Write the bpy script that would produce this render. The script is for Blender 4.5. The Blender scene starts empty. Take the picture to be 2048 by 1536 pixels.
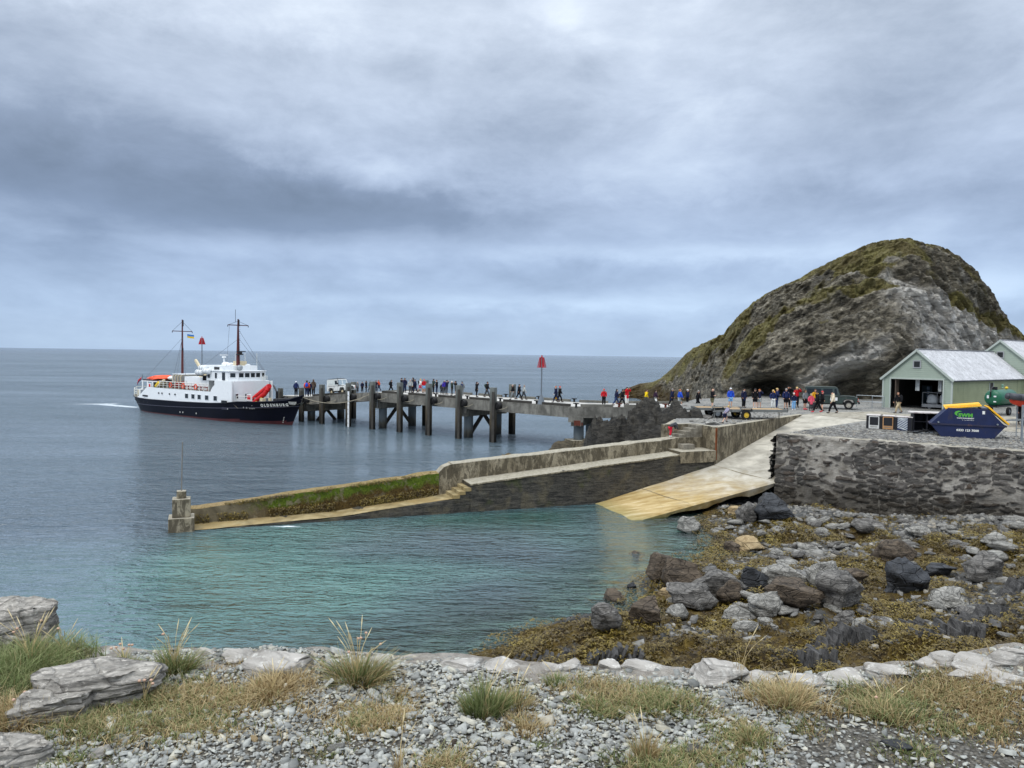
import bpy, bmesh, math, random
import numpy as np
from mathutils import Matrix, Vector
R_ = math.radians
scene = bpy.context.scene
# ------------------------------------------------------------------ camera
FPX = 1539.0; EYE = 9.4
PITCH = math.atan(58.9 / FPX); ROLL = 0.0139
cam_d = bpy.data.cameras.new('camera'); cam = bpy.data.objects.new('camera', cam_d)
scene.collection.objects.link(cam); scene.camera = cam
cam_d.sensor_width = 36.0; cam_d.lens = 36.0 * FPX / 2048.0
cam_d.clip_start = 0.1; cam_d.clip_end = 60000.0
CM = Matrix.Rotation(math.pi / 2 - PITCH, 4, 'X') @ Matrix.Rotation(ROLL, 4, 'Z')
cam.matrix_world = Matrix.Translation((0, 0, EYE)) @ CM
CMn = np.array(CM.to_3x3())
# ------------------------------------------------------------------ render look
vs = scene.view_settings
vs.view_transform = 'Standard'; vs.look = 'None'; vs.gamma = 1.0; vs.exposure = 0.0
vs.use_curve_mapping = False
SUN_EL, SUN_AZ = R_(52), R_(215)      # azimuth measured clockwise from +Y
# ------------------------------------------------------------------ node helpers
class NT:
    def __init__(s, nt): s.nt = nt; s.n = nt.nodes; s.l = nt.links
    def node(s, t, **kw):
        n = s.n.new(t)
        for k, v in kw.items():
            if k.startswith('i_'): n.inputs[k[2:].replace('_', ' ')].default_value = v
            else: setattr(n, k, v)
        return n
    def link(s, a, b): s.l.new(a, b)
    def set(s, inp, v):
        if hasattr(v, 'links'): s.l.new(v, inp)
        else: inp.default_value = v
    def math(s, op, a, b=0.0, c=None, clamp=False):
        n = s.n.new('ShaderNodeMath'); n.operation = op; n.use_clamp = clamp
        s.set(n.inputs[0], a); s.set(n.inputs[1], b)
        if c is not None: s.set(n.inputs[2], c)
        return n.outputs[0]
    def mix(s, f, a, b, blend='MIX'):
        n = s.n.new('ShaderNodeMix'); n.data_type = 'RGBA'; n.blend_type = blend
        s.set(n.inputs[0], f); s.set(n.inputs[6], c4(a)); s.set(n.inputs[7], c4(b)); return n.outputs[2]
    def ramp(s, f, stops, interp='LINEAR'):
        n = s.n.new('ShaderNodeValToRGB'); n.color_ramp.interpolation = interp
        e = n.color_ramp.elements
        while len(e) < len(stops): e.new(0.5)
        for k, (p, c) in enumerate(stops): e[k].position = p; e[k].color = c4(c if not isinstance(c, (int, float)) else (c, c, c))
        s.set(n.inputs[0], f); return n.outputs[0]
    def noise(s, vec, scale, detail=4, rough=.55, dist=0.0, lac=2.0):
        n = s.n.new('ShaderNodeTexNoise'); s.set(n.inputs['Vector'], vec)
        n.inputs['Scale'].default_value = scale; n.inputs['Detail'].default_value = detail
        n.inputs['Roughness'].default_value = rough; n.inputs['Distortion'].default_value = dist
        return n.outputs['Fac']
    def mapping(s, vec, scale=(1, 1, 1), rot=(0, 0, 0), loc=(0, 0, 0)):
        n = s.n.new('ShaderNodeMapping'); s.set(n.inputs['Vector'], vec)
        n.inputs['Scale'].default_value = scale; n.inputs['Rotation'].default_value = rot; n.inputs['Location'].default_value = loc
        return n.outputs[0]
    def attr(s, name):
        n = s.n.new('ShaderNodeAttribute'); n.attribute_name = name; return n
def c4(c):
    if hasattr(c, 'links'): return c
    return tuple(c) + (1.0,) if len(c) == 3 else tuple(c)
def srgb(r, g, b):
    f = lambda v: (v / 255 / 12.92) if v / 255 <= .04045 else ((v / 255 + .055) / 1.055) ** 2.4
    return (f(r), f(g), f(b))
# ------------------------------------------------------------------ world: overcast sky
world = bpy.data.worlds.new('World'); scene.world = world; world.use_nodes = True
W = NT(world.node_tree); W.n.clear()
wo = W.node('ShaderNodeOutputWorld'); bg = W.node('ShaderNodeBackground')
tc = W.node('ShaderNodeTexCoord'); sep = W.node('ShaderNodeSeparateXYZ'); W.link(tc.outputs['Generated'], sep.inputs[0])
X, Y, Z = sep.outputs
zc = W.math('MAXIMUM', Z, 0.0)
zp = W.math('ADD', zc, 0.20)
cmb = W.node('ShaderNodeCombineXYZ')
W.set(cmb.inputs[0], W.math('DIVIDE', X, zp)); W.set(cmb.inputs[1], W.math('DIVIDE', Y, zp))
cp = cmb.outputs[0]
el = W.math('DIVIDE', zc, W.math('SQRT', W.math('ADD', W.math('MULTIPLY', X, X), W.math('MULTIPLY', Y, Y))))
base = W.ramp(el, [(0.0, srgb(178, 196, 219)), (0.05, srgb(174, 192, 218)), (0.11, srgb(171, 187, 213)), (0.2, srgb(178, 190, 212)), (0.29, srgb(194, 203, 220)), (0.42, srgb(212, 218, 230)), (0.8, srgb(238, 240, 247)), (1.0, srgb(250, 250, 252))])
base.node.inputs[0]
n1 = W.noise(W.mapping(cp, (1.2, .85, 1), loc=(3.3, 1.2, 0)), 1.25, 10, .58, .3)
n2 = W.noise(W.mapping(cp, (0.6, 0.9, 1), loc=(7.1, 4.4, 0)), 1.0, 5, .5, .2)
n3 = W.noise(W.mapping(tc.outputs['Generated'], (3.0, 3.0, 5.5)), 2.6, 9, .62, .25)
n3b = W.noise(W.mapping(tc.outputs['Generated'], (3.0, 3.0, 9.0), loc=(2, 3, 1)), 4.0, 8, .60, .2)
def lobe(az, e, sa, se, wob=0.5):
    a = W.math('SUBTRACT', W.math('DIVIDE', X, W.math('MAXIMUM', Y, 0.05)), az)
    b = W.math('SUBTRACT', el, e)
    b = W.math('ADD', b, W.math('MULTIPLY', W.math('SUBTRACT', n3, .5), .10 * wob))
    a = W.math('ADD', a, W.math('MULTIPLY', W.math('SUBTRACT', n1, .5), .3 * wob))
    q = W.math('ADD', W.math('POWER', W.math('DIVIDE', W.math('ABSOLUTE', a), sa), 2.0), W.math('POWER', W.math('DIVIDE', W.math('ABSOLUTE', b), se), 2.0))
    return W.math('POWER', 2.718, W.math('MULTIPLY', q, -1.0))
dark = W.math('ADD', W.math('MULTIPLY', lobe(-.58, .200, .34, .045), .80), W.math('MULTIPLY', lobe(-.20, .185, .24, .040), .95))
dark = W.math('ADD', dark, W.math('MULTIPLY', lobe(-.66, .12, .25, .035), .35))
dark = W.math('ADD', dark, W.math('MULTIPLY', lobe(.47, .40, .13, .10), .40))
dark = W.math('ADD', dark, W.math('MULTIPLY', lobe(.62, .29, .25, .05), .32))
dark = W.math('ADD', dark, W.math('MULTIPLY', lobe(-.45, .36, .5, .03), .25))
dark = W.math('ADD', dark, W.math('MULTIPLY', lobe(.05, .27, .28, .05), .30))
dark = W.math('ADD', dark, W.math('MULTIPLY', lobe(.3, .19, .3, .02), .25))
lite = W.math('ADD', W.math('MULTIPLY', lobe(.05, .43, .06, .05), .30), W.math('MULTIPLY', lobe(-.40, .125, .2, .012, .3), .15))
lite = W.math('ADD', lite, W.math('MULTIPLY', lobe(.05, .067, .30, .010, .5), .16))
lite = W.math('ADD', lite, W.math('MULTIPLY', lobe(.2, .13, .3, .012, .4), .3))
lite = W.math('ADD', lite, W.math('MULTIPLY', lobe(-.5, .42, .3, .05, .6), .25))
lite = W.math('ADD', lite, W.math('MULTIPLY', lobe(.63, .08, .07, .02, .4), .55))
t = W.math('ADD', W.math('MULTIPLY', W.math('SUBTRACT', n1, .5), 1.35), W.math('MULTIPLY', W.math('SUBTRACT', n2, .5), 1.25))
t = W.math('ADD', t, W.math('MULTIPLY', W.math('SUBTRACT', n3, .5), 1.0))
t = W.math('ADD', t, W.math('MULTIPLY', W.math('SUBTRACT', n3b, .5), .5))
t = W.math('MULTIPLY', t, W.ramp(el, [(0, .22), (.06, .5), (.2, .75), (1, .7)]))
t = W.math('SUBTRACT', W.math('ADD', t, lite), W.math('MULTIPLY', dark, .80))
shade = W.ramp(W.math('ADD', W.math('MULTIPLY', t, .5), .5), [(0, (.40, .43, .46)), (.25, (.56, .59, .63)), (.5, (.98, .98, .98)), (.66, (1.30, 1.27, 1.20)), (1, (1.75, 1.62, 1.42))])
cloud = W.mix(1.0, base, shade, 'MULTIPLY')
sky = W.node('ShaderNodeTexSky', sky_type='NISHITA', sun_disc=False, sun_elevation=SUN_EL, sun_rotation=SUN_AZ)
nis = W.mix(1.0, sky.outputs[0], (.07, .07, .07), 'MULTIPLY')
zen = W.ramp(el, [(0, 1.0), (.45, 1.0), (.8, 1.55), (1.0, 1.9)])
cloud = W.mix(1.0, cloud, zen, 'MULTIPLY')
cloud = W.mix(1.0, cloud, (1.13, 1.205, 1.265), 'MULTIPLY')
skyc = W.mix(0.90, nis, cloud)
W.link(skyc, bg.inputs['Color']); bg.inputs['Strength'].default_value = 1.0
W.link(bg.outputs[0], wo.inputs[0])
# ------------------------------------------------------------------ sun behind cloud
sd = bpy.data.lights.new('sun', 'SUN'); sd.energy = 1.3; sd.angle = R_(14); sd.color = (1, .97, .92)
sun = bpy.data.objects.new('sun', sd); scene.collection.objects.link(sun)
sun.rotation_euler = (math.pi / 2 - SUN_EL, 0, -SUN_AZ + math.pi)   # light travels away from azimuth
sdir = Vector((math.sin(SUN_AZ) * math.cos(SUN_EL), math.cos(SUN_AZ) * math.cos(SUN_EL), math.sin(SUN_EL)))
sun.rotation_euler = sdir.to_track_quat('Z', 'Y').to_euler()
# ------------------------------------------------------------------ pixel helpers (photo pixels -> world)
def ray(px, py):
    v = CMn @ np.array([(px - 1024) / FPX, -(py - 768) / FPX, -1.0]); return v / v[1]
def P(px, py, z=0.0):
    v = ray(px, py); t = (z - EYE) / v[2]; return np.array([v[0] * t, t, z])
def PD(px, py, D):
    v = ray(px, py); return np.array([v[0] * D, D, EYE + v[2] * D])
def PF(px, py, zf, it=12):
    z = 4.0
    for _ in range(it):
        p = P(px, py, z); z = .5 * z + .5 * zf(p[0], p[1])
    return P(px, py, z)
def interp(x, tab):
    xs, ys = zip(*tab); return np.interp(x, xs, ys)
# ------------------------------------------------------------------ numpy noise
def _h(i, j, k, s):
    n = (i * 374761393 + j * 668265263 + k * 2147483647 + s * 1274126177) & 0xffffffff
    n = ((n ^ (n >> 13)) * 1274126177) & 0xffffffff
    n = ((n ^ (n >> 16)) * 2246822519) & 0xffffffff
    return ((n ^ (n >> 15)) & 0xffff) / 65535.0
def vnoise(p, seed=0):
    p = np.asarray(p, float); i = np.floor(p).astype(np.int64); f = p - i; f = f * f * (3 - 2 * f); r = 0
    for a in (0, 1):
        for b in (0, 1):
            for c in (0, 1):
                w = (f[..., 0] if a else 1 - f[..., 0]) * (f[..., 1] if b else 1 - f[..., 1]) * (f[..., 2] if c else 1 - f[..., 2])
                r = r + w * _h(i[..., 0] + a, i[..., 1] + b, i[..., 2] + c, seed)
    return r * 2 - 1
def fbm(p, o=4, seed=0, g=.5, ridge=False):
    a, r = 1.0, 0
    for k in range(o):
        n = vnoise(np.asarray(p) * 2.03 ** k + k * 17.3, seed + k)
        r = r + a * ((1 - 2 * np.abs(n)) if ridge else n); a *= g
    return r
# ------------------------------------------------------------------ object helpers
COL = scene.collection
def tag(o, label=None, cat=None, group=None, kind=None):
    if label: o['label'] = label
    if cat: o['category'] = cat
    if group: o['group'] = group
    if kind: o['kind'] = kind
    return o
def thing(name, label, cat, loc=(0, 0, 0), rz=0.0, group=None):
    o = bpy.data.objects.new(name, None); COL.objects.link(o); o.empty_display_size = .3
    o.location = Vector([float(q) for q in loc]); o.rotation_euler = (0, 0, rz)
    return tag(o, label, cat, group)
def wmat(o):
    m = Matrix.LocRotScale(o.location, o.rotation_euler, o.scale)
    return (wmat(o.parent) @ m) if o.parent else m
def raw_mesh(name, V, F, mat, parent=None, smooth=False, attrs=None, mats=None, mi=None):
    me = bpy.data.meshes.new(name)
    V = np.asarray(V, np.float32)
    if isinstance(F, np.ndarray):
        k = F.shape[1]; me.vertices.add(len(V)); me.vertices.foreach_set('co', V.ravel())
        me.loops.add(F.size); me.loops.foreach_set('vertex_index', F.astype(np.int32).ravel())
        me.polygons.add(len(F)); me.polygons.foreach_set('loop_start', np.arange(0, F.size, k, dtype=np.int32))
        me.polygons.foreach_set('loop_total', np.full(len(F), k, np.int32))
        me.update(calc_edges=True)
    else:
        me.from_pydata([tuple(map(float, v)) for v in V], [], F); me.update()
    if smooth: me.polygons.foreach_set('use_smooth', np.ones(len(me.polygons), bool))
    for m in (mats or [mat]): me.materials.append(m)
    if mi is not None: me.polygons.foreach_set('material_index', np.asarray(mi, np.int32))
    if attrs:
        for k, a in attrs.items():
            at = me.attributes.new(k, 'FLOAT', 'POINT'); at.data.foreach_set('value', np.asarray(a, np.float32).ravel())
    o = bpy.data.objects.new(name, me); COL.objects.link(o)
    if parent: o.parent = parent
    return o
class MB:
    def __init__(s): s.v = []; s.f = []; s.m = []; s.cm = 0
    def add(s, V, F):
        b = len(s.v); s.v += [tuple(map(float, q)) for q in V]; s.f += [tuple(b + i for i in q) for q in F]; s.m += [s.cm] * len(F); return s
    def box(s, cx, cy, cz, sx, sy, sz, rz=0.0, M=None, taper=1.0):
        c, n = math.cos(rz), math.sin(rz); V = []
        for dz in (-.5, .5):
            k = taper if dz > 0 else 1.0
            for dx, dy in ((-.5, -.5), (.5, -.5), (.5, .5), (-.5, .5)):
                x, y, z = dx * sx * k, dy * sy * k, dz * sz
                if M is not None:
                    q = M @ Vector((x, y, z)); x, y, z = q
                V.append((cx + x * c - y * n, cy + x * n + y * c, cz + z))
        return s.add(V, [(3, 2, 1, 0), (4, 5, 6, 7), (0, 1, 5, 4), (1, 2, 6, 5), (2, 3, 7, 6), (3, 0, 4, 7)])
    def beam(s, a, b, w, h, up=(0, 0, 1)):
        a = np.array(a, float); b = np.array(b, float); d = b - a; d /= np.linalg.norm(d) + 1e-9
        u = np.array(up, float)
        if abs(d @ u) > .98: u = np.array([1., 0, 0])
        r = np.cross(d, u); r /= np.linalg.norm(r); u = np.cross(r, d)
        V = []
        for p in (a, b):
            for i, j in ((-1, -1), (1, -1), (1, 1), (-1, 1)): V.append(p + r * i * w / 2 + u * j * h / 2)
        return s.add(V, [(3, 2, 1, 0), (4, 5, 6, 7), (0, 1, 5, 4), (1, 2, 6, 5), (2, 3, 7, 6), (3, 0, 4, 7)])
    def cyl(s, a, b, r0, r1=None, n=12, caps=True):
        r1 = r0 if r1 is None else r1
        a = np.array(a, float); b = np.array(b, float); d = b - a; d /= np.linalg.norm(d) + 1e-9
        u = np.array([0, 0, 1.]) if abs(d[2]) < .9 else np.array([1., 0, 0])
        x = np.cross(d, u); x /= np.linalg.norm(x); y = np.cross(d, x)
        V = []
        for p, r in ((a, r0), (b, r1)):
            for k in range(n):
                t = 2 * math.pi * k / n; V.append(p + x * r * math.cos(t) + y * r * math.sin(t))
        F = [(k, (k + 1) % n, n + (k + 1) % n, n + k) for k in range(n)]
        if caps: F += [tuple(range(n))[::-1], tuple(range(n, 2 * n))]
        return s.add(V, F)
    def tube(s, pts, r, n=6):
        for a, b in zip(pts[:-1], pts[1:]): s.cyl(a, b, r, r, n)
        return s
    def ball(s, c, r, nu=10, nv=7, M=None):
        r = (r, r, r) if isinstance(r, (int, float)) else r; V = [(c[0], c[1], c[2] - r[2])]
        for j in range(1, nv):
            ph = -math.pi / 2 + math.pi * j / nv
            for i in range(nu):
                th = 2 * math.pi * i / nu
                V.append((c[0] + r[0] * math.cos(ph) * math.cos(th), c[1] + r[1] * math.cos(ph) * math.sin(th), c[2] + r[2] * math.sin(ph)))
        V.append((c[0], c[1], c[2] + r[2])); F = []
        for i in range(nu): F.append((0, 1 + (i + 1) % nu, 1 + i))
        for j in range(nv - 2):
            for i in range(nu):
                a = 1 + j * nu + i; b = 1 + j * nu + (i + 1) % nu; F.append((a, b, b + nu, a + nu))
        t = len(V) - 1; q = 1 + (nv - 2) * nu
        for i in range(nu): F.append((q + i, q + (i + 1) % nu, t))
        return s.add(V, F)
    def prism(s, poly, lo, hi, axis='z'):
        n = len(poly); V = []
        for h in (lo, hi):
            for a, b in poly:
                V.append({'z': (a, b, h), 'y': (a, h, b), 'x': (h, a, b)}[axis])
        F = [(k, (k + 1) % n, n + (k + 1) % n, n + k) for k in range(n)] + [tuple(range(n))[::-1], tuple(range(n, 2 * n))]
        return s.add(V, F)
    def loft(s, rings, closed=True, caps=True):
        n = len(rings[0]); V = [p for r in rings for p in r]; F = []
        for j in range(len(rings) - 1):
            for i in range(n if closed else n - 1):
                a = j * n + i; b = j * n + (i + 1) % n; F.append((a, b, b + n, a + n))
        if caps: F += [tuple(range(n))[::-1], tuple(range((len(rings) - 1) * n, len(rings) * n))]
        return s.add(V, F)
    def quad(s, a, b, c, d): return s.add([a, b, c, d], [(0, 1, 2, 3)])
    def build(s, name, mat, parent=None, smooth=False, world=False, fix=True, bev=0.0):
        V = s.v
        if world and parent is not None:
            Mi = wmat(parent).inverted(); V = [tuple(Mi @ Vector(q)) for q in V]
        mats = mat if isinstance(mat, (list, tuple)) else [mat]
        o = raw_mesh(name, V, s.f, None, parent, smooth, mats=mats, mi=s.m if len(mats) > 1 else None)
        if fix:
            bm = bmesh.new(); bm.from_mesh(o.data); bmesh.ops.recalc_face_normals(bm, faces=bm.faces); bm.to_mesh(o.data); bm.free()
        if bev:
            m = o.modifiers.new('bevel', 'BEVEL'); m.width = bev; m.segments = 2; m.limit_method = 'ANGLE'
        return o
def scatter(name, tv, tf, pos, scl, rot, mat, rnd=None, parent=None, smooth=False):
    """tv (T,n,3) template variants, tf (m,k) faces; pos (N,3) scl (N,3) rot (N,3,3)"""
    N = len(pos); rg = np.random.default_rng(N); T = rg.integers(0, len(tv), N)
    V = tv[T] * scl[:, None, :]; V = np.einsum('nij,nkj->nki', rot, V) + pos[:, None, :]
    n = tv.shape[1]; F = (tf[None] + (np.arange(N) * n)[:, None, None]).reshape(-1, tf.shape[1])
    if rnd is None: rnd = rg.random(N)
    return raw_mesh(name, V.reshape(-1, 3), F, mat, parent, smooth, {'rnd': np.repeat(rnd, n)})
def rotm(yaw, tilt, taz):
    N = len(yaw); c, s = np.cos(yaw), np.sin(yaw); Rz = np.zeros((N, 3, 3)); Rz[:, 0, 0] = c; Rz[:, 0, 1] = -s; Rz[:, 1, 0] = s; Rz[:, 1, 1] = c; Rz[:, 2, 2] = 1
    ax = np.stack([np.cos(taz), np.sin(taz), np.zeros(N)], 1); K = np.zeros((N, 3, 3))
    K[:, 0, 1] = -ax[:, 2]; K[:, 0, 2] = ax[:, 1]; K[:, 1, 0] = ax[:, 2]; K[:, 1, 2] = -ax[:, 0]; K[:, 2, 0] = -ax[:, 1]; K[:, 2, 1] = ax[:, 0]
    I = np.eye(3)[None]; ct = np.cos(tilt)[:, None, None]; st = np.sin(tilt)[:, None, None]
    return (I + st * K + (1 - ct) * (K @ K)) @ Rz
# ------------------------------------------------------------------ materials
MATS = {}
def pmat(name, col, rough=.6, spec=.4, metal=0.0, var=.15, vscale=3.0, bump=0.0, bscale=20.0, coat=0.0, dirt=None, obj=True):
    """plain painted / cloth / plastic material with gentle procedural variation"""
    if name in MATS: return MATS[name]
    m = bpy.data.materials.new(name); m.use_nodes = True; N = NT(m.node_tree); N.n.clear()
    o = N.node('ShaderNodeOutputMaterial'); b = N.node('ShaderNodeBsdfPrincipled'); t = N.node('ShaderNodeTexCoord')
    v = t.outputs['Object']
    nz = N.noise(v, vscale, 5, .6)
    d = tuple(max(0, q * (1 - var)) for q in col); l = tuple(min(1, q * (1 + var)) for q in col)
    c = N.mix(N.ramp(nz, [(.3, 0), (.7, 1)]), d, l)
    if dirt:
        dn = N.noise(N.mapping(v, (1, 1, .35)), dirt[1], 6, .65, .4)
        c = N.mix(N.ramp(dn, [(dirt[2], 0), (dirt[2] + .15, 1)]), c, dirt[0])
    N.link(c, b.inputs['Base Color']); b.inputs['Roughness'].default_value = rough; b.inputs['Metallic'].default_value = metal
    b.inputs['Specular IOR Level'].default_value = spec; b.inputs['Coat Weight'].default_value = coat
    if bump:
        bn = N.node('ShaderNodeBump'); bn.inputs['Strength'].default_value = bump; bn.inputs['Distance'].default_value = .02
        N.link(N.noise(v, bscale, 6, .65), bn.inputs['Height']); N.link(bn.outputs[0], b.inputs['Normal'])
    N.link(b.outputs[0], o.inputs[0]); MATS[name] = m; return m
def nmat(name):
    m = bpy.data.materials.new(name); m.use_nodes = True; N = NT(m.node_tree); N.n.clear()
    o = N.node('ShaderNodeOutputMaterial'); b = N.node('ShaderNodeBsdfPrincipled'); N.link(b.outputs[0], o.inputs[0]); MATS[name] = m
    g = N.node('ShaderNodeNewGeometry'); t = N.node('ShaderNodeTexCoord')
    b.inputs['Specular IOR Level'].default_value = .3
    return m, N, b, g, t
def bump(N, b, h, strength=.5, dist=.05, prev=None):
    n = N.node('ShaderNodeBump'); n.inputs['Strength'].default_value = strength; n.inputs['Distance'].default_value = dist
    N.set(n.inputs['Height'], h)
    if prev is not None: N.link(prev, n.inputs['Normal'])
    N.link(n.outputs[0], b.inputs['Normal']); return n.outputs[0]
# ================================================================== materials of the setting
def concrete_mat(name, light, dark, stain=None, scale=1.0, rough=.85, streak=True, bmp=.5):
    m, N, b, g, t = nmat(name); p = g.outputs['Position']
    a = N.noise(p, 1.3 * scale, 8, .65, .3); s = N.noise(N.mapping(p, (2.2, 2.2, .35)) if streak else p, 1.6 * scale, 6, .6)
    c = N.mix(N.ramp(a, [(.35, 0), (.68, 1)]), dark, light)
    c = N.mix(N.math('MULTIPLY', N.ramp(s, [(.45, 0), (.7, 1)]), .6), c, tuple(q * .45 for q in dark))
    if stain: c = N.mix(N.ramp(N.noise(p, .55 * scale, 6, .6, .5), [(.47, 0), (.62, .85)]), c, stain)
    sp = N.noise(p, 22 * scale, 4, .7); c = N.mix(N.math('MULTIPLY', N.ramp(sp, [(.3, 1), (.5, 0)]), .35), c, tuple(q * .4 for q in dark))
    N.link(c, b.inputs['Base Color']); b.inputs['Roughness'].default_value = rough
    n1 = bump(N, b, N.noise(p, 3 * scale, 8, .7), bmp, .08)
    bump(N, b, N.noise(p, 30 * scale, 4, .6), bmp * .6, .012, n1)
    return m
M_conc = concrete_mat('weathered_concrete', srgb(158, 152, 138), srgb(104, 98, 86))
M_conc_pale = concrete_mat('pale_concrete', srgb(186, 180, 165), srgb(128, 121, 107))
def mottled_mat():
    m, N, b, g, t = nmat('mottled_old_concrete'); p = g.outputs['Position']
    a = N.noise(p, .8, 8, .65, .4); d = N.noise(N.mapping(p, (2.6, 2.6, .9)), 1.1, 8, .72, .8); f = N.noise(p, 6, 8, .75, .3)
    c = N.mix(N.ramp(a, [(.35, 0), (.62, 1)]), srgb(112, 102, 82), srgb(158, 148, 126))
    c = N.mix(N.ramp(d, [(.44, 0), (.54, .85)]), c, srgb(76, 69, 55)); c = N.mix(N.ramp(f, [(.52, 0), (.62, .6)]), c, srgb(60, 54, 44))
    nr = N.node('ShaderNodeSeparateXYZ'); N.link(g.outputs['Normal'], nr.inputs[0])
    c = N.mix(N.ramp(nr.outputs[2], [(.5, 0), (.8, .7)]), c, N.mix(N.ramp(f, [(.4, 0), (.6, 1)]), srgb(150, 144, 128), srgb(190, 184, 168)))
    N.link(c, b.inputs['Base Color']); b.inputs['Roughness'].default_value = .88
    bump(N, b, N.math('ADD', d, f), .9, .05); return m
M_conc_wall = mottled_mat()
M_beam = concrete_mat('pier_beam_concrete', srgb(142, 139, 130), srgb(92, 90, 84), None, .8)
M_deck = concrete_mat('deck_concrete', srgb(205, 203, 198), srgb(168, 166, 160), None, .7, streak=False)
def quay_mat():
    m, N, b, g, t = nmat('dark_wet_quay_face'); p = g.outputs['Position']
    a = N.noise(p, .7, 7, .65, .5); l = N.noise(N.mapping(p, (.9, .9, 6)), 1.2, 9, .75, .4); f = N.noise(p, 7, 7, .7)
    c = N.ramp(l, [(.34, srgb(20, 19, 18)), (.48, srgb(58, 55, 49)), (.62, srgb(86, 82, 73))])
    c = N.mix(N.ramp(a, [(.5, 0), (.62, .65)]), c, srgb(96, 88, 68)); c = N.mix(N.ramp(N.noise(p, .5, 5, .6), [(.58, 0), (.66, .6)]), c, srgb(60, 66, 26)); c = N.mix(N.ramp(f, [(.35, .6), (.5, 0)]), c, srgb(22, 21, 20))
    N.link(c, b.inputs['Base Color']); b.inputs['Roughness'].default_value = .6
    bump(N, b, N.math('ADD', l, N.math('MULTIPLY', f, .3)), 1.0, .10); return m
M_quay = quay_mat()
def rockwall_mat():
    m, N, b, g, t = nmat('rubble_stone_wall'); p = g.outputs['Position']
    w = N.mapping(p, (1.35, 1.35, 3.0), rot=(0, 0, R_(38)))
    dv = N.node('ShaderNodeTexNoise'); N.link(w, dv.inputs['Vector']); dv.inputs['Scale'].default_value = 1.2; dv.inputs['Detail'].default_value = 5
    wm = N.node('ShaderNodeVectorMath', operation='MULTIPLY_ADD'); N.link(dv.outputs['Color'], wm.inputs[0]); wm.inputs[1].default_value = (.9, .9, .9); N.link(w, wm.inputs[2])
    vo = N.node('ShaderNodeTexVoronoi', feature='DISTANCE_TO_EDGE'); N.link(wm.outputs[0], vo.inputs['Vector']); vo.inputs['Scale'].default_value = 1.0
    vc = N.node('ShaderNodeTexVoronoi'); N.link(wm.outputs[0], vc.inputs['Vector']); vc.inputs['Scale'].default_value = 1.0
    big = N.noise(p, .9, 6, .6)
    edge = N.math('ADD', vo.outputs['Distance'], N.math('MULTIPLY', N.math('SUBTRACT', big, .5), -.45))
    stone = N.ramp(edge, [(.04, 0), (.16, 1)])
    sc = N.ramp(vc.outputs['Color'], [(0, srgb(44, 43, 43)), (.35, srgb(72, 70, 68)), (.6, srgb(104, 99, 93)), (1, srgb(58, 52, 46))])
    sc = N.mix(N.ramp(N.noise(N.mapping(p, (3, 3, 14)), 2, 6, .7), [(.3, 0), (.7, .7)]), sc, srgb(110, 108, 106))
    mort = N.mix(N.ramp(N.noise(p, 2.0, 6, .6), [(.3, 0), (.7, 1)]), srgb(100, 94, 84), srgb(158, 152, 142))
    c = N.mix(stone, mort, sc)
    sepz = N.node('ShaderNodeSeparateXYZ'); N.link(p, sepz.inputs[0])
    low = N.math('ADD', sepz.outputs[2], N.math('MULTIPLY', big, 2.5))
    c = N.mix(N.ramp(N.math('MULTIPLY', low, .2), [(.42, .6), (.62, 0)]), c, srgb(46, 40, 28))
    N.link(c, b.inputs['Base Color']); b.inputs['Roughness'].default_value = .85
    h = N.math('ADD', N.math('MULTIPLY', stone, .6), N.math('MULTIPLY', N.noise(N.mapping(p, (2, 2, 9)), 3, 7, .7), .7))
    bump(N, b, h, 1.0, .16); return m
M_rubble = rockwall_mat()
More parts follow.
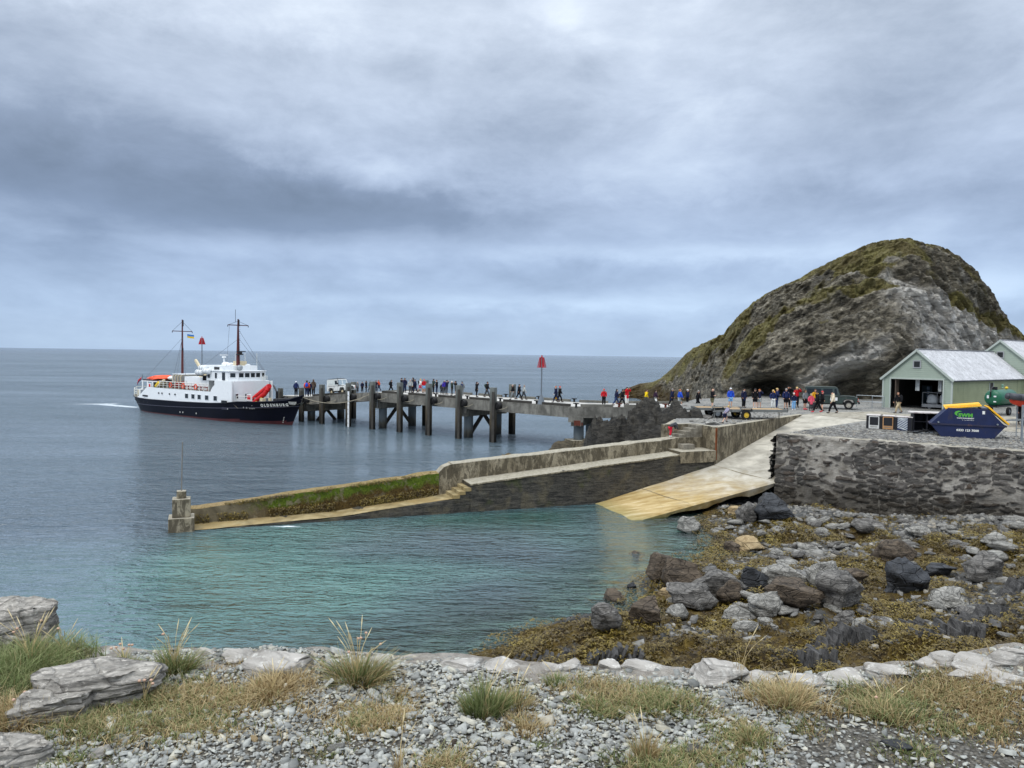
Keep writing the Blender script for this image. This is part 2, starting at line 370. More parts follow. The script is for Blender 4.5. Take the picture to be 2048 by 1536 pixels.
def slate_mat(name, dark, light, strata=(1, 1, 5), scale=1.5, rot=(.2, .35, 0), obj=False, lichen=None, bs=.9, bd=.12, rndattr=False, rough=.75):
    m, N, b, g, t = nmat(name); p = t.outputs['Object'] if obj else g.outputs['Position']
    s = N.noise(N.mapping(p, strata, rot=rot), scale, 9, .68, .6); a = N.noise(p, scale * .6, 6, .6, .3)
    c = N.mix(N.ramp(s, [(.32, 0), (.68, 1)]), dark, light)
    c = N.mix(N.math('MULTIPLY', N.ramp(a, [(.35, 1), (.6, 0)]), .5), c, tuple(q * .6 for q in dark))
    if obj:
        ve = N.node('ShaderNodeTexVoronoi', feature='DISTANCE_TO_EDGE'); N.link(N.mapping(p, (1.1, 1.1, 3.0), rot=(.3, .2, .4)), ve.inputs['Vector']); ve.inputs['Scale'].default_value = scale * .55
        vc = N.node('ShaderNodeTexVoronoi'); N.link(N.mapping(p, (1.1, 1.1, 3.0), rot=(.3, .2, .4)), vc.inputs['Vector']); vc.inputs['Scale'].default_value = scale * .55
        c = N.mix(.6, c, N.ramp(vc.outputs['Color'], [(0, .62), (.5, 1.0), (1, 1.25)]), 'MULTIPLY')
        c = N.mix(N.ramp(ve.outputs['Distance'], [(0, .5), (.022, 0)]), c, tuple(q * .4 for q in dark))
        c = N.mix(N.ramp(N.noise(p, scale * 5, 6, .7), [(.55, 0), (.7, .5)]), c, tuple(min(1, q * 1.5) for q in light))
        s = N.math('ADD', s, N.math('ADD', N.math('MULTIPLY', vc.outputs['Distance'], .5), N.ramp(ve.outputs['Distance'], [(0, 0), (.05, .5)])))
    if rndattr: c = N.mix(1.0, c, N.ramp(N.attr('rnd').outputs['Fac'], [(0, (.45, .45, .46)), (.5, (.95, .95, .97)), (.8, (1.2, 1.19, 1.17)), (.95, (1.25, 1.15, 1.0)), (1, (.9, .8, .7))]), 'MULTIPLY')
    if lichen: c = N.mix(N.ramp(N.noise(p, scale * 1.4, 6, .6, .5), [(lichen[1], 0), (lichen[1] + .1, .9)]), c, lichen[0])
    N.link(c, b.inputs['Base Color']); b.inputs['Roughness'].default_value = rough
    bump(N, b, s, bs, bd); return m
M_slate = slate_mat('dark_slate_rock', srgb(44, 43, 42), srgb(98, 95, 90))

M_boulder = slate_mat('grey_boulder', srgb(58, 56, 54), srgb(146, 142, 136), (1, 1, 4), 3.2, obj=True)
M_boulder_brown = slate_mat('brown_boulder', srgb(44, 38, 32), srgb(118, 104, 88), (1, 1, 3), 3.2, obj=True)
M_boulder_black = slate_mat('black_boulder', srgb(30, 31, 33), srgb(74, 76, 80), (1, 1, 3), 1.8, obj=True, rough=.45)
M_boulder_tan = slate_mat('tan_boulder', srgb(140, 118, 84), srgb(190, 170, 132), (1, 1, 2), 1.8, obj=True)
M_boulder_pale = slate_mat('pale_slate', srgb(96, 94, 89), srgb(186, 183, 175), (1, 1, 6), 3.6, obj=True)
M_cap = slate_mat('lichen_white_stone', srgb(150, 145, 138), srgb(220, 215, 207), (1, 1, 6), 4.0, obj=True, lichen=(srgb(104, 98, 90), .56), bs=.9, bd=.03)
M_slab = slate_mat('layered_pale_schist', srgb(98, 94, 88), srgb(206, 200, 190), (1.2, 2.0, 9), 7.0, (0, .10, 0), obj=True, bs=1, bd=.02)
M_chips = slate_mat('slate_chippings', srgb(140, 142, 137), srgb(184, 185, 178), (1, 1, 2), 30, bs=.2, bd=.002, rndattr=True)
M_cobble = slate_mat('beach_slabs', srgb(94, 93, 90), srgb(162, 160, 154), (1, 1, 4), 3, rndattr=True, bs=.6, bd=.03)
def gravel_mat(name, c1, c2, c3, sc=9.0, soil=None):
    m, N, b, g, t = nmat(name); p = g.outputs['Position']
    pm = N.mapping(p, (1, 1, 1)); vo = N.node('ShaderNodeTexVoronoi'); N.link(pm, vo.inputs['Vector']); vo.inputs['Scale'].default_value = sc
    c = N.ramp(vo.outputs['Color'], [(0, c1), (.5, c2), (1, c3)])
    c = N.mix(N.ramp(vo.outputs['Distance'], [(.35, 0), (.75, .75)]), c, tuple(q * .3 for q in c1))
    big = N.noise(p, .35, 6, .6); c = N.mix(N.ramp(big, [(.4, 0), (.65, .6)]), c, soil or srgb(150, 146, 138))
    N.link(c, b.inputs['Base Color']); b.inputs['Roughness'].default_value = .9
    bump(N, b, vo.outputs['Distance'], .7, .05); return m
M_yard = gravel_mat('yard_gravel', srgb(96, 96, 94), srgb(132, 132, 129), srgb(164, 164, 160), 7.0)
M_terr = gravel_mat('terrace_soil', srgb(82, 78, 70), srgb(112, 108, 100), srgb(140, 138, 132), 60.0, srgb(128, 122, 110))
# ================================================================== water
def water_material():
    m = bpy.data.materials.new('sea_water'); m.use_nodes = True; N = NT(m.node_tree); N.n.clear()
    o = N.node('ShaderNodeOutputMaterial'); g = N.node('ShaderNodeNewGeometry'); p = g.outputs['Position']
    tealf = N.attr('teal').outputs['Fac']; clear = N.attr('clear').outputs['Fac']
    big = N.noise(N.mapping(p, (.004, .012, 1)), 1.0, 4, .5)
    big2 = N.noise(N.mapping(p, (.05, .12, 1)), 1.0, 5, .6)
    deep = N.mix(N.ramp(big, [(.35, 0), (.65, 1)]), srgb(66, 82, 92), srgb(90, 106, 116))
    teal = N.mix(N.ramp(big2, [(.3, 0), (.7, 1)]), srgb(54, 94, 92), srgb(94, 132, 126))
    em = N.attr('emer').outputs['Fac']
    teal = N.mix(em, teal, srgb(22, 72, 62))
    body = N.mix(tealf, deep, teal)
    dif = N.node('ShaderNodeBsdfDiffuse'); N.link(body, dif.inputs[0])
    tr = N.node('ShaderNodeBsdfTransparent'); tr.inputs[0].default_value = (.66, .84, .84, 1)
    mb = N.node('ShaderNodeMixShader'); N.link(clear, mb.inputs[0]); N.link(dif.outputs[0], mb.inputs[1]); N.link(tr.outputs[0], mb.inputs[2])
    gl = N.node('ShaderNodeBsdfGlossy'); gl.inputs['Roughness'].default_value = .07
    fr = N.node('ShaderNodeFresnel'); fr.inputs[0].default_value = 1.333
    # waves: three scales of bump
    w1 = N.noise(N.mapping(p, (1.3, 2.9, 1), rot=(0, 0, .15)), 1.0, 4, .6, .5)
    w2 = N.noise(N.mapping(p, (.12, .34, 1), rot=(0, 0, -.1)), 1.0, 3, .5, .3)
    w3 = N.noise(N.mapping(p, (4.0, 9.0, 1), rot=(0, 0, .3)), 1.0, 3, .5)
    w4 = N.noise(N.mapping(p, (.30, .80, 1), rot=(0, 0, .12)), 1.0, 3, .5, .6)
    rd = N.math('POWER', N.math('SUBTRACT', 1.0, N.math('ABSOLUTE', N.math('SUBTRACT', N.math('MULTIPLY', N.noise(N.mapping(p, (.75, 1.9, 1), rot=(0, 0, .2)), 1.0, 3, .5, .4), 2.0), 1.0))), 4.0)
    w4 = N.math('ADD', w4, N.math('MULTIPLY', rd, .24))
    h = N.math('ADD', N.math('MULTIPLY', w4, .62), N.math('ADD', N.math('MULTIPLY', w1, .30), N.math('ADD', N.math('MULTIPLY', w2, .95), N.math('MULTIPLY', w3, .06))))
    calm = N.attr('calm').outputs['Fac']
    gust = N.ramp(N.noise(N.mapping(p, (.018, .06, 1), rot=(0, 0, .15)), 1.0, 4, .6, .4), [(.36, .55), (.62, 1.0)])
    bn = N.node('ShaderNodeBump'); N.set(bn.inputs['Strength'], N.math('MULTIPLY', gust, N.math('SUBTRACT', 1.0, N.math('MULTIPLY', calm, .35)))); bn.inputs['Distance'].default_value = 1.0
    N.link(h, bn.inputs['Height'])
    for s_ in (gl, fr, dif): N.link(bn.outputs[0], s_.inputs['Normal'])
    ms = N.node('ShaderNodeMixShader'); N.link(N.math('MINIMUM', N.math('MULTIPLY', fr.outputs[0], 1.75), .92), ms.inputs[0]); N.link(mb.outputs[0], ms.inputs[1]); N.link(gl.outputs[0], ms.inputs[2])
    # foam attribute
    fo = N.attr('foam').outputs['Fac']; fn = N.noise(N.mapping(p, (1.2, 3.0, 1)), 1.3, 8, .75, .5)
    ff = N.ramp(N.math('ADD', N.math('MULTIPLY', fo, .75), N.math('MULTIPLY', fn, .6)), [(.72, 0), (.85, 1)])
    fd = N.node('ShaderNodeBsdfDiffuse'); fd.inputs[0].default_value = (.62, .68, .72, 1)
    m2 = N.node('ShaderNodeMixShader'); N.link(ff, m2.inputs[0]); N.link(ms.outputs[0], m2.inputs[1]); N.link(fd.outputs[0], m2.inputs[2])
    N.link(m2.outputs[0], o.inputs[0]); return m
SHORE = [P(*q)[:2] for q in [(700, 1420), (900, 1360), (985, 1322), (1060, 1272), (1200, 1252), (1275, 1215), (1300, 1168), (1345, 1135), (1405, 1110), (1432, 1078), (1395, 1050), (1440, 1020), (1560, 985)]]
SHORE = np.array([(-6, 14.0)] + [tuple(q) for q in SHORE] + [(30, 60)])
def shore_sd(x, y):
    """signed distance, positive inland"""
    p = np.stack([x, y], -1); best = np.full(x.shape, 1e9); sg = np.ones(x.shape)
    for a, b in zip(SHORE[:-1], SHORE[1:]):
        d = b - a; t = np.clip(((p - a) @ d) / (d @ d), 0, 1); q = a + t[..., None] * d; r = p - q; L = np.hypot(r[..., 0], r[..., 1])
        s = np.sign(d[0] * (p[..., 1] - a[1]) - d[1] * (p[..., 0] - a[0])); k = L < best - 1e-6
        best = np.where(k, L, best); sg = np.where(k, -s, sg)
    return best * sg
def sm(a, b, x): t = np.clip((x - a) / (b - a), 0, 1); return t * t * (3 - 2 * t)
def beach_z(x, y):
    d = shore_sd(x, y); p = np.stack([x, y, 0 * x], -1)
    z = np.where(d > 0, .075 * d, .16 * d); z = np.minimum(z, 1.5 + .02 * d); z = np.maximum(z, -3.5)
    n = fbm(p * .28, 4, 5) * .28 + fbm(p * 1.1, 4, 9) * .12
    c, s = math.cos(.5), math.sin(.5); q = np.stack([(x * c + y * s) * .35, (-x * s + y * c) * 1.5, 0 * x], -1)
    front = sm(31, 24, y) * sm(-2, 0, d)
    st = fbm(q, 4, 21, .55, True)
    return z + n * sm(-2.5, .5, d) + front * (.22 * st + .12)
def nonuni(parts):
    out = []
    for a, b, st in parts: out += list(np.arange(a, b, st))
    return np.array(out + [parts[-1][1]])
def grid_mesh(name, xs, ys, zf, mat, attrs=None, smooth=True, keep=None):
    gx, gy = np.meshgrid(xs, ys); z = zf(gx, gy); V = np.stack([gx, gy, z], -1).reshape(-1, 3)
    nx, ny = len(xs), len(ys); i = np.arange(nx - 1)[None] + (np.arange(ny - 1) * nx)[:, None]; i = i.ravel()
    F = np.stack([i, i + 1, i + 1 + nx, i + nx], 1)
    if keep is not None:
        k = keep(V[F].mean(1)); F = F[k]; u = np.unique(F); mp = np.full(len(V), -1); mp[u] = np.arange(len(u)); V = V[u]; F = mp[F]
        if attrs: attrs = {a: np.asarray(q).ravel()[u] for a, q in attrs.items()}
    return raw_mesh(name, V, F, mat, None, smooth, attrs)
def build_water():
    xs = nonuni([(-30000, -3000, 9000), (-3000, -300, 900), (-300, -70, 40), (-70, 30, .7), (30, 100, 20), (100, 300, 50), (300, 3000, 900), (3000, 30000, 9000)])
    ys = nonuni([(-60, 4, 16), (4, 70, .5), (70, 130, 1.2), (130, 330, 20), (330, 3300, 500), (3300, 42000, 6000)])
    gx, gy = np.meshgrid(xs, ys); d = shore_sd(gx, gy); p = np.stack([gx, gy, 0 * gx], -1)
    side = gy - (46.5 + .41 * gx)                       # >0 : seaward of the stone quay
    inside = sm(2, -2, side) * sm(-26, -8, gx + .35 * (gy - 20)) 
    n = fbm(p * .16, 3, 3)
    teal = inside * np.clip(.78 + .5 * n, 0, 1)
    emer = inside * np.exp(-((gx - .5) / 7.5) ** 2 - ((gy - 44) / 4.5) ** 2)
    emer = np.maximum(emer, inside * .75 * sm(6, 0, np.abs(side + 2)) * sm(-12, -2, gx))
    clear = sm(-7.5, -.8, d + 1.2 * n) * .92
    calm = sm(4, -4, side) * sm(-25, -5, gx)
    foam = np.zeros_like(gx)
    st = SHIP(1.5, 0)                                     # wake behind the stern
    u = np.array([-.84, .55]); rx, ry = gx - st[0], gy - st[1]; al = rx * u[0] + ry * u[1]; ac = -rx * u[1] + ry * u[0]
    foam += sm(-2, 3, al) * sm(60, 4, al) * np.exp(-(ac / (1.8 + .08 * np.abs(al))) ** 2) * .74
    q = P(575, 1052); foam += np.exp(-((gx - q[0]) / 1.6) ** 2 - ((gy - q[1]) / .35) ** 2) * .9
    foam += .45 * sm(.9, .1, np.abs(d + .2)) * (gx > 0)
    grid_mesh('sea', xs, ys, lambda a, b: 0 * a, water_material(), {'teal': teal, 'emer': emer, 'clear': clear, 'calm': calm, 'foam': foam})
    tag(bpy.data.objects['sea'], kind='structure')
SH0 = np.array([-60.226, 124.266]); SHU = np.array([.77524, -.63167]); SHN = np.array([-.63167, -.77524])
def SHIP(s, off): return SH0 + SHU * s + SHN * off
build_water()
# ------------------------------------------------------------------ shore and sea bed
def beach_mat():
    m, N, b, g, t = nmat('weedy_shore_rock'); p = g.outputs['Position']
    weed = N.attr('weed').outputs['Fac']
    f = N.noise(p, 9, 8, .75, .8); f2 = N.noise(p, 2.6, 8, .75, .6); wc = N.ramp(f2, [(.32, srgb(22, 16, 6)), (.44, srgb(60, 46, 16)), (.56, srgb(96, 78, 28)), (.7, srgb(126, 106, 46))])
    s = N.noise(N.mapping(p, (1, 3, 3), rot=(0, 0, .5)), 2.2, 9, .7, .5); rc = N.ramp(s, [(.3, srgb(36, 36, 36)), (.5, srgb(80, 80, 78)), (.72, srgb(138, 138, 136))])
    br = N.noise(p, 1.1, 7, .7, .4); k = N.ramp(N.math('ADD', N.math('MULTIPLY', weed, .5), N.math('MULTIPLY', br, .9)), [(.77, 0), (.85, 1)])
    c = N.mix(k, rc, wc)
    sx = N.node('ShaderNodeSeparateXYZ'); N.link(p, sx.inputs[0])
    bed = N.ramp(N.noise(p, .9, 5, .6), [(.35, srgb(96, 112, 104)), (.55, srgb(150, 165, 152)), (.7, srgb(196, 204, 190))])
    c = N.mix(N.ramp(N.math('ADD', N.math('MULTIPLY', sx.outputs[2], 1.0), .6), [(.35, 1), (.6, 0)]), c, bed)
    N.link(c, b.inputs['Base Color']); b.inputs['Roughness'].default_value = .7
    bump(N, b, N.math('ADD', N.math('MULTIPLY', f, .6), N.math('ADD', s, f2)), 1.0, .14); return m
def weed_amt(x, y):
    p = np.stack([x, y, 0 * x], -1); d = shore_sd(x, y)
    wallband = 46.5 - .8 * (x - 17.4) * 1.0 - y          # metres in front of the stone wall
    w = .95 - .25 * sm(12, 20, d)
    w *= sm(1.5, 11, wallband) * .85 + .15
    return np.clip(w + .55 * fbm(p * .33, 3, 77), 0, 1)
def build_beach():
    xs = nonuni([(-9, 28, .16), (28, 46, .5)]); ys = nonuni([(11, 20, .22), (20, 50, .17), (50, 64, .5)])
    gx, gy = np.meshgrid(xs, ys)
    o = grid_mesh('shore', xs, ys, lambda a, b: beach_z(a, b), beach_mat(), {'weed': weed_amt(gx, gy)}, keep=lambda c: c[:, 2] > -3.4)
    tag(o, kind='structure')
    o2 = grid_mesh('sea_bed', np.array([-300., 300]), np.array([-60., 330]), lambda a, b: 0 * a - 3.6, M_slate); tag(o2, kind='structure')
build_beach()
# ------------------------------------------------------------------ headland
def hill_mat():
    m, N, b, g, t = nmat('cliff_and_turf'); p = g.outputs['Position']
    gr = N.attr('grass').outputs['Fac']; sl = N.attr('slab').outputs['Fac']; wd = N.attr('weed').outputs['Fac']
    s1 = N.noise(N.mapping(p, (.7, .7, 1.9), rot=(0, R_(28), 0)), .8, 10, .74, .25)
    s2 = N.noise(N.mapping(p, (.55, .55, 2.6), rot=(0, R_(-44), 0)), .9, 9, .68, .3)
    vo = N.node('ShaderNodeTexVoronoi'); N.link(N.mapping(p, (.35, .5, 1.3), rot=(0, R_(30), 0)), vo.inputs['Vector']); vo.inputs['Scale'].default_value = 1.0; vo.inputs['Randomness'].default_value = 1.0
    ve = N.node('ShaderNodeTexVoronoi', feature='DISTANCE_TO_EDGE'); N.link(N.mapping(p, (.35, .5, 1.3), rot=(0, R_(30), 0)), ve.inputs['Vector']); ve.inputs['Scale'].default_value = 1.0
    vb = N.node('ShaderNodeTexVoronoi'); N.link(N.mapping(p, (1.1, 1.3, 3.4), rot=(0, R_(34), 0)), vb.inputs['Vector']); vb.inputs['Scale'].default_value = 1.0
    rock = N.ramp(s1, [(.30, srgb(36, 34, 30)), (.42, srgb(96, 91, 79)), (.55, srgb(140, 133, 117)), (.72, srgb(188, 180, 162))])
    rock = N.mix(N.math('MULTIPLY', N.ramp(N.noise(p, .22, 6, .65, .4), [(.42, 0), (.62, 1)]), .55), rock, srgb(74, 66, 46))
    def beds(nx, nz, f1, f2, det=9):
        q = N.node('ShaderNodeCombineXYZ'); 
        for i_, v_ in enumerate(((nx * f1, 0, nz * f1), (nz * f2, 0, -nx * f2), (0, f2 * 1.2, 0))):
            dt = N.node('ShaderNodeVectorMath', operation='DOT_PRODUCT'); N.link(p, dt.inputs[0]); dt.inputs[1].default_value = v_; N.link(dt.outputs['Value'], q.inputs[i_])
        return N.noise(q.outputs[0], 1.0, det, .68, .45)
    bl = beds(-.42, .9, 1.3, .16); br_ = beds(.70, .72, 1.5, .09)
    rock = N.mix(1.0, rock, N.ramp(bl, [(.34, .32), (.46, .9), (.62, 1.45)]), 'MULTIPLY')
    rock = N.mix(.45, rock, N.ramp(vo.outputs['Color'], [(0, .55), (.5, .95), (1, 1.35)]), 'MULTIPLY')
    rock = N.mix(.7, rock, N.ramp(vb.outputs['Color'], [(0, .6), (.5, 1.0), (1, 1.3)]), 'MULTIPLY')
    rock = N.mix(N.ramp(ve.outputs['Distance'], [(0, .5), (.03, 0)]), rock, srgb(24, 23, 21))
    slab = N.ramp(s2, [(.28, srgb(84, 82, 78)), (.38, srgb(148, 144, 137)), (.50, srgb(200, 196, 188)), (.66, srgb(232, 228, 220))])
    slab = N.mix(1.0, slab, N.ramp(br_, [(.30, .35), (.44, .95), (.7, 1.15)]), 'MULTIPLY')
    c = N.mix(sl, rock, slab)
    gn = N.noise(p, 2.4, 7, .75, .3); gb = N.noise(p, .25, 4, .6)
    grass = N.ramp(gn, [(.32, srgb(70, 64, 36)), (.5, srgb(112, 106, 60)), (.68, srgb(152, 142, 92))])
    grass = N.mix(N.math('MULTIPLY', N.ramp(gb, [(.4, 0), (.6, 1)]), .6), grass, srgb(88, 76, 52))
    k = N.ramp(N.math('ADD', N.math('MULTIPLY', gr, .8), N.math('MULTIPLY', N.noise(p, .9, 8, .75, .6), .5)), [(.55, 0), (.66, 1)])
    c = N.mix(k, c, grass)
    c = N.mix(wd, c, N.ramp(gn, [(.35, srgb(40, 30, 14)), (.65, srgb(92, 76, 38))]))
    N.link(c, b.inputs['Base Color']); b.inputs['Roughness'].default_value = .85
    n1 = bump(N, b, N.math('ADD', N.math('ADD', N.math('MULTIPLY', vo.outputs['Distance'], .8), N.math('MULTIPLY', vb.outputs['Distance'], .35)), N.math('ADD', N.math('MULTIPLY', N.mix(sl, bl, br_), 1.6), N.math('MULTIPLY', s1, .6))), 1.0, .9)
    bump(N, b, N.noise(p, 4.5, 7, .7), .7, .15, n1); return m
SKYL = [(1205, 812), (1235, 793), (1250, 778), (1280, 767), (1305, 764), (1322, 756), (1340, 741), (1365, 714), (1385, 697), (1412, 687), (1445, 671), (1470, 640), (1510, 602), (1560, 572), (1620, 545), (1680, 515), (1740, 493), (1785, 484), (1812, 487), (1840, 492), (1865, 499), (1890, 512), (1930, 540), (1965, 580), (1985, 605), (2000, 640), (2028, 668), (2050, 690), (2110, 716), (2200, 735), (2300, 770)]
DR = [(1205, 175), (1250, 200), (1300, 190), (1365, 160), (1450, 138), (1600, 126), (1785, 116), (1900, 118), (2050, 128), (2300, 140)]
DB = [(1205, 172), (1250, 166), (1300, 150), (1365, 126), (1400, 110), (1450, 92), (1500, 86), (1600, 82), (1750, 83), (1850, 87), (1950, 98), (2050, 108), (2300, 120)]
ZB = [(1205, -.5), (1300, -.5), (1380, 0), (1430, 3.5), (1480, 4.4), (2300, 4.6)]
def build_hill():
    px = np.arange(1205, 2300, 2.2); nv = 190; vv = np.linspace(0, 1, nv)
    sk = interp(px, SKYL); dr = interp(px, DR); db = interp(px, DB); zb = interp(px, ZB)
    rows = []
    for k in range(5): dr = np.convolve(np.pad(dr, 6, 'edge'), np.ones(13) / 13, 'valid'); db = np.convolve(np.pad(db, 6, 'edge'), np.ones(13) / 13, 'valid')
    top = np.array([PD(a, b, c) for a, b, c in zip(px, sk, dr)]); ux = np.array([ray(a, 768)[0] for a in px])
    PT = []; ATT = []
    Vg, Pg = np.meshgrid(vv, px)
    v = Vg; z0 = zb[:, None]; z1 = top[:, 2][:, None]; D0 = db[:, None]; D1 = dr[:, None]
    tail = sm(1420, 1340, Pg)                                # low weedy skirt of the left tail
    hz = np.where(True, 1 - (1 - v) ** 1.45, v)
    cave = sm(1430, 1500, Pg) * sm(1900, 1800, Pg)
    zf = hz * (1 - tail) + tail * (.10 * v + .90 * sm(.30, 1.0, v))
    Df = v ** 1.25
    Z = z0 + (z1 - z0) * zf
    D = D0 + (D1 - D0) * Df
    ca = cave * (.55 + .45 * np.sin(Pg * .035 + 1) * np.sin(Pg * .011))
    D = D + ca * (9.0 * sm(.15, .04, v) - 3.0 * np.exp(-((v - .22) / .08) ** 2))
    Xc = ux[:, None] * D
    p = np.stack([Xc, D, Z], -1)
    def rotp(p, ax, ay, sc):      # rotate in x-z plane for tilted strata
        c, s = math.cos(ax), math.sin(ax); x = p[..., 0] * c + p[..., 2] * s; z = -p[..., 0] * s + p[..., 2] * c
        return np.stack([x * sc[0], p[..., 1] * sc[1], z * sc[2]], -1)
    right = sm(1700, 1840, Pg)
    st_l = fbm(rotp(p, .45, 0, (.16, .16, .50)), 6, 3, .60, True)
    st_r = fbm(rotp(p, -.75, 0, (.10, .14, .62)), 6, 8, .58, True)
    big = fbm(p * .09, 4, 12); fine = fbm(p * .8, 3, 14, .5)
    env = np.sin(np.pi * np.clip(v, 0.0, 1)) ** .45
    amp = 1.9 * env
    disp = amp * ((st_l * (1 - right) * 1.0 + st_r * right * .9) * .85 + big * .6) + .38 * fine * (.3 + env)
    disp *= (1 - .35 * tail)
    nrm = np.stack([ux[:, None] * 0 - .25 + 0 * v, -1.0 + 0 * v, .45 + 0 * v], -1); nrm /= np.linalg.norm(nrm, axis=-1, keepdims=True)
    p2 = p + nrm * disp[..., None]
    jag = fbm(np.stack([Pg * .045, 0 * v, v * 3], -1), 4, 31) * .35 * sm(.9, 1, v)
    p2[..., 2] += jag * np.where(Pg > 1880, 1.6, .45)
    # never rise over the drawn skyline
    # back of the hill
    nb = 24; back = []
    for k in range(1, nb + 1):
        w = k / nb; Db = dr + w * 45 * (1 if True else 0) * np.clip((top[:, 2]) / 20, .15, 1)
        zz = top[:, 2] * (1 - w ** 1.6) + (-1.5) * w ** 1.6
        q = np.stack([ux * Db, Db, zz], -1); q[:, 2] += fbm(q * .15, 3, 5) * .8 * w; back.append(q)
    V = np.concatenate([p2, np.stack(back, 1)], 1); ny = V.shape[1]; nx = V.shape[0]
    i = (np.arange(nx - 1) * ny)[:, None] + np.arange(ny - 1)[None]; i = i.ravel(); F = np.stack([i, i + ny, i + ny + 1, i + 1], 1)
    q = fbm(p * .10, 4, 41)
    gtop = sm(.52, .86, v + .26 * q) * (.35 + .65 * sm(1900, 1790, Pg)) 
    left = sm(1760, 1500, Pg)
    gmid = sm(.28, .60, v + .35 * q) * left * .95
    gmid = gmid * sm(1400, 1490, Pg); gr = np.clip(np.maximum(gtop, gmid) + .25 * q * (v > .3) * sm(1380, 1450, Pg), 0, 1)
    yim = 709.2 + .0139 * (Pg - 1024) - (p[..., 2] - EYE) / p[..., 1] * FPX
    yu = 556 + (Pg - 1790) * .52
    slab = sm(1745, 1835, Pg - .35 * (yim - 600) + 26 * q) * sm(-12, 22, yim - yu + 14 * q)
    bandb = np.exp(-(((yim - 735) + (Pg - 1680) * .42) / 20) ** 2) * sm(1560, 1640, Pg) * sm(1800, 1740, Pg)
    slab = np.clip(slab + .8 * bandb + .25 * sm(.25, .6, fbm(p * .35 + 4, 4, 91)) * sm(1600, 1700, Pg), 0, 1)
    gr = np.maximum(gr, .95 * np.exp(-(((yim - yu + 6)) / 13) ** 2) * sm(1850, 1900, Pg))
    weed = sm(3.4, 1.6, Z + .8 * q) * sm(1470, 1400, Pg)
    def fl(a, fillv): return np.concatenate([a, np.full((nx, nb), fillv)], 1).ravel()
    o = raw_mesh('headland', V.reshape(-1, 3), F, hill_mat(), None, True, {'grass': fl(gr, .9), 'slab': fl(slab, 0), 'weed': fl(weed, 0)})
    tag(o, kind='structure')
build_hill()
# ================================================================== rocks
_ico = {}
def ico(sub):
    if sub not in _ico:
        bm = bmesh.new(); bmesh.ops.create_icosphere(bm, subdivisions=sub, radius=1.0)
        V = np.array([v.co[:] for v in bm.verts]); F = np.array([[v.index for v in f.verts] for f in bm.faces]); bm.free(); _ico[sub] = (V, F)
    return _ico[sub]
def rock_shape(seed, sub=3, planes=9, rough=.10, layered=0.0):
    rg = np.random.default_rng(seed); V, F = ico(sub); V = V.copy()
    n = rg.normal(size=(planes, 3)); n /= np.linalg.norm(n, axis=1, keepdims=True); d = rg.uniform(.52, .86, planes)
    for a, b in zip(n, d):
        q = V @ a; k = q > b; V[k] -= np.outer(q[k] - b, a)
    V *= (1 + rough * .8 * fbm(V * 2.2 + seed, 3, seed)[:, None] + (.045 * fbm(V * 5 + seed, 3, seed + 1, .6, True)[:, None] if sub > 3 else 0))
    if layered:
        st = fbm(np.stack([V[:, 0] * .7, V[:, 1] * .7, V[:, 2] * 5.5], 1) + seed, 3, seed + 3); V[:, :2] *= (1 + layered * st)[:, None]
    V /= np.abs(V).max(0)
    return V, F
def slab_shape(seed, sub=5, dip=.12):
    rg = np.random.default_rng(seed); V, F = ico(sub); V = V.copy() * 1.15
    for k in range(9):
        a = rg.uniform(0, 6.3) if k else 1.6; n = np.array([math.cos(a), math.sin(a), rg.normal(0, .25)]); n /= np.linalg.norm(n); b = rg.uniform(.62, .92); q = V @ n; j = q > b; V[j] -= np.outer(q[j] - b, n)
    for n, b in (((dip, .08, 1), .46), ((-.25, -.35, 1), .60), ((0, 0, -1), .5)):
        n = np.array(n, float); n /= np.linalg.norm(n); q = V @ n; j = q > b; V[j] -= np.outer(q[j] - b, n)
    lay = V[:, 2] * 9 + 1.2 * fbm(V * 1.3 + seed, 2, seed); fr = lay - np.floor(lay); cell = _h(np.floor(lay).astype(np.int64), np.zeros(len(V), np.int64), np.zeros(len(V), np.int64), seed)
    V[:, :2] *= (1 - .13 * cell - .03 * fr + .05 * fbm(V * 5, 3, seed))[:, None]
    top = sm(.25, .45, V[:, 2]); V[:, 2] -= .10 * top * np.round(2.5 * fbm(V * 1.6 + 3, 3, seed + 2)) / 2.5; V += .025 * np.stack([fbm(V * 7 + i * 9, 3, seed + i) for i in range(3)], 1)
    V /= np.abs(V).max(0); return V, F
def rock(name, loc, size, seed, mat, yaw=0.0, tilt=0.0, sub=3, label=None, cat=None, group=None, layered=.12, planes=9, smooth=False):
    V, F = slab_shape(seed, sub) if name == 'slab_rock' else rock_shape(seed, sub, planes, .1, layered)
    o = raw_mesh(name, V * np.array(size) / 2, F, mat, None, smooth); o.location = [float(q) for q in loc]
    o.rotation_euler = (tilt, tilt * .5, yaw); return tag(o, label, cat, group)
def lerp(a, b, t): return a + (b - a) * t
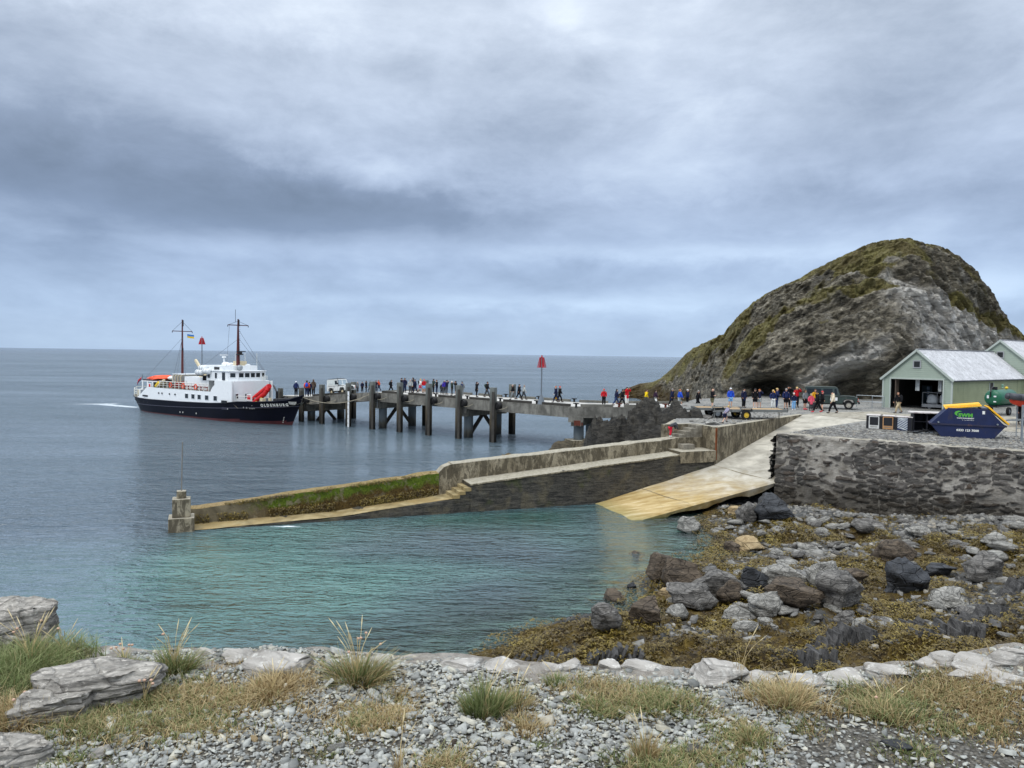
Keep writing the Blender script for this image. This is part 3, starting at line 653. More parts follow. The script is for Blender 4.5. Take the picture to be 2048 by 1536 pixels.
# ------------------------------------------------------------------ yard + slipway
def QB(s, o, z=0.0): return np.array([.925 * s - .379 * o, 46.54 + .379 * s + .925 * o, z])
def zyard(x, y): return 4.60 + .008 * (y - 50)
WL = np.array([16.8, 48.6]); WR = np.array([27.9, 40.9]); WX = WL + (WR - WL) * 2.2
SL = [np.array(q, float) for q in [(3.0, 47.6, -.75), (5.2, 48.6, -.05), (13.9, 52.25, 2.1), (24.5, 64.5, 4.715)]]
SR = [np.array(q, float) for q in [(5.3, 42.9, -.6), (7.0, 43.8, .0), (16.8, 48.5, 1.65), (28, 60, 4.68)]]
def build_yard():
    from mathutils.geometry import tessellate_polygon
    poly = [(28, 60), tuple(WL), tuple(WX), (95, 60), (95, 130), (40, 118), (33, 98), (27, 88), (20, 83.5), (17, 76.5), (12.5, 58.4), tuple(QB(12.7, 2.6)[:2]), tuple(QB(15.03, 2.6)[:2]), tuple(QB(15.03, 0)[:2]), (24.5, 64.5)]
    tr = tessellate_polygon([[Vector((a, b, 0)) for a, b in poly]])
    V = [(a, b, zyard(a, b)) for a, b in poly]
    m = MB(); m.add(V, [tuple(t) for t in tr]); o = m.build('yard_ground', M_yard); tag(o, kind='structure')
    # make sure it faces up
    if o.data.polygons[0].normal.z < 0: o.data.flip_normals()
    # concrete road in front of the sheds
    rp = [np.array([24.45, 64.5, 0]), P(1640, 826, 4.7), P(1760, 824, 4.7), P(1800, 829, 4.7), P(1920, 832, 4.7), P(2150, 836, 4.7), P(2150, 872, 4.6), P(2060, 866, 4.6), P(1900, 858, 4.6), P(1760, 846, 4.6), np.array([28.05, 60.0, 0])]
    V = [(p[0], p[1], zyard(p[0], p[1]) + .012) for p in rp]; tr = tessellate_polygon([[Vector((v[0], v[1], 0)) for v in V]])
    m = MB(); m.add(V, [tuple(t) for t in tr]); o = m.build('concrete_road', M_conc_pale); tag(o, kind='structure')
    if o.data.polygons[0].normal.z < 0: o.data.flip_normals()
build_yard()
def slip_mat():
    m, N, b, g, t = nmat('slipway_concrete'); p = g.outputs['Position']
    sx = N.node('ShaderNodeSeparateXYZ'); N.link(p, sx.inputs[0])
    a = N.noise(N.mapping(p, (1, 1, 1)), .9, 8, .6, .5); st = N.noise(N.mapping(p, (.35, 1.6, 1), rot=(0, 0, -.5)), 1.4, 7, .65, .3)
    c = N.mix(N.ramp(a, [(.35, 0), (.65, 1)]), srgb(140, 135, 123), srgb(186, 180, 166))
    zz = N.math('ADD', sx.outputs[2], N.math('MULTIPLY', N.math('SUBTRACT', a, .5), 1.6))
    och = N.mix(N.ramp(st, [(.35, 0), (.65, 1)]), srgb(144, 118, 68), srgb(192, 170, 122))
    c = N.mix(N.ramp(N.math('MULTIPLY', zz, .25), [(.15, 1), (.46, 0)]), c, och)
    c = N.mix(N.ramp(N.math('ADD', sx.outputs[2], .5), [(.42, .65), (.75, 0)]), c, srgb(116, 116, 66))
    c = N.mix(N.math('MULTIPLY', N.ramp(st, [(.55, 0), (.75, 1)]), .45), c, srgb(202, 196, 184))
    cr = N.node('ShaderNodeTexVoronoi', feature='DISTANCE_TO_EDGE'); N.link(N.mapping(p, (.28, .28, .05)), cr.inputs['Vector']); cr.inputs['Scale'].default_value = 1.0
    c = N.mix(N.ramp(cr.outputs['Distance'], [(.0, .18), (.008, 0)]), c, srgb(96, 84, 62))
    N.link(c, b.inputs['Base Color']); b.inputs['Roughness'].default_value = .75
    bump(N, b, N.math('ADD', st, N.noise(p, 12, 5, .6)), .4, .03); return m
def build_slip():
    top = []; n = 34
    def path(pts, t):
        k = t * (len(pts) - 1); i = min(int(k), len(pts) - 2); return lerp(pts[i], pts[i + 1], k - i)
    ts = np.linspace(0, 1, 61); V = []; F = []
    for t in ts:
        a, b = path(SL, t), path(SR, t)
        for w in np.linspace(0, 1, 13): V.append(lerp(a, b, w))
    for j in range(60):
        for i in range(12): k = j * 13 + i; F.append((k, k + 1, k + 14, k + 13))
    # ragged outer edge and underside
    base = len(V); rg = random.Random(4)
    for j, t in enumerate(ts):
        a, b = path(SL, t), path(SR, t); th = .42 + .12 * math.sin(j * .9) + rg.uniform(-.06, .06)
        V.append(b + np.array([.05, -.1, -.10])); V.append(b + np.array([.0, .05, -th])); V.append(lerp(b, a, .5) + np.array([0, 0, -th - .25])); V.append(a + np.array([0, 0, -th - .3]))
    for j in range(60):
        p, q = j * 13 + 12, (j + 1) * 13 + 12; r, s = base + 4 * j, base + 4 * (j + 1)
        F.append((p, r, s, q))
        for k in range(3): F.append((r + k, r + k + 1, s + k + 1, s + k))
    V = np.array(V); V[:len(ts) * 13, 2] += .025 * fbm(V[:len(ts) * 13] * .8, 3, 2)
    root = thing('slipway', 'wide concrete slipway stained ochre at its foot running down into the green water', 'slipway', (12, 50, 0))
    m = MB(); m.v = [tuple(v) for v in V]; m.f = F; m.m = [0] * len(F); m.build('ramp_slab', slip_mat(), root, world=True)
    for t in (.46, .66, .84):
        m = MB(); a, b = path(SL, t), path(SR, t); pts = [lerp(a, b, w) + np.array([.05 * math.sin(w * 9), .05 * math.cos(w * 7), .012]) for w in np.linspace(.02, .98, 9)]
        for u_, v_ in zip(pts[:-1], pts[1:]): m.beam(u_, v_, .03, .026)
        m.build('joint', pmat('joint_mortar', srgb(134, 122, 98), .9), root, world=True)
    m = MB(); q = P(1444, 1022, 0); m.box(q[0], q[1] + 1.0, .2, .16, .16, 1.6); m.build('prop_post', pmat('rusty_post', srgb(96, 62, 40), .9), root, world=True)
build_slip()
# ------------------------------------------------------------------ rubble wall of the yard
def worley(x, y, seed):
    ix, iy = np.floor(x).astype(int), np.floor(y).astype(int); f1 = np.full(x.shape, 9.); f2 = f1.copy(); idd = np.zeros(x.shape)
    for dx in (-1, 0, 1):
        for dy in (-1, 0, 1):
            cx, cy = ix + dx, iy + dy; z = np.zeros_like(cx)
            px = cx + .12 + .76 * _h(cx, cy, z, seed); py = cy + .12 + .76 * _h(cx, cy, z + 1, seed)
            d = np.hypot(x - px, y - py); k = d < f1
            f2 = np.where(k, f1, np.minimum(f2, d)); idd = np.where(k, _h(cx, cy, z + 2, seed), idd); f1 = np.where(k, d, f1)
    return f1, f2, idd
def rubble_face(name, a, b, z0f, z1f, depth, parent, step=.065, seed=1, thick=.8, amp=.16, corner=True):
    """relief wall face from a to b (xy), facing right-hand side of a->b ... returns object"""
    a = np.array(a, float); b = np.array(b, float); L = np.hypot(*(b - a)); u = (b - a) / L; nrm = np.array([u[1], -u[0]])
    s = np.arange(0, L + step, step); n = 84; w = np.linspace(0, 1, n)
    S, Wv = np.meshgrid(s, w, indexing='ij'); z0 = z0f(S); z1 = z1f(S); Z = z0 + (z1 - z0) * Wv
    wob = np.stack([S * .9, Z * .9, 0 * S], -1)
    fz = fbm(np.stack([S * 3.2, Z * 5.5, 0 * S], -1), 3, seed + 20)
    xs = S * 1.45 + .50 * fbm(wob, 4, seed) + .07 * fz; ys = Z * 3.4 + .40 * fbm(wob * .8 + 7, 4, seed + 1) + .10 * fz
    f1, f2, idd = worley(xs, ys, seed)
    g1, g2, id2 = worley(xs * 2.3 + 5, ys * 1.9 + 3, seed + 50)
    cover = fbm(np.stack([S * .30, Z * .55, 0 * S], -1), 4, seed + 9)
    size = idd + .45 * cover + .42 * sm(3.2, 1.2, Z) + .12 * sm(3.9, 4.5, Z)
    st = sm(.14, .24, f2 - f1 + .05 * fz) * sm(.50, .60, size)
    st2 = sm(.10, .22, g2 - g1 + .05 * fz) * sm(.62, .72, id2 + .3 * cover) * (1 - st)
    idd = np.where(st2 > st, id2, idd); st = np.maximum(st, st2 * .9)
    out = amp * st * (.35 + .9 * idd) * (1 + .35 * fz) + .05 * fbm(np.stack([S * 2.5, Z * 6, 0 * S], -1), 4, seed + 4) * (.5 + st) + .10 * fbm(wob, 3, 77)
    out = out * sm(1.0, .97, Wv) + (1 - Wv) * .35
    top = sm(.93, 1, Wv)
    Pxy = a[None, None] + u * S[..., None] + nrm * out[..., None]
    V = np.concatenate([Pxy, Z[..., None]], -1); V[..., 2] += top * .05 * fbm(wob * 2, 3, 4)
    back = V[:, -1].copy(); back[:, :2] = (a + u * s[:, None]) - nrm * thick; back[:, 2] += -.005
    V = np.concatenate([V, back[:, None]], 1); ny = n + 1; nx = len(s)
    at = np.concatenate([st, np.zeros((nx, 1))], 1); ai = np.concatenate([idd, np.full((nx, 1), .5)], 1)
    i = (np.arange(nx - 1) * ny)[:, None] + np.arange(ny - 1)[None]; i = i.ravel(); F = np.stack([i, i + ny, i + ny + 1, i + 1], 1)
    o = raw_mesh(name, V.reshape(-1, 3), F, MATS['rubble_relief'], None, False, {'stone': at, 'rnd': ai})
    if parent:
        o.parent = parent; o.matrix_parent_inverse = Matrix.Identity(4); o.location = -Vector(parent.location)
    return o
def rubble_relief_mat():
    m, N, b, g, t = nmat('rubble_relief'); p = g.outputs['Position']
    st = N.attr('stone').outputs['Fac']; rd = N.attr('rnd').outputs['Fac']
    sc = N.ramp(rd, [(0, srgb(34, 34, 35)), (.3, srgb(58, 57, 56)), (.5, srgb(86, 82, 77)), (.7, srgb(118, 112, 105)), (.86, srgb(58, 56, 55)), (.93, srgb(88, 72, 58)), (1, srgb(60, 52, 44))])
    lay = N.noise(N.mapping(p, (2.5, 2.5, 13)), 2, 7, .7, .3)
    sc = N.mix(N.ramp(lay, [(.40, 0), (.7, .6)]), sc, srgb(134, 131, 127))
    mort = N.mix(N.ramp(N.noise(p, 1.4, 7, .65, .3), [(.30, 0), (.62, 1)]), srgb(128, 121, 110), srgb(190, 184, 174))
    c = N.mix(N.ramp(st, [(.15, 0), (.55, 1)]), mort, sc)
    sx = N.node('ShaderNodeSeparateXYZ'); N.link(p, sx.inputs[0])
    bn = N.noise(p, .8, 6, .65)
    low = N.math('ADD', sx.outputs[2], N.math('MULTIPLY', N.math('SUBTRACT', bn, .5), 2.6))
    c = N.mix(N.ramp(N.math('MULTIPLY', low, .25), [(.25, .72), (.62, 0)]), c, srgb(50, 43, 30))
    c = N.mix(N.math('MULTIPLY', N.ramp(N.noise(N.mapping(p, (1.6, 1.6, .4)), 1.3, 5, .6), [(.5, 0), (.7, 1)]), .35), c, srgb(56, 54, 52))
    N.link(c, b.inputs['Base Color']); b.inputs['Roughness'].default_value = .85
    bump(N, b, N.math('ADD', lay, N.noise(p, 9, 8, .75)), 1.0, .12); return m
rubble_relief_mat()
def build_stone_wall():
    root = thing('stone_wall', 'rough rubble stone wall with pale mortar holding up the gravel yard above the shore rocks', 'wall', (WL[0], WL[1], 0))
    L = np.hypot(*(WX - WL))
    rubble_face('wall_face', WL, WX, lambda s: -.6 + 0 * s, lambda s: zyard(16.8 + .82 * s, 48.6 - .57 * s) + .03, .8, root, seed=3, amp=.085)
    # return end beside the slipway
    e = np.array([28, 60.]); d = (WL - e) / np.hypot(*(WL - e)); e2 = WL - d * 9
    rubble_face('wall_end', e2, WL, lambda s: 1.0 + 0 * s, lambda s: 4.55 + 0 * s, .8, root, seed=5, amp=.18)
    m = MB(); u = (WX - WL) / L; nn = np.array([-u[1], u[0]])
    V = []; F = []; k = int(L / .3)
    for j in range(k + 1):
        s = j * L / k; z = zyard(*(WL + u * s)) + .045; wv = .55 + .25 * math.sin(s * 1.1) + .15 * math.sin(s * 3.7)
        for o_, dz in ((.02, -.02), (.25, 0), (.5 + wv, .0), (.6 + wv, -.05)):
            q = WL + u * s + nn * o_; V.append((q[0], q[1], z + dz + .015 * math.sin(s * 5 + o_ * 9)))
    for j in range(k):
        for i in range(3): q = j * 4 + i; F.append((q, q + 1, q + 5, q + 4))
    m.add(V, F); m.build('mortar_coping', M_conc_pale, root, world=True, smooth=True)
build_stone_wall()
# ------------------------------------------------------------------ stone breakwater
def mossy_mat():
    m, N, b, g, t = nmat('mossy_parapet'); p = g.outputs['Position']; sx = N.node('ShaderNodeSeparateXYZ'); N.link(p, sx.inputs[0])
    nr = N.node('ShaderNodeSeparateXYZ'); N.link(g.outputs['Normal'], nr.inputs[0])
    a = N.noise(p, 1.1, 7, .65, .4); f = N.noise(p, 9, 7, .75, .5)
    conc = N.mix(N.ramp(a, [(.35, 0), (.65, 1)]), srgb(92, 84, 66), srgb(136, 126, 102))
    moss = N.ramp(f, [(.3, srgb(42, 52, 8)), (.52, srgb(80, 98, 18)), (.75, srgb(114, 128, 42))])
    weed = N.ramp(f, [(.3, srgb(30, 22, 8)), (.5, srgb(72, 56, 22)), (.7, srgb(110, 90, 44))])
    rel = N.math('SUBTRACT', sx.outputs[2], N.math('MULTIPLY', N.math('ADD', sx.outputs[0], 16.9), .095))   # height over the sloping ledge
    rel = N.math('ADD', rel, N.math('MULTIPLY', N.math('SUBTRACT', a, .5), 1.4))
    end = N.ramp(N.math('ADD', N.math('MULTIPLY', N.math('ADD', sx.outputs[0], 16.0), .2), N.math('MULTIPLY', a, .6)), [(.55, 0), (.85, 1)])
    c = N.mix(N.math('MULTIPLY', N.ramp(rel, [(.25, 0), (.55, 1)]), end), N.mix(end, conc, weed), moss)
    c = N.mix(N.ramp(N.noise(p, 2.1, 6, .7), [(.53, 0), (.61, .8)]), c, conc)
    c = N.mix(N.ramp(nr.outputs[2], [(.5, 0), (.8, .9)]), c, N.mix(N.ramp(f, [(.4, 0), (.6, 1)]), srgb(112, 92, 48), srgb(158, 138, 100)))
    N.link(c, b.inputs['Base Color']); b.inputs['Roughness'].default_value = .85
    bump(N, b, N.math('ADD', a, f), .9, .08); return m
M_moss = mossy_mat()
M_ledge = concrete_mat('sandy_ledge', srgb(176, 160, 122), srgb(128, 112, 76), srgb(150, 128, 84), 1.0, .7, streak=False)
def strip(name, prof, s0, s1, mat, parent, step=.25, amp=.03, seed=1, smooth=False):
    """sweep a profile (list of (o, z) functions of s) along the quay"""
    ss = np.linspace(s0, s1, max(2, int(abs(s1 - s0) / step) + 1)); V = []; n = len(prof)
    rows = []
    for s in ss: rows.append([QB(s, o(s) if callable(o) else o, z(s) if callable(z) else z) for o, z in prof])
    V = np.array(rows).reshape(-1, 3); V = V + np.stack([0 * V[:, 0], amp * fbm(V * .9, 3, seed), amp * fbm(V * .9 + 9, 3, seed)], -1)
    i = (np.arange(len(ss) - 1) * n)[:, None] + np.arange(n - 1)[None]; i = i.ravel(); F = np.stack([i, i + n, i + n + 1, i + 1], 1)
    caps = [tuple(range(n)), tuple(range((len(ss) - 1) * n, len(ss) * n))[::-1]]
    m = MB(); m.add(V, [tuple(f) for f in F] + caps); return m.build(name, mat, parent, world=True, smooth=smooth)
def build_breakwater():
    root = thing('breakwater', 'old stone breakwater with a mossy parapet stepping down to the sea', 'breakwater', QB(0, 0))
    sA, sB, sC, sE = -17.6, -3.6, -2.6, 15.0
    lz = lambda s: float(np.interp(s, [-19.6, -16, -10.2, -3.6], [-.06, .05, .22, .84]))
    uz = lambda s: float(np.interp(s, [-2.6, 12.4], [1.62, 2.86]))
    pz = lambda s: float(np.interp(s, [-17.6, -4.6], [.92, 2.16]))
    qz = lambda s: float(np.interp(s, [-3.9, 12.9], [2.66, 3.84]))
    strip('lower_quay', [(-.35, -3.0), (0, lambda s: lz(s) - .05), (.06, lz), (1.6, lambda s: lz(s) + .05), (1.62, -3)], sA - 1.35, sB, M_quay, root, .2, .07, 3)
    strip('lower_ledge', [(.02, lambda s: lz(s) + .015), (.05, lambda s: lz(s) + .03), (1.5, lambda s: lz(s) + .07)], sA - 1.35, sB - .02, M_ledge, root, .2, .015, 3)
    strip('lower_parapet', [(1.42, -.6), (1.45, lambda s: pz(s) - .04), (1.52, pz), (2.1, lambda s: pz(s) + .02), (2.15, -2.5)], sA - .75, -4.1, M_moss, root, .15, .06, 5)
    strip('upper_quay', [(-.35, -3.0), (0, lambda s: uz(s) - .12), (.02, uz), (1.6, lambda s: uz(s) + .05), (1.62, -3)], sC, sE - .02, M_quay, root, .2, .05, 6)
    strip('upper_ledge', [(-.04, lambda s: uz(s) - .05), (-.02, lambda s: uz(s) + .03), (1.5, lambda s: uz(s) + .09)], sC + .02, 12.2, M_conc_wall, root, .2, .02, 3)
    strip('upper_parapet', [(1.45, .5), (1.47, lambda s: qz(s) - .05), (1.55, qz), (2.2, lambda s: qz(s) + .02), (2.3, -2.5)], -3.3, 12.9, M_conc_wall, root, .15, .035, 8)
    m = MB(); a = QB(-4.15, 1.42, .5)    # sloping nose of the upper parapet
    for s, z in ((-4.2, 2.1), (-3.3, 2.68)): pass
    m.loft([[QB(-4.15, 1.44, .4), QB(-4.15, 1.5, 2.14), QB(-4.15, 2.2, 2.16), QB(-4.15, 2.25, -1)], [QB(-3.75, 1.44, .4), QB(-3.75, 1.5, 2.52), QB(-3.75, 2.2, 2.54), QB(-3.75, 2.25, -1)], [QB(-3.28, 1.44, .4), QB(-3.28, 1.5, 2.68), QB(-3.28, 2.2, 2.7), QB(-3.28, 2.3, -1)]]); m.build('parapet_nose', M_conc_wall, root, world=True)
    for k in range(3):
        m = MB(); s0 = sB - .02 + k * .36; z = .84 + (k + 1) * .2
        m.loft([[QB(s0 - .03, -.05, z - .2), QB(s0 - .03, -.05, z), QB(s0 - .03, 1.46, z + .04), QB(s0 - .03, 1.46, z - .2)], [QB(s0 + .36, -.05, z - .2), QB(s0 + .36, -.05, z), QB(s0 + .36, 1.46, z + .04), QB(s0 + .36, 1.46, z - .2)]])
        m2 = MB(); m2.loft([[QB(s0, -.02, -2), QB(s0, -.02, z - .2), QB(s0, 1.46, z - .2), QB(s0, 1.46, -2)], [QB(s0 + .36, -.02, -2), QB(s0 + .36, -.02, z - .2), QB(s0 + .36, 1.46, z - .2), QB(s0 + .36, 1.46, -2)]]); m2.build('step_base', M_quay, root, world=True)
        m.build('step', M_ledge, root, world=True)
    m = MB(); m.loft([[QB(12.2, -.12, 2.3), QB(12.2, -.12, 3.07), QB(12.2, 1.46, 3.1), QB(12.2, 1.46, 2.3)], [QB(15.02, -.12, 2.3), QB(15.02, -.12, 3.07), QB(15.02, 1.46, 3.1), QB(15.02, 1.46, 2.3)]]); m.build('landing', M_conc_wall, root, world=True)
    m = MB(); m.loft([[QB(13.0, .75, 3.0), QB(13.0, .75, 3.42), QB(13.0, 1.45, 3.43), QB(13.0, 1.45, 3.0)], [QB(13.9, .75, 3.0), QB(13.9, .75, 3.42), QB(13.9, 1.45, 3.43), QB(13.9, 1.45, 3.0)]]); m.build('landing_block', M_conc, root, world=True)
    # end pillar with pole
    tip = thing('end_pillar', 'stepped concrete pillar with a thin pole marking the seaward end of the mossy breakwater', 'marker pillar', P(364, 1066, -.1))
    c = P(364, 1064, 0); r = math.atan2(.379, .925)
    def blk(name, z0, z1, w, d, px=364):
        m = MB(); q = PD(px, 1000, c[1] + .5); m.box(q[0], q[1], (z0 + z1) / 2, w, d, z1 - z0, r); m.build(name, M_conc_wall, tip, world=True, bev=.03)
    blk('base_block', -1.2, .72, 1.25, 1.3, 363); blk('shaft', .72, 1.68, .88, .9, 363); blk('cap_block', 1.68, 2.06, .46, .5, 363)
    q = PD(363, 1000, c[1] + .5); m = MB(); m.cyl((q[0], q[1], 2.06), (q[0] + .06, q[1], 4.6), .035, .03, 8); m.build('pole', pmat('grey_pole', srgb(120, 116, 110), .6), tip, world=True)
    # concrete retaining wall beside the slipway, with its return and flight of steps
    rw = thing('retaining_wall', 'smooth stained concrete retaining wall between the trailer yard and the slipway', 'wall', QB(15.03, 0))
    T = np.array([24.5, 64.5]); Cc = QB(15.03, 0)[:2]; u = (T - Cc) / np.hypot(*(T - Cc)); nn = np.array([-u[1], u[0]])
    n = 30; rr = []
    for k in range(n + 1):
        q = Cc + (T - Cc) * k / n; z = zyard(*q); zb = lerp(SL[2], SL[3], k / n)[2] - .8
        rr.append([(q[0], q[1], zb), (q[0], q[1], z - .0), (q[0] + u[0] * .0 + nn[0] * .4, q[1] + nn[1] * .4, z + .03), (q[0] + nn[0] * .4, q[1] + nn[1] * .4, zb)])
    m = MB(); m.loft(rr); m.build('side_face', M_conc_wall, rw, world=True)
    m = MB(); q = [QB(15.05, .0), QB(15.05, 2.62), QB(15.4, 2.62), QB(15.4, .25)]; m.prism([(a[0], a[1]) for a in q], 1.0, 4.655); m.build('end_face', M_conc_wall, rw, world=True)
    m = MB(); q = [QB(12.6, 2.6), QB(15.05, 2.6), QB(15.05, 2.95), QB(12.6, 2.95)]; m.prism([(a[0], a[1]) for a in q], 1.0, 4.66); m.build('back_face', M_conc_wall, rw, world=True)
    m = MB(); q = [QB(12.62, 2.62), QB(12.95, 2.62), (12.9, 58.4), (12.4, 58.5)]; m.prism([(a[0], a[1]) for a in q], 1.0, 4.655); m.build('end_face', M_conc_wall, rw, world=True)
    for k in range(4):
        m = MB(); s0 = 13.2 + k * .46; z = 3.84 + (k + 1) * .2
        m.prism([tuple(QB(s0, 1.5)[:2]), tuple(QB(15.04, 1.5)[:2]), tuple(QB(15.04, 2.59)[:2]), tuple(QB(s0, 2.59)[:2])], z - .2, z); m.build('step', M_conc, rw, world=True)
    m = MB(); m.prism([tuple(QB(12.85, 1.45)[:2]), tuple(QB(15.04, 1.45)[:2]), tuple(QB(15.04, 2.59)[:2]), tuple(QB(12.6, 2.59)[:2])], 1.0, 3.84); m.build('stair_base', M_conc_wall, rw, world=True)
    for px in (1435.5, 1438.5):
        q = QB(15.03, 0); m = MB(); dx = (px - 1435) * .03; m.cyl((q[0] + dx, q[1] - .06 + dx, 2.4), (q[0] + dx, q[1] - .06 + dx, 4.6), .035, n=6); m.build('rusty_rail', pmat('rust', srgb(120, 66, 34), .9, var=.4, vscale=8), rw, world=True)
build_breakwater()
M_cliff_small = slate_mat('outcrop_rock', srgb(24, 24, 24), srgb(84, 80, 72), (1, 1, 3), 1.6, (.5, .5, 0), bs=1, bd=.3)
# ------------------------------------------------------------------ outcrops
def outcrop(name, label, cx, cy, peaks, rx, ry, zbase, mat, seed, step=.16, amp=.7, attrs=None):
    xs = np.arange(cx - rx, cx + rx, step); ys = np.arange(cy - ry, cy + ry, step); gx, gy = np.meshgrid(xs, ys); z = np.full(gx.shape, zbase - 1.5)
    for (px, py, pz, r, k) in peaks:
        d = np.hypot(gx - px, (gy - py)) / r; z = np.maximum(z, zbase - 1.5 + (pz - zbase + 1.5) * np.clip(1 - d ** k, -1, 1))
    p = np.stack([gx, gy, z], -1); c, s = math.cos(.7), math.sin(.7)
    q = np.stack([(p[..., 0] * c + p[..., 2] * s) * .9, p[..., 1] * .35, (-p[..., 0] * s + p[..., 2] * c) * .35], -1)
    z = z + amp * fbm(q, 4, seed, .6, True) * .5 + amp * .5 * fbm(p * .8, 4, seed + 2) - amp * .2
    nx, ny = len(xs), len(ys); i = np.arange(nx - 1)[None] + (np.arange(ny - 1) * nx)[:, None]; i = i.ravel(); F = np.stack([i, i + 1, i + 1 + nx, i + nx], 1)
    V = np.stack([gx + .25 * fbm(p * 1.1, 3, seed + 5), gy, z], -1).reshape(-1, 3); k = V[F][:, :, 2].max(1) > zbase - .6; F = F[k]
    u = np.unique(F); mp = np.full(len(V), -1); mp[u] = np.arange(len(u)); V = V[u]; F = mp[F]; c0 = np.array([cx, cy, zbase])
    o = raw_mesh(name, V - c0, F, mat); o.location = [float(q) for q in c0]; return tag(o, label, 'rock')
b1 = PD(1288, 812, 63); b2 = PD(1215, 838, 62)
outcrop('rock_outcrop', 'large jagged dark rock outcrop between the pier and the breakwater', 9.6, 61.5, [(b1[0] + .3, 62.5, 5.0, 3.5, 2.4), (b2[0], 62.5, 3.9, 2.5, 2.4), (11.2, 59.5, 3.5, 3.4, 3), (6.7, 63.5, 1.6, 1.9, 2), (12.4, 64, 4.5, 2.8, 3), (13.2, 60.5, 4.75, 3.4, 3)], 7.5, 7.5, 0, M_cliff_small, 5, .11, 1.5)
b3 = PD(1140, 884, 76)
outcrop('tidal_rock', 'low brown rock at the foot of the landward pier column', b3[0] + .7, 75, [(b3[0] - .8, 75, .95, 1.7, 2.5), (b3[0] + 2.0, 74.5, 1.3, 2.4, 2), (b3[0] + 3.5, 71.5, 1.2, 2.3, 2)], 6, 6, 0, slate_mat('wet_brown_rock', srgb(44, 40, 32), srgb(104, 94, 74)), 9, .13, .5)
b4 = P(1018, 920, 0)
M_weedrock = slate_mat('weedy_rock', srgb(48, 38, 18), srgb(120, 98, 48), (1, 1, 1), 5)
outcrop('weed_covered_rock', 'low seaweed covered rock just behind the breakwater parapet', b4[0], 67, [(b4[0], 67, .7, 1.9, 2), (b4[0] - 1, 66.4, .4, 1.4, 2)], 4, 3, 0, M_weedrock, 12, .12, .35)
# pale rubble stones on top of the bank, beside the trailers
def pile(name, spec, group, mats, cat='stone', seed=7):
    for k, (px, py, z, w, h, lab, mk) in enumerate(spec):
        q = P(px, py, z); s = q[1] / FPX
        rock(name, (q[0], q[1], z + h * s * .35), (w * s, w * s * .8, h * s), seed + k * 3, mats[mk], yaw=k * 1.3, tilt=.12 * math.sin(k * 2.1), label=lab, cat=cat, group=group)
pile('flat_stone', [
 (1352, 838, 4.5, 34, 13, 'long pale slab nearest the rock outcrop on the bank top', 0), (1378, 828, 4.5, 52, 10, 'longest pale tilted slab on the bank beside the trailer end', 1),
 (1392, 845, 4.6, 40, 10, 'pale slab at the top of the small stair', 1), (1425, 850, 4.6, 36, 9, 'white slab under the climbing boy', 1), (1412, 838, 4.6, 30, 9, 'grey slab under the front trailer wheel', 0),
 (1368, 818, 4.5, 24, 10, 'blocky grey stone next to the pier deck end', 0), (1462, 848, 4.62, 26, 6, 'flat pale slab under the yellow trailer wheel', 1), (1338, 826, 4.4, 24, 12, 'dark stone on the shoulder of the outcrop', 0)], 'stones on the bank top', [M_boulder, M_boulder_pale])
# scattered rubble on the yard (uncountable)
def flat_templates(T, seed, n=6):
    rg = np.random.default_rng(seed); out = []
    for k in range(T):
        a = np.sort(rg.uniform(0, 2 * np.pi, n)) ; a = np.linspace(0, 2 * np.pi, n, endpoint=False) + rg.uniform(-.3, .3, n); r = rg.uniform(.26, .55, n)
        r2 = r * rg.uniform(.84, .98, n)
        lo = np.stack([r * np.cos(a), r * np.sin(a), np.full(n, -.5)], 1); hi = np.stack([r2 * np.cos(a), r2 * np.sin(a), .5 + rg.uniform(-.25, .1, n)], 1)
        mid = np.array([[0, 0, .46]]); out.append(np.concatenate([lo, hi, mid]))
    F = []
    for i in range(n):
        j = (i + 1) % n; F += [(i, j, n + j), (i, n + j, n + i), (n + i, n + j, 2 * n)]
    return np.array(out), np.array(F)
FT_V, FT_F = flat_templates(14, 3)
def yard_stones():
    rg = np.random.default_rng(8); N = 5200
    u = (WX - WL) / np.hypot(*(WX - WL)); nn = np.array([-u[1], u[0]])
    s = rg.uniform(.5, 17, N); o = rg.gamma(1.6, 2.4, N) + .4; q = WL + u * s[:, None] + nn * o[:, None]
    k = (q[:, 1] - 48.6 < (q[:, 0] - 16.8) * 1.0 - .3) & (o < 13); q = q[k]
    q2 = np.stack([rg.uniform(14.5, 25, 900), rg.uniform(53, 66, 900)], 1); cc = QB(15.03, 0)[:2]
    k2 = ((q2[:, 1] - cc[1]) > (q2[:, 0] - cc[0]) * 1.17 + .5) & ((q2[:, 0] - cc[0]) * .925 + (q2[:, 1] - cc[1]) * .379 > -.2 * 0 + .3); q = np.concatenate([q, q2[k2]])
    n = len(q); pos = np.stack([q[:, 0], q[:, 1], zyard(q[:, 0], q[:, 1]) + .02], 1); L = rg.lognormal(-1.9, .45, n)
    scl = np.stack([L, L * rg.uniform(.5, .9, n), L * rg.uniform(.12, .35, n)], 1)
    o_ = scatter('loose_slate', FT_V, FT_F, pos, scl, rotm(rg.uniform(0, 6.3, n), rg.uniform(0, .3, n), rg.uniform(0, 6.3, n)), M_cobble)
    tag(o_, kind='stuff')
yard_stones()
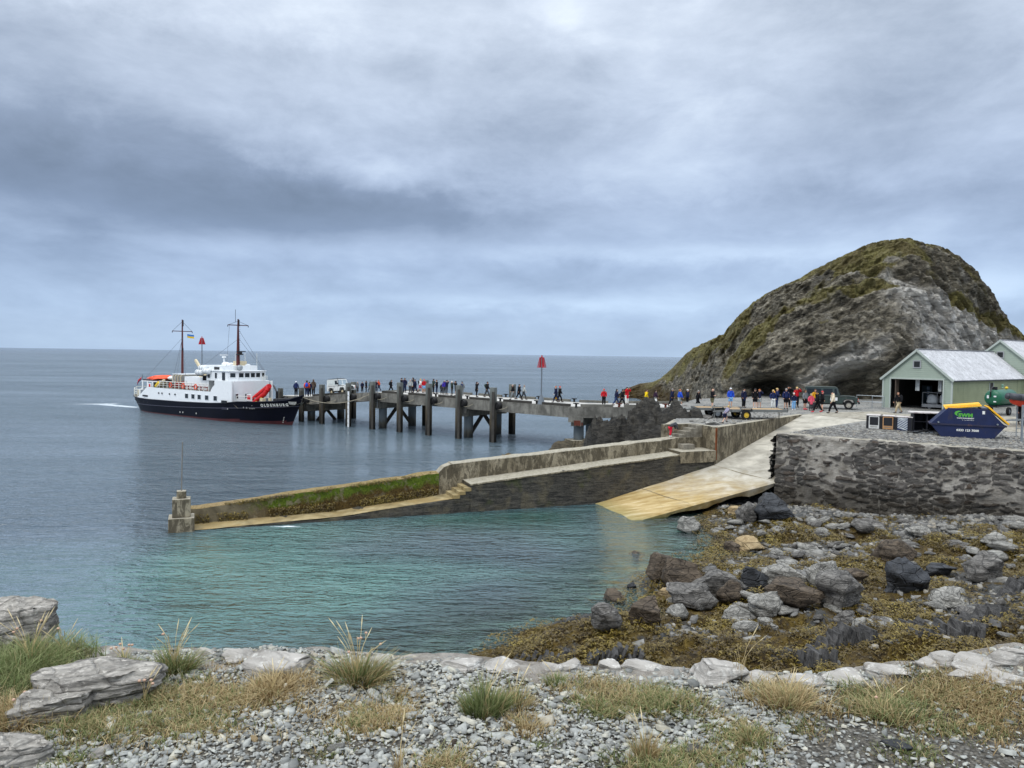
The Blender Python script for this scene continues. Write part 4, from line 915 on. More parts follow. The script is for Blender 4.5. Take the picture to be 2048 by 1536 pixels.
# ------------------------------------------------------------------ boulders and slabs on the shore
def bz(x, y): return float(beach_z(np.array([x]), np.array([y]))[0])
BM = {'g': M_boulder, 'b': M_boulder_brown, 'k': M_boulder_black, 't': M_boulder_tan, 'p': M_boulder_pale}
BOULD = [ # px, py (base), width px, height px, material, label
 (1551, 1048, 62, 46, 'k', 'big dark angular boulder at the foot of the stone wall end'),
 (1502, 1052, 42, 34, 'g', 'striped grey boulder left of the dark angular one by the slipway'),
 (1474, 1034, 26, 16, 't', 'small yellowish boulder in the shadow beside the slipway'),
 (1334, 1164, 60, 46, 'b', 'seaward-most brown boulder of the big heap, tall and rounded'),
 (1362, 1186, 78, 50, 'b', 'broad brown boulder with weed on its back in the boulder heap'),
 (1386, 1222, 76, 48, 'g', 'smooth grey boulder at the lower left of the boulder heap'),
 (1440, 1200, 84, 42, 'g', 'long low grey boulder in the middle of the boulder heap'),
 (1468, 1218, 54, 44, 'b', 'upright rounded brown boulder in the centre of the heap'),
 (1510, 1194, 48, 46, 'k', 'blue-black jagged boulder at the top of the boulder heap'),
 (1586, 1180, 82, 34, 'p', 'flat-topped pale layered boulder resting behind the heap'),
 (1596, 1218, 84, 42, 'b', 'wide grey-brown boulder with a dark seam right of the white one'),
 (1545, 1234, 64, 42, 'p', 'small white and grey cracked boulder in front of the heap'),
 (1665, 1184, 66, 50, 'p', 'steeply tilted white slab leaning on a grey boulder'),
 (1694, 1226, 84, 60, 'g', 'large rounded grey boulder below the tilted white slab'),
 (1704, 1174, 60, 24, 'b', 'flat brownish boulder behind the tilted white slab'),
 (1820, 1192, 78, 56, 'k', 'big black glossy boulder alone among the seaweed'),
 (1920, 1220, 66, 26, 'p', 'pale twin slab lying right of the black boulder'),
 (1978, 1166, 66, 46, 'g', 'grey boulder with a weedy foot near the right edge'),
 (1800, 1136, 66, 46, 'b', 'reddish brown boulder among pale slabs'),
 (1504, 1108, 46, 26, 't', 'large sandy yellow boulder by the water edge'),
 (1470, 1112, 30, 22, 'b', 'brown stone just left of the sandy yellow boulder'),
 (1295, 1260, 62, 48, 'b', 'orange-brown boulder standing at the water edge'),
 (1209, 1266, 56, 42, 'g', 'dark rounded boulder standing in the shallow water'),
 (1226, 1211, 44, 22, 'b', 'low striped rock awash in the shallows'),
 (1278, 1116, 30, 9, 'b', 'flat brown rock just breaking the water'),
 (1380, 1072, 42, 30, 'p', 'pale rock awash at the foot of the slipway'),
 (1476, 1252, 52, 26, 'p', 'grey-white layered stone below the boulder heap'),
 (1500, 1237, 44, 22, 'p', 'small pale layered stone touching the white cracked boulder'),
 (1332, 1205, 26, 22, 't', 'cream coloured round stone beside the boulder heap'),
 (1700, 1256, 48, 22, 'g', 'grey stone half buried in weed below the rounded boulder'),
 (1732, 1262, 40, 18, 'p', 'pale angular stone in the weed near the strata ridge'),
 (1620, 1110, 40, 18, 'p', 'pale slab in the thickest seaweed'),
 (1884, 1158, 50, 26, 'k', 'dark rock with a flat top among the right-hand slabs'),
 (2000, 1100, 46, 24, 'p', 'pale slab close to the stone wall at the right edge'),
 (1920, 1112, 40, 22, 'g', 'grey slab with an orange stain near the wall'),
 (1850, 1078, 50, 22, 'p', 'long pale slab under the middle of the stone wall'),
 (1746, 1068, 46, 22, 'g', 'dark grey block in the slab field below the wall'),
 (1712, 1072, 54, 18, 'g', 'long grey block beside the dark grey block'),
 (1540, 1262, 34, 18, 'p', 'small pale stone isolated in dark seaweed'),
 (1265, 1180, 22, 10, 'k', 'tiny dark rock awash beside floating weed')]
for k, (px, py, w, h, mk, lab) in enumerate(BOULD):
    q = P(px, py, .2)
    for _ in range(6): q = P(px, py, max(-.2, bz(q[0], q[1]) - .05))
    s = q[1] / FPX; W_, H_ = w * s * 1.28, h * s * 1.36
    rock('boulder', (q[0], q[1] + W_ * .3, q[2] + H_ * .36), (W_ * 1.12, W_ * .95, H_ * 1.2), 100 + k * 7, BM[mk], yaw=math.sin(k * 3.1) * .5, tilt=.15 * math.sin(k * 1.7), sub=4, label=lab, cat='boulder', layered=.16, planes=11)
def shore_slabs():
    rg = np.random.default_rng(77); protos = []
    for k in range(10):
        V, F = rock_shape(500 + k, 2, 8, .12, .1); me = None
        o = raw_mesh('beach_stone', V * .5, F, M_boulder_pale if k % 4 else M_boulder, None); protos.append(o)
    cnt = 0; tries = 0
    while cnt < 230 and tries < 20000:
        tries += 1
        if rg.random() < .72: px, py = rg.uniform(1430, 2060), rg.uniform(1024, 1120)
        else: px, py = rg.uniform(1320, 2048), rg.uniform(1100, 1290)
        q = P(px, py, .5)
        for _ in range(3): q = P(px, py, bz(q[0], q[1]))
        x, y = q[0], q[1]; d = float(shore_sd(np.array([x]), np.array([y]))[0])
        wall = 46.5 - .8 * (x - 17.4) - y
        if d < .3 or wall < .2 and x > 17: continue
        if y > 44.2 + (x - 7) * .45 and x < 17.2: continue
        o = protos[cnt % 10] if cnt < 10 else protos[cnt % 10].copy()
        if cnt >= 10: COL.objects.link(o)
        L = float(rg.lognormal(-.40, .36)); o.scale = (L, L * float(rg.uniform(.5, .85)), L * float(rg.uniform(.22, .5)))
        o.location = (x, y, bz(x, y) + L * .10); o.rotation_euler = (float(rg.normal(0, .15)), float(rg.normal(0, .15)), float(rg.uniform(0, 6.3)))
        near = wall < 7
        hue = 'pale grey' if (cnt % 10) % 4 else 'dark grey'
        siz = 'large' if L > .78 else ('mid-sized' if L > .6 else 'small')
        zone = next(n_ for lim, n_ in ((1470, 'beside the slipway'), (1530, 'near the dark angular boulder'), (1600, 'under the wall end'), (1680, 'left below the wall'), (1760, 'below the display boxes'), (1830, 'below the open shelf box'), (1900, 'below the blue skip'), (1970, 'below the yellow skip lid'), (9999, 'by the right edge')) if px < lim)
        zone2 = next(n_ for lim, n_ in ((1400, 'at the water edge'), (1480, 'left of the boulder heap'), (1560, 'around the boulder heap'), (1640, 'right of the boulder heap'), (1720, 'near the tilted white slab'), (1790, 'left of the black boulder'), (1860, 'around the black boulder'), (1950, 'right of the black boulder'), (9999, 'at the far right')) if px < lim)
        if near: tag(o, siz + ' ' + hue + ' slab at the stone wall foot, ' + zone, 'stone', siz + ' ' + hue + ' slabs ' + zone)
        else: tag(o, siz + ' ' + hue + ' slab in seaweed ' + ('higher up, ' if py < 1190 else 'lower down, ') + zone2, 'stone', siz + ' ' + hue + ' slabs ' + ('high ' if py < 1190 else 'low ') + zone2)
        cnt += 1
shore_slabs()
def shingle():
    rg = np.random.default_rng(5); N = 15000
    x = rg.uniform(3, 30, N); y = rg.uniform(17, 50, N); d = shore_sd(x, y); w = weed_amt(x, y)
    k = (d > .1) & (rg.random(N) < np.clip(1.25 - 1.25 * w, .04, 1)) & (y < 48.0 - .69 * (x - 16.8) + 0 * x) ; x, y = x[k], y[k]
    k = ~((y > 44 + (x - 7) * .45) & (x < 16)); x, y = x[k], y[k]; n = len(x)
    pos = np.stack([x, y, beach_z(x, y) + .03], 1); L = rg.lognormal(-1.45, .45, n); scl = np.stack([L, L * rg.uniform(.5, .9, n), L * rg.uniform(.2, .5, n)], 1)
    tag(scatter('shingle', FT_V, FT_F, pos, scl, rotm(rg.uniform(0, 6.3, n), rg.uniform(0, .35, n), rg.uniform(0, 6.3, n)), M_cobble), kind='stuff')
shingle()
def weed_mat():
    m, N, b, g, t = nmat('bladder_wrack'); r = N.attr('rnd').outputs['Fac']
    c = N.ramp(r, [(0, srgb(26, 18, 6)), (.3, srgb(54, 40, 12)), (.6, srgb(84, 68, 22)), (.85, srgb(120, 102, 36)), (1, srgb(154, 138, 64))])
    c = N.mix(.5, c, N.ramp(N.noise(g.outputs['Position'], .5, 4, .6), [(.35, srgb(54, 38, 14)), (.65, srgb(120, 104, 40))]))
    N.link(c, b.inputs['Base Color']); b.inputs['Roughness'].default_value = .45; b.inputs['Specular IOR Level'].default_value = .4; return m
def seaweed():
    rg = np.random.default_rng(15); N = 250000
    y = rg.uniform(0, 1, N) ** 1.25 * 31 + 16.5; x = rg.uniform(-3, 30, N); d = shore_sd(x, y); w = weed_amt(x, y)
    cl = fbm(np.stack([x * 1.0, y * 1.0, 0 * x], -1), 3, 66)
    k = (d > -.9) & (rg.random(N) < np.clip(w * 1.6 - .42 + .9 * cl, 0, 1)) & (x < y * .72) & (y < 47.5 - .69 * (x - 16.8))
    k &= ~((y > 43 + (x - 7) * .45) & (x < 16)); k &= (d > 0) | (rg.random(N) < .25); x, y, cl, d = x[k], y[k], cl[k], d[k]; n = len(x)
    tv = []
    for q in range(8):
        r2 = np.random.default_rng(q); a = r2.uniform(-.5, .5)
        tv.append(np.array([[-.06, 0, 0], [.06, 0, 0], [.14, .32, .30], [-.14, .30, .34], [-.3 + a * .3, .62, .28], [-.05, .72, .34], [.1, .7, .3], [.34 + a * .2, .66, .12], [-.34, .95, .0], [.36, 1.0, -.05]]))
    tf = np.array([[0, 1, 2, 3], [3, 5, 8, 4], [2, 7, 9, 6], [3, 2, 6, 5]])
    pos = np.stack([x, y, np.maximum(beach_z(x, y) - .02, .0) + np.clip(.10 + .22 * cl, -.02, .4) * rg.random(n)], 1); L = rg.uniform(.06, .15, n) * (1 + .012 * (y - 20))
    tag(scatter('seaweed', np.array(tv), tf, pos, np.stack([L * 1.1, L, L * .8], 1), rotm(rg.uniform(0, 6.3, n), rg.uniform(0, .5, n), rg.uniform(0, 6.3, n)), weed_mat(), np.clip(rg.random(n) * .7 + .25 * cl + .15, 0, 1)), kind='stuff')
seaweed()

def strata(px, py, wpx, n, h, yaw, seed, label):
    """a ridge of upright dark slate beds breaking through the weed"""
    q = P(px, py, .3)
    for _ in range(4): q = P(px, py, bz(q[0], q[1]))
    rg = random.Random(seed); L = wpx * q[1] / FPX; m = MB(); c, s_ = math.cos(yaw), math.sin(yaw)
    for k in range(n):
        t = (k + .5) / n - .5; x = t * L; th = L / n * rg.uniform(.6, 1.25); hh = h * rg.uniform(.55, 1.15) * (1 - (2 * t) ** 2 * .55); dd = rg.uniform(.5, 1.0) * h * 1.8; yo = rg.uniform(-.2, .2)
        lean = Matrix.Rotation(R_(rg.uniform(14, 30)), 3, 'Y') @ Matrix.Rotation(R_(rg.uniform(-16, 8)), 3, 'X') @ Matrix.Rotation(R_(rg.uniform(-12, 12)), 3, 'Z')
        m.box(x * c - yo * s_, x * s_ + yo * c, hh * .32, th, dd, hh * 1.5, yaw + math.pi * 0, M=lean, taper=rg.uniform(.55, .9))
    o = m.build('strata_ridge', slate_mat('strata_slate_' + label[:9], srgb(34, 33, 33), srgb(108, 106, 104), (4, 1, 1), 3, (0, 0, .3)) if 'strata_slate_' + label[:9] not in MATS else MATS['strata_slate_' + label[:9]], bev=.015)
    o.location = (q[0], q[1], bz(q[0], q[1]) - .05); tag(o, label, 'rock', 'slate ridges in the seaweed')
for k, a in enumerate([(1110, 1322, 170, 15, .45, -.1, 'dark leaning slate beds at the seaward tip of the weed mound'), (1235, 1318, 120, 11, .4, -.1, 'dark leaning slate beds just behind the middle of the kerb'), (1600, 1318, 150, 12, .42, .25, 'grey slate ridge pointing at the big white edge boulder'), (1690, 1290, 170, 14, .5, .3, 'long stepped slate ridge below the boulder heap'), (1900, 1282, 200, 17, .55, .12, 'largest stepped slate ridge near the right edge'), (1985, 1246, 130, 11, .55, .1, 'dark slate ridge behind the largest one at the right edge'), (1830, 1262, 100, 9, .4, .2, 'short slate ridge right below the black boulder'), (2030, 1190, 60, 6, .7, .1, 'upright dark rib of slate at the right edge among weed')]):
    strata(a[0], a[1], a[2], a[3], a[4], a[5], 900 + k, a[6])
def fringe():
    rg = np.random.default_rng(44); root = bpy.data.objects['breakwater']; n = 5200; s = rg.uniform(-18.2, -4.1, n); pz = np.interp(s, [-17.6, -4.6], [.92, 2.16]); lz = np.interp(s, [-19.6, -16, -10.2, -3.6], [-.06, .05, .22, .84])
    top = rg.random(n) < .45; cl = fbm(np.stack([s * 1.2, 0 * s, top * 5.0], -1), 3, 6); k = (cl > np.where(top, -.1, -.35)) & ((s > -16.6) | (cl > .3)); s, pz, lz, top = s[k], pz[k], lz[k], top[k]; n = len(s)
    o = np.where(top, rg.uniform(1.38, 1.75, n), rg.uniform(1.3, 1.46, n)); z = np.where(top, pz + rg.uniform(-.10, .04, n), lz + .03 + rg.random(n) ** 1.6 * .55)
    pos = np.stack([.925 * s - .379 * o, 46.54 + .379 * s + .925 * o, z], 1) - np.array(root.location)[None]
    tv = np.array([[[-.06, 0, 0], [.06, 0, 0], [.14, .32, .30], [-.14, .30, .34], [-.3, .62, .28], [-.05, .72, .34], [.1, .7, .3], [.34, .66, .12], [-.34, .95, .0], [.36, 1.0, -.05]]]); tf = np.array([[0, 1, 2, 3], [3, 5, 8, 4], [2, 7, 9, 6], [3, 2, 6, 5]])
    L = rg.uniform(.06, .15, n); tag(scatter('weed_fringe', tv, tf, pos, np.stack([L, L, L], 1), rotm(rg.uniform(2.2, 4.4, n), rg.uniform(.2, 1.6, n), rg.uniform(-.6, .6, n)), MATS['bladder_wrack'], parent=root), kind='stuff')
fringe()
# ================================================================== pier
def Ln(px): r = ray(px, 768)[0]; D = 80.66 / (1 + .82 * r) + .55; return np.array([r * D, D])
NE = [np.append(Ln(552), 3.15), np.append(Ln(610), 3.28), np.append(Ln(741), 4.48), np.append(Ln(1143), 4.28)]
e3 = NE[-1]; NE.append(np.array([18.6, e3[1] + .25, 4.30])); NE.append(np.array([22.5, e3[1] + .3, 4.55]))
def offs(pts, o):
    out = []
    for i, p in enumerate(pts):
        ns = []
        for a, b in ((i - 1, i), (i, i + 1)):
            if 0 <= a and b < len(pts):
                d = pts[b][:2] - pts[a][:2]; d = d / np.hypot(*d); ns.append(np.array([-d[1], d[0]]))
        n = sum(ns); n /= np.hypot(*n); c = n @ ns[0]; out.append(np.array([p[0] + n[0] * o / c, p[1] + n[1] * o / c, p[2]]))
    return out
def on_line(px, o=0.0):
    """point where the pixel column meets the pier line offset by o metres (0 = near edge)"""
    L = offs(NE, o); r = ray(px, 768)[0]
    for a, b in zip(L[:-1], L[1:]):
        d = b - a; den = d[0] - r * d[1]
        if abs(den) < 1e-9: continue
        t = (r * a[1] - a[0]) / den
        if -.02 <= t <= 1.02: return a + d * t
    return L[-1]
PW = 7.0
def zpier(x, y):
    best = (1e9, 4.3)
    for a, b in zip(NE[:-1], NE[1:]):
        d = b[:2] - a[:2]; L = np.hypot(*d); t = np.clip(((np.array([x, y]) - a[:2]) @ d) / L ** 2, 0, 1); q = a[:2] + d * t
        e = np.hypot(x - q[0], y - q[1])
        if e < best[0]: best = (e, a[2] + (b[2] - a[2]) * t)
    return best[1]
def pile_mat():
    m, N, b, g, t = nmat('pier_pile'); p = g.outputs['Position']; sx = N.node('ShaderNodeSeparateXYZ'); N.link(p, sx.inputs[0])
    n = N.noise(N.mapping(p, (3, 3, .8)), 1.5, 7, .65, .3)
    c = N.ramp(N.math('ADD', N.math('MULTIPLY', sx.outputs[2], .14), N.math('MULTIPLY', N.math('SUBTRACT', n, .5), .5)), [(0, srgb(22, 22, 20)), (.14, srgb(40, 38, 34)), (.3, srgb(70, 62, 48)), (.55, srgb(84, 84, 78)), (.85, srgb(112, 116, 112))])
    N.link(c, b.inputs['Base Color']); b.inputs['Roughness'].default_value = .85; bump(N, b, n, .6, .05); return m
def column_mat():
    m, N, b, g, t = nmat('steel_column'); p = g.outputs['Position']; sx = N.node('ShaderNodeSeparateXYZ'); N.link(p, sx.inputs[0])
    n = N.noise(N.mapping(p, (2, 2, .5)), 1.5, 6, .6, .3)
    c = N.ramp(N.math('ADD', N.math('MULTIPLY', sx.outputs[2], .2), N.math('MULTIPLY', N.math('SUBTRACT', n, .5), .4)), [(0, srgb(40, 44, 44)), (.12, srgb(74, 72, 64)), (.25, srgb(92, 100, 104)), (1, srgb(98, 110, 118))])
    N.link(c, b.inputs['Base Color']); b.inputs['Roughness'].default_value = .6; return m
M_pile = pile_mat(); M_col = column_mat()
M_dark = pmat('dark_timber', srgb(58, 55, 50), .85, var=.35, vscale=2, bump=.4, bscale=8); M_kerb = pmat('grey_timber', srgb(108, 106, 98), .85, var=.3, vscale=2, bump=.4, bscale=8)
M_rubber = pmat('black_rubber', srgb(30, 30, 31), .7, var=.3); M_rope = pmat('weathered_rope', srgb(150, 142, 124), .9); M_steel = pmat('galvanised_steel', srgb(142, 148, 152), .5, metal=.4)
M_red = pmat('beacon_red', srgb(176, 30, 40), .5, var=.15); M_rusty = pmat('rusty_iron', srgb(98, 50, 38), .85, var=.35, vscale=6); M_white = pmat('white_paint', srgb(224, 226, 226), .45, var=.05, dirt=(srgb(176, 160, 134), 1.2, .62))
def build_pier():
    root = thing('pier', 'long grey concrete pier on steel columns running out to the moored ship', 'pier', (NE[3][0], NE[3][1], 0))
    far = offs(NE, PW)
    for i in range(len(NE) - 1):
        a, b, c, d = NE[i], NE[i + 1], far[i + 1], far[i]
        if True:
            m = MB(); th = .32
            m.add([a, b, c, d] + [q - np.array([0, 0, th]) for q in (a, b, c, d)], [(0, 1, 2, 3), (7, 6, 5, 4), (0, 4, 5, 1), (1, 5, 6, 2), (2, 6, 7, 3), (3, 7, 4, 0)])
            m.build('deck_section', M_deck, root, world=True)
        n1 = offs(NE, -.02); n2 = offs(NE, .5); f1 = offs(NE, PW - .5); f2 = offs(NE, PW + .02)
        for nm, p1, p2 in (('edge_beam', n1, n2), ('edge_beam', f1, f2), ('edge_beam', offs(NE, 3.2), offs(NE, 3.8))):
            m = MB(); dz = np.array([0, 0, 1.08]); e = np.array([0, 0, .012 if p1 is not f1 else .010]) if nm == 'edge_beam' and p1 is not None else 0
            up = np.array([0, 0, .014]) if (p1[0] is not None and (p1 is n1 or p1 is f1)) else np.array([0, 0, -.33])
            m.loft([[p1[i] + up, p2[i] + up, p2[i] - dz, p1[i] - dz], [p1[i + 1] + up, p2[i + 1] + up, p2[i + 1] - dz, p1[i + 1] - dz]]); m.build(nm, M_beam, root, world=True)
    # joint blocks where spans meet
    bents = [(623, 3.3), (766, 4.45), (938, 4.4), (1159, 4.28), (1302, 4.28)]
    for px, zd in bents:
        a = on_line(px, 1.15); b = on_line(px, 1.15)
        i = 3 if px > 1143 else 1
        d = NE[i + 1][:2] - NE[i][:2]; d /= np.hypot(*d); nn = np.array([-d[1], d[0]])
        if px == 1159: nn = np.array([.335, .942])
        z = zpier(a[0], a[1]); fc = a[:2] + nn * 5.0
        A0 = a[:2] - nn * 1.1; A1 = fc + nn * 1.1
        m = MB(); m.beam((A0[0], A0[1], z - 1.52), (A1[0], A1[1], z - 1.52), 1.05, .86); m.build('cross_head', M_beam, root, world=True)
        m = MB(); e = a[:2] - nn * 1.22; m.box(e[0], e[1], z - .78, 1.5, .12, 1.52, math.atan2(d[1], d[0])); m.build('bearing_block', M_beam, root, world=True)
        for k, q in enumerate((a[:2], fc)):
            m = MB(); m.cyl((q[0], q[1], -3), (q[0], q[1], z - 1.93), .52, n=24); m.build('column', M_col, root, smooth=False, world=True)
        mid = (a[:2] + fc) / 2
        if px < 1000:
            for q in (a[:2], fc):
                m = MB(); v = (q - mid) * .86; m.beam((mid[0] + (q - mid)[0] * .05, mid[1] + (q - mid)[1] * .05, z - 1.9), (mid[0] + v[0], mid[1] + v[1], z - 4.0), .32, .32); m.build('brace', M_dark, root, world=True)
        if px == 1159:
            m = MB(); m.box(a[0], a[1], .35, 2.2, 2.2, 1.1, .3); m.build('footing', M_conc_wall, root, world=True)
            m = MB(); m.box(a[0] - .15, a[1] - 1.2, z - 1.6, .9, .12, .5, .3); m.build('rust_plate', M_rusty, root, world=True)
    # fender piles
    near = [(561, 4.3), (603, 4.55), (644, 5.13), (697, 5.5), (745, 5.85), (800, 5.9), (858, 5.94), (918, 5.92), (987, 5.85)]
    d = NE[2][:2] - NE[1][:2]; ang = math.atan2(d[1], d[0])
    for px, zt in near:
        q = on_line(px, -.62); m = MB(); m.box(q[0], q[1], (zt - 3) / 2, .62, .46, zt + 3, ang); m.build('fender_pile', M_pile, root, world=True)
        m = MB(); q2 = on_line(px, -.92); m.box(q2[0], q2[1], (zt - 3.3) / 2, .34, .10, zt + 2.4, ang); m.build('rubbing_strip', M_dark, root, world=True)
        z = zpier(q[0], q[1]); c = on_line(px + 10, -.30); u3 = np.array([d[0], d[1], 0]) / np.hypot(*d)
        ring = MB(); cc = np.array([c[0], c[1], z - .45]); ring.cyl(cc - u3 * .05 - np.array([.2, .25, 0]), cc - u3 * .05 + np.array([.2, .25, 0]), .40, n=16); ring.cyl(cc - np.array([.25, .3, 0]), cc - np.array([.19, .24, 0]), .26, n=12); ring.build('fender', M_rubber, root, world=True)
        if px > 600:
            e = on_line(px + 28, -.12); pts = []
            for k in range(9): t = k / 8; p_ = lerp(np.array([q[0], q[1], z - .55]), np.array([e[0], e[1] - .02, z - .5]), t); p_[2] -= .28 * math.sin(math.pi * t); pts.append(p_)
            m = MB(); m.tube(pts, .035, 5); m.build('fender_rope', M_rope, root, world=True)
    for px, zt in ((707, 5.2), (851, 5.9), (1025, 5.9)):
        q = on_line(px, PW + .5); m = MB(); m.box(q[0], q[1], (zt - 3) / 2, .66, .5, zt + 3, ang); m.build('fender_pile', M_pile, root, world=True)
    # kerb baulks and bollards
    for a, b in ((765, 797), (818, 857), (878, 914), (940, 984), (1008, 1063), (1086, 1141), (1162, 1227), (1249, 1321), (1344, 1392), (626, 690)):
        p, q = on_line(a, .28), on_line(b, .28); m = MB(); m.beam(p + [0, 0, .15], q + [0, 0, .15], .26, .24); m.build('kerb_baulk', M_dark if a < 1100 else M_kerb, root, world=True)
    for a, b in ((926, 944), (958, 1004), (1040, 1071), (1086, 1141), (1159, 1217), (1232, 1290), (1300, 1345), (1355, 1398), (770, 840)):
        p, q = on_line(a, PW - .28), on_line(b, PW - .28); m = MB(); m.beam(p + [0, 0, .15], q + [0, 0, .15], .26, .24); m.build('kerb_baulk', M_kerb, root, world=True)
    for px, o in ((872, .3), (935, .3), (1001, .3), (1074, .3), (1153, .3), (1239, .3), (1332, .3), (1012, PW - .3), (1078, PW - .3), (1149, PW - .3), (826, PW - .3), (805, .3)):
        q = on_line(px, o); m = MB(); m.cyl(q + [0, 0, .0], q + [0, 0, .26], .13, .10, 10); m.cyl(q + [0, 0, .24], q + [0, 0, .33], .10, .19, 10); m.box(q[0], q[1], q[2] + .36, .62, .17, .09, ang); m.build('bollard', M_rusty if px in (1239, 1332) else M_rubber, root, world=True)
    # ladder and tide gauge
    q = on_line(752.5, -.28); m = MB(); ux = d / np.hypot(*d)
    for s in (-.22, .22): m.cyl((q[0] + ux[0] * s, q[1] + ux[1] * s, -.5), (q[0] + ux[0] * s, q[1] + ux[1] * s, 5.5), .03, n=6)
    for k in range(20): z = -.2 + k * .29; m.cyl((q[0] - ux[0] * .22, q[1] - ux[1] * .22, z), (q[0] + ux[0] * .22, q[1] + ux[1] * .22, z), .02, n=5)
    m.build('ladder', M_steel, root, world=True)
    q = on_line(697, -1.02); m = MB(); m.box(q[0], q[1], 2.05, .30, .05, 4.9, ang); m.build('tide_gauge', M_white, root, world=True)
    m = MB(); q = on_line(697, -1.05)
    for k in range(16): m.box(q[0] + .06 * (-1) ** k, q[1] - .012, .2 + k * .29, .10, .02, .07, ang)
    m.build('tide_gauge_marks', M_rubber, root, world=True)
build_pier()
def beacon(px, base, ztop, zplate, wt, wb, label, cone=True, mesh=False):
    r = thing('beacon', label, 'beacon', base); x, y, z = base
    m = MB()
    if cone: m.cyl((0, 0, 0), (0, 0, .95), .42, .14, 12)
    else: m.cyl((0, 0, -2.5), (0, 0, 1.0), .35, .3, 12)
    m.build('base', pmat('beacon_grey', srgb(104, 112, 120), .5), r)
    m = MB(); m.cyl((0, 0, .8), (0, 0, ztop - z - .05), .075, n=10); m.build('pole', MATS['beacon_grey'], r)
    h0, h1 = zplate - z, ztop - z
    for k in range(2):
        a = math.pi * k / 2 + .45; c, s = math.cos(a), math.sin(a)
        m = MB()
        if not mesh:
            P4 = [(-wb / 2, h0), (wb / 2, h0), (wt / 2, h1), (-wt / 2, h1)]; V = []
            for e in (-.015, .015): V += [(q[0] * c - e * s, q[0] * s + e * c, q[1]) for q in P4]
            m.add(V, [(3, 2, 1, 0), (4, 5, 6, 7), (0, 1, 5, 4), (1, 2, 6, 5), (2, 3, 7, 6), (3, 0, 4, 7)])
        else:
            f = lambda u, v: (lerp(wb, wt, v) * (u - .5) * c, lerp(wb, wt, v) * (u - .5) * s, lerp(h0, h1, v))
            for u in np.linspace(0, 1, 13): m.beam(f(u, 0), f(u, 1), .022 if 0 < u < 1 else .05, .03)
            for v in np.linspace(0, 1, 11): m.beam(f(0, v), f(1, v), .022 if 0 < v < 1 else .05, .03)
        m.build('topmark_plate', M_red, r)
    m = MB(); m.cyl((0, 0, h1), (0, 0, h1 + .22), .07, n=8); m.cyl((0, 0, h1 + .2), (0, 0, h1 + .25), .02, n=6); m.build('lamp', M_red, r)
    return r
q = on_line(1083, .45); beacon(1083, tuple(q), EYE + (711 - 716) * q[1] / FPX, EYE + (711 - 736) * q[1] / FPX, .5, 1.02, 'red latticed topmark beacon standing on the near edge of the pier deck', True, True)
q = PD(404, 760, 120.0); beacon(404, (q[0], q[1], 0.0), EYE + (700.6 - 676) * 120 / FPX, EYE + (700.6 - 689) * 120 / FPX, .45, 1.05, 'solid red topmark beacon on a thin pole rising behind the ship', False)
# ================================================================== ship
M_navy = pmat('navy_hull_paint', srgb(6, 8, 22), .5, .12, var=.25, vscale=.5, dirt=(srgb(20, 23, 36), .5, .62)); M_boot = pmat('red_boot_topping', srgb(66, 20, 24), .6, var=.35, vscale=.6)
M_shipw = pmat('ship_white_paint', srgb(226, 229, 230), .4, var=.03, dirt=(srgb(190, 172, 146), .6, .64)); M_cream = pmat('cream_paint', srgb(206, 192, 160), .5); M_mast = pmat('brown_mast_paint', srgb(84, 34, 32), .5)
M_glass = pmat('dark_window_glass', srgb(34, 40, 46), .12, .6, var=.2); M_orange = pmat('orange_cover', srgb(226, 84, 44), .7, var=.2, vscale=1.5, bump=.8, bscale=2.5); M_tender = pmat('red_tender_tube', srgb(198, 26, 28), .4)
M_teak = pmat('ship_deck', srgb(120, 116, 104), .8); M_yellow = pmat('yellow_paint', srgb(222, 186, 40), .5); M_black = pmat('black_paint', srgb(22, 22, 24), .4)
M_blue = pmat('flag_blue', srgb(60, 120, 190), .8); M_rail = pmat('rail_white', srgb(214, 214, 206), .5)
def text_mesh(name, body, size, mat, parent, M, extrude=.004, align='CENTER', bold=0.0, sx=1.0):
    cu = bpy.data.curves.new(name, 'FONT'); cu.body = body; cu.size = size; cu.extrude = extrude; cu.align_x = align; cu.align_y = 'CENTER'; cu.offset = bold; cu.resolution_u = 2; cu.space_character = 1.08
    t = bpy.data.objects.new(name, cu); COL.objects.link(t); dg = bpy.context.evaluated_depsgraph_get(); me = bpy.data.meshes.new_from_object(t.evaluated_get(dg)); bpy.data.objects.remove(t); bpy.data.curves.remove(cu)
    me.name = name; me.materials.clear(); me.materials.append(mat); o = bpy.data.objects.new(name, me); COL.objects.link(o); o.parent = parent; o.matrix_local = M @ Matrix.Diagonal((sx, 1, 1, 1)); return o
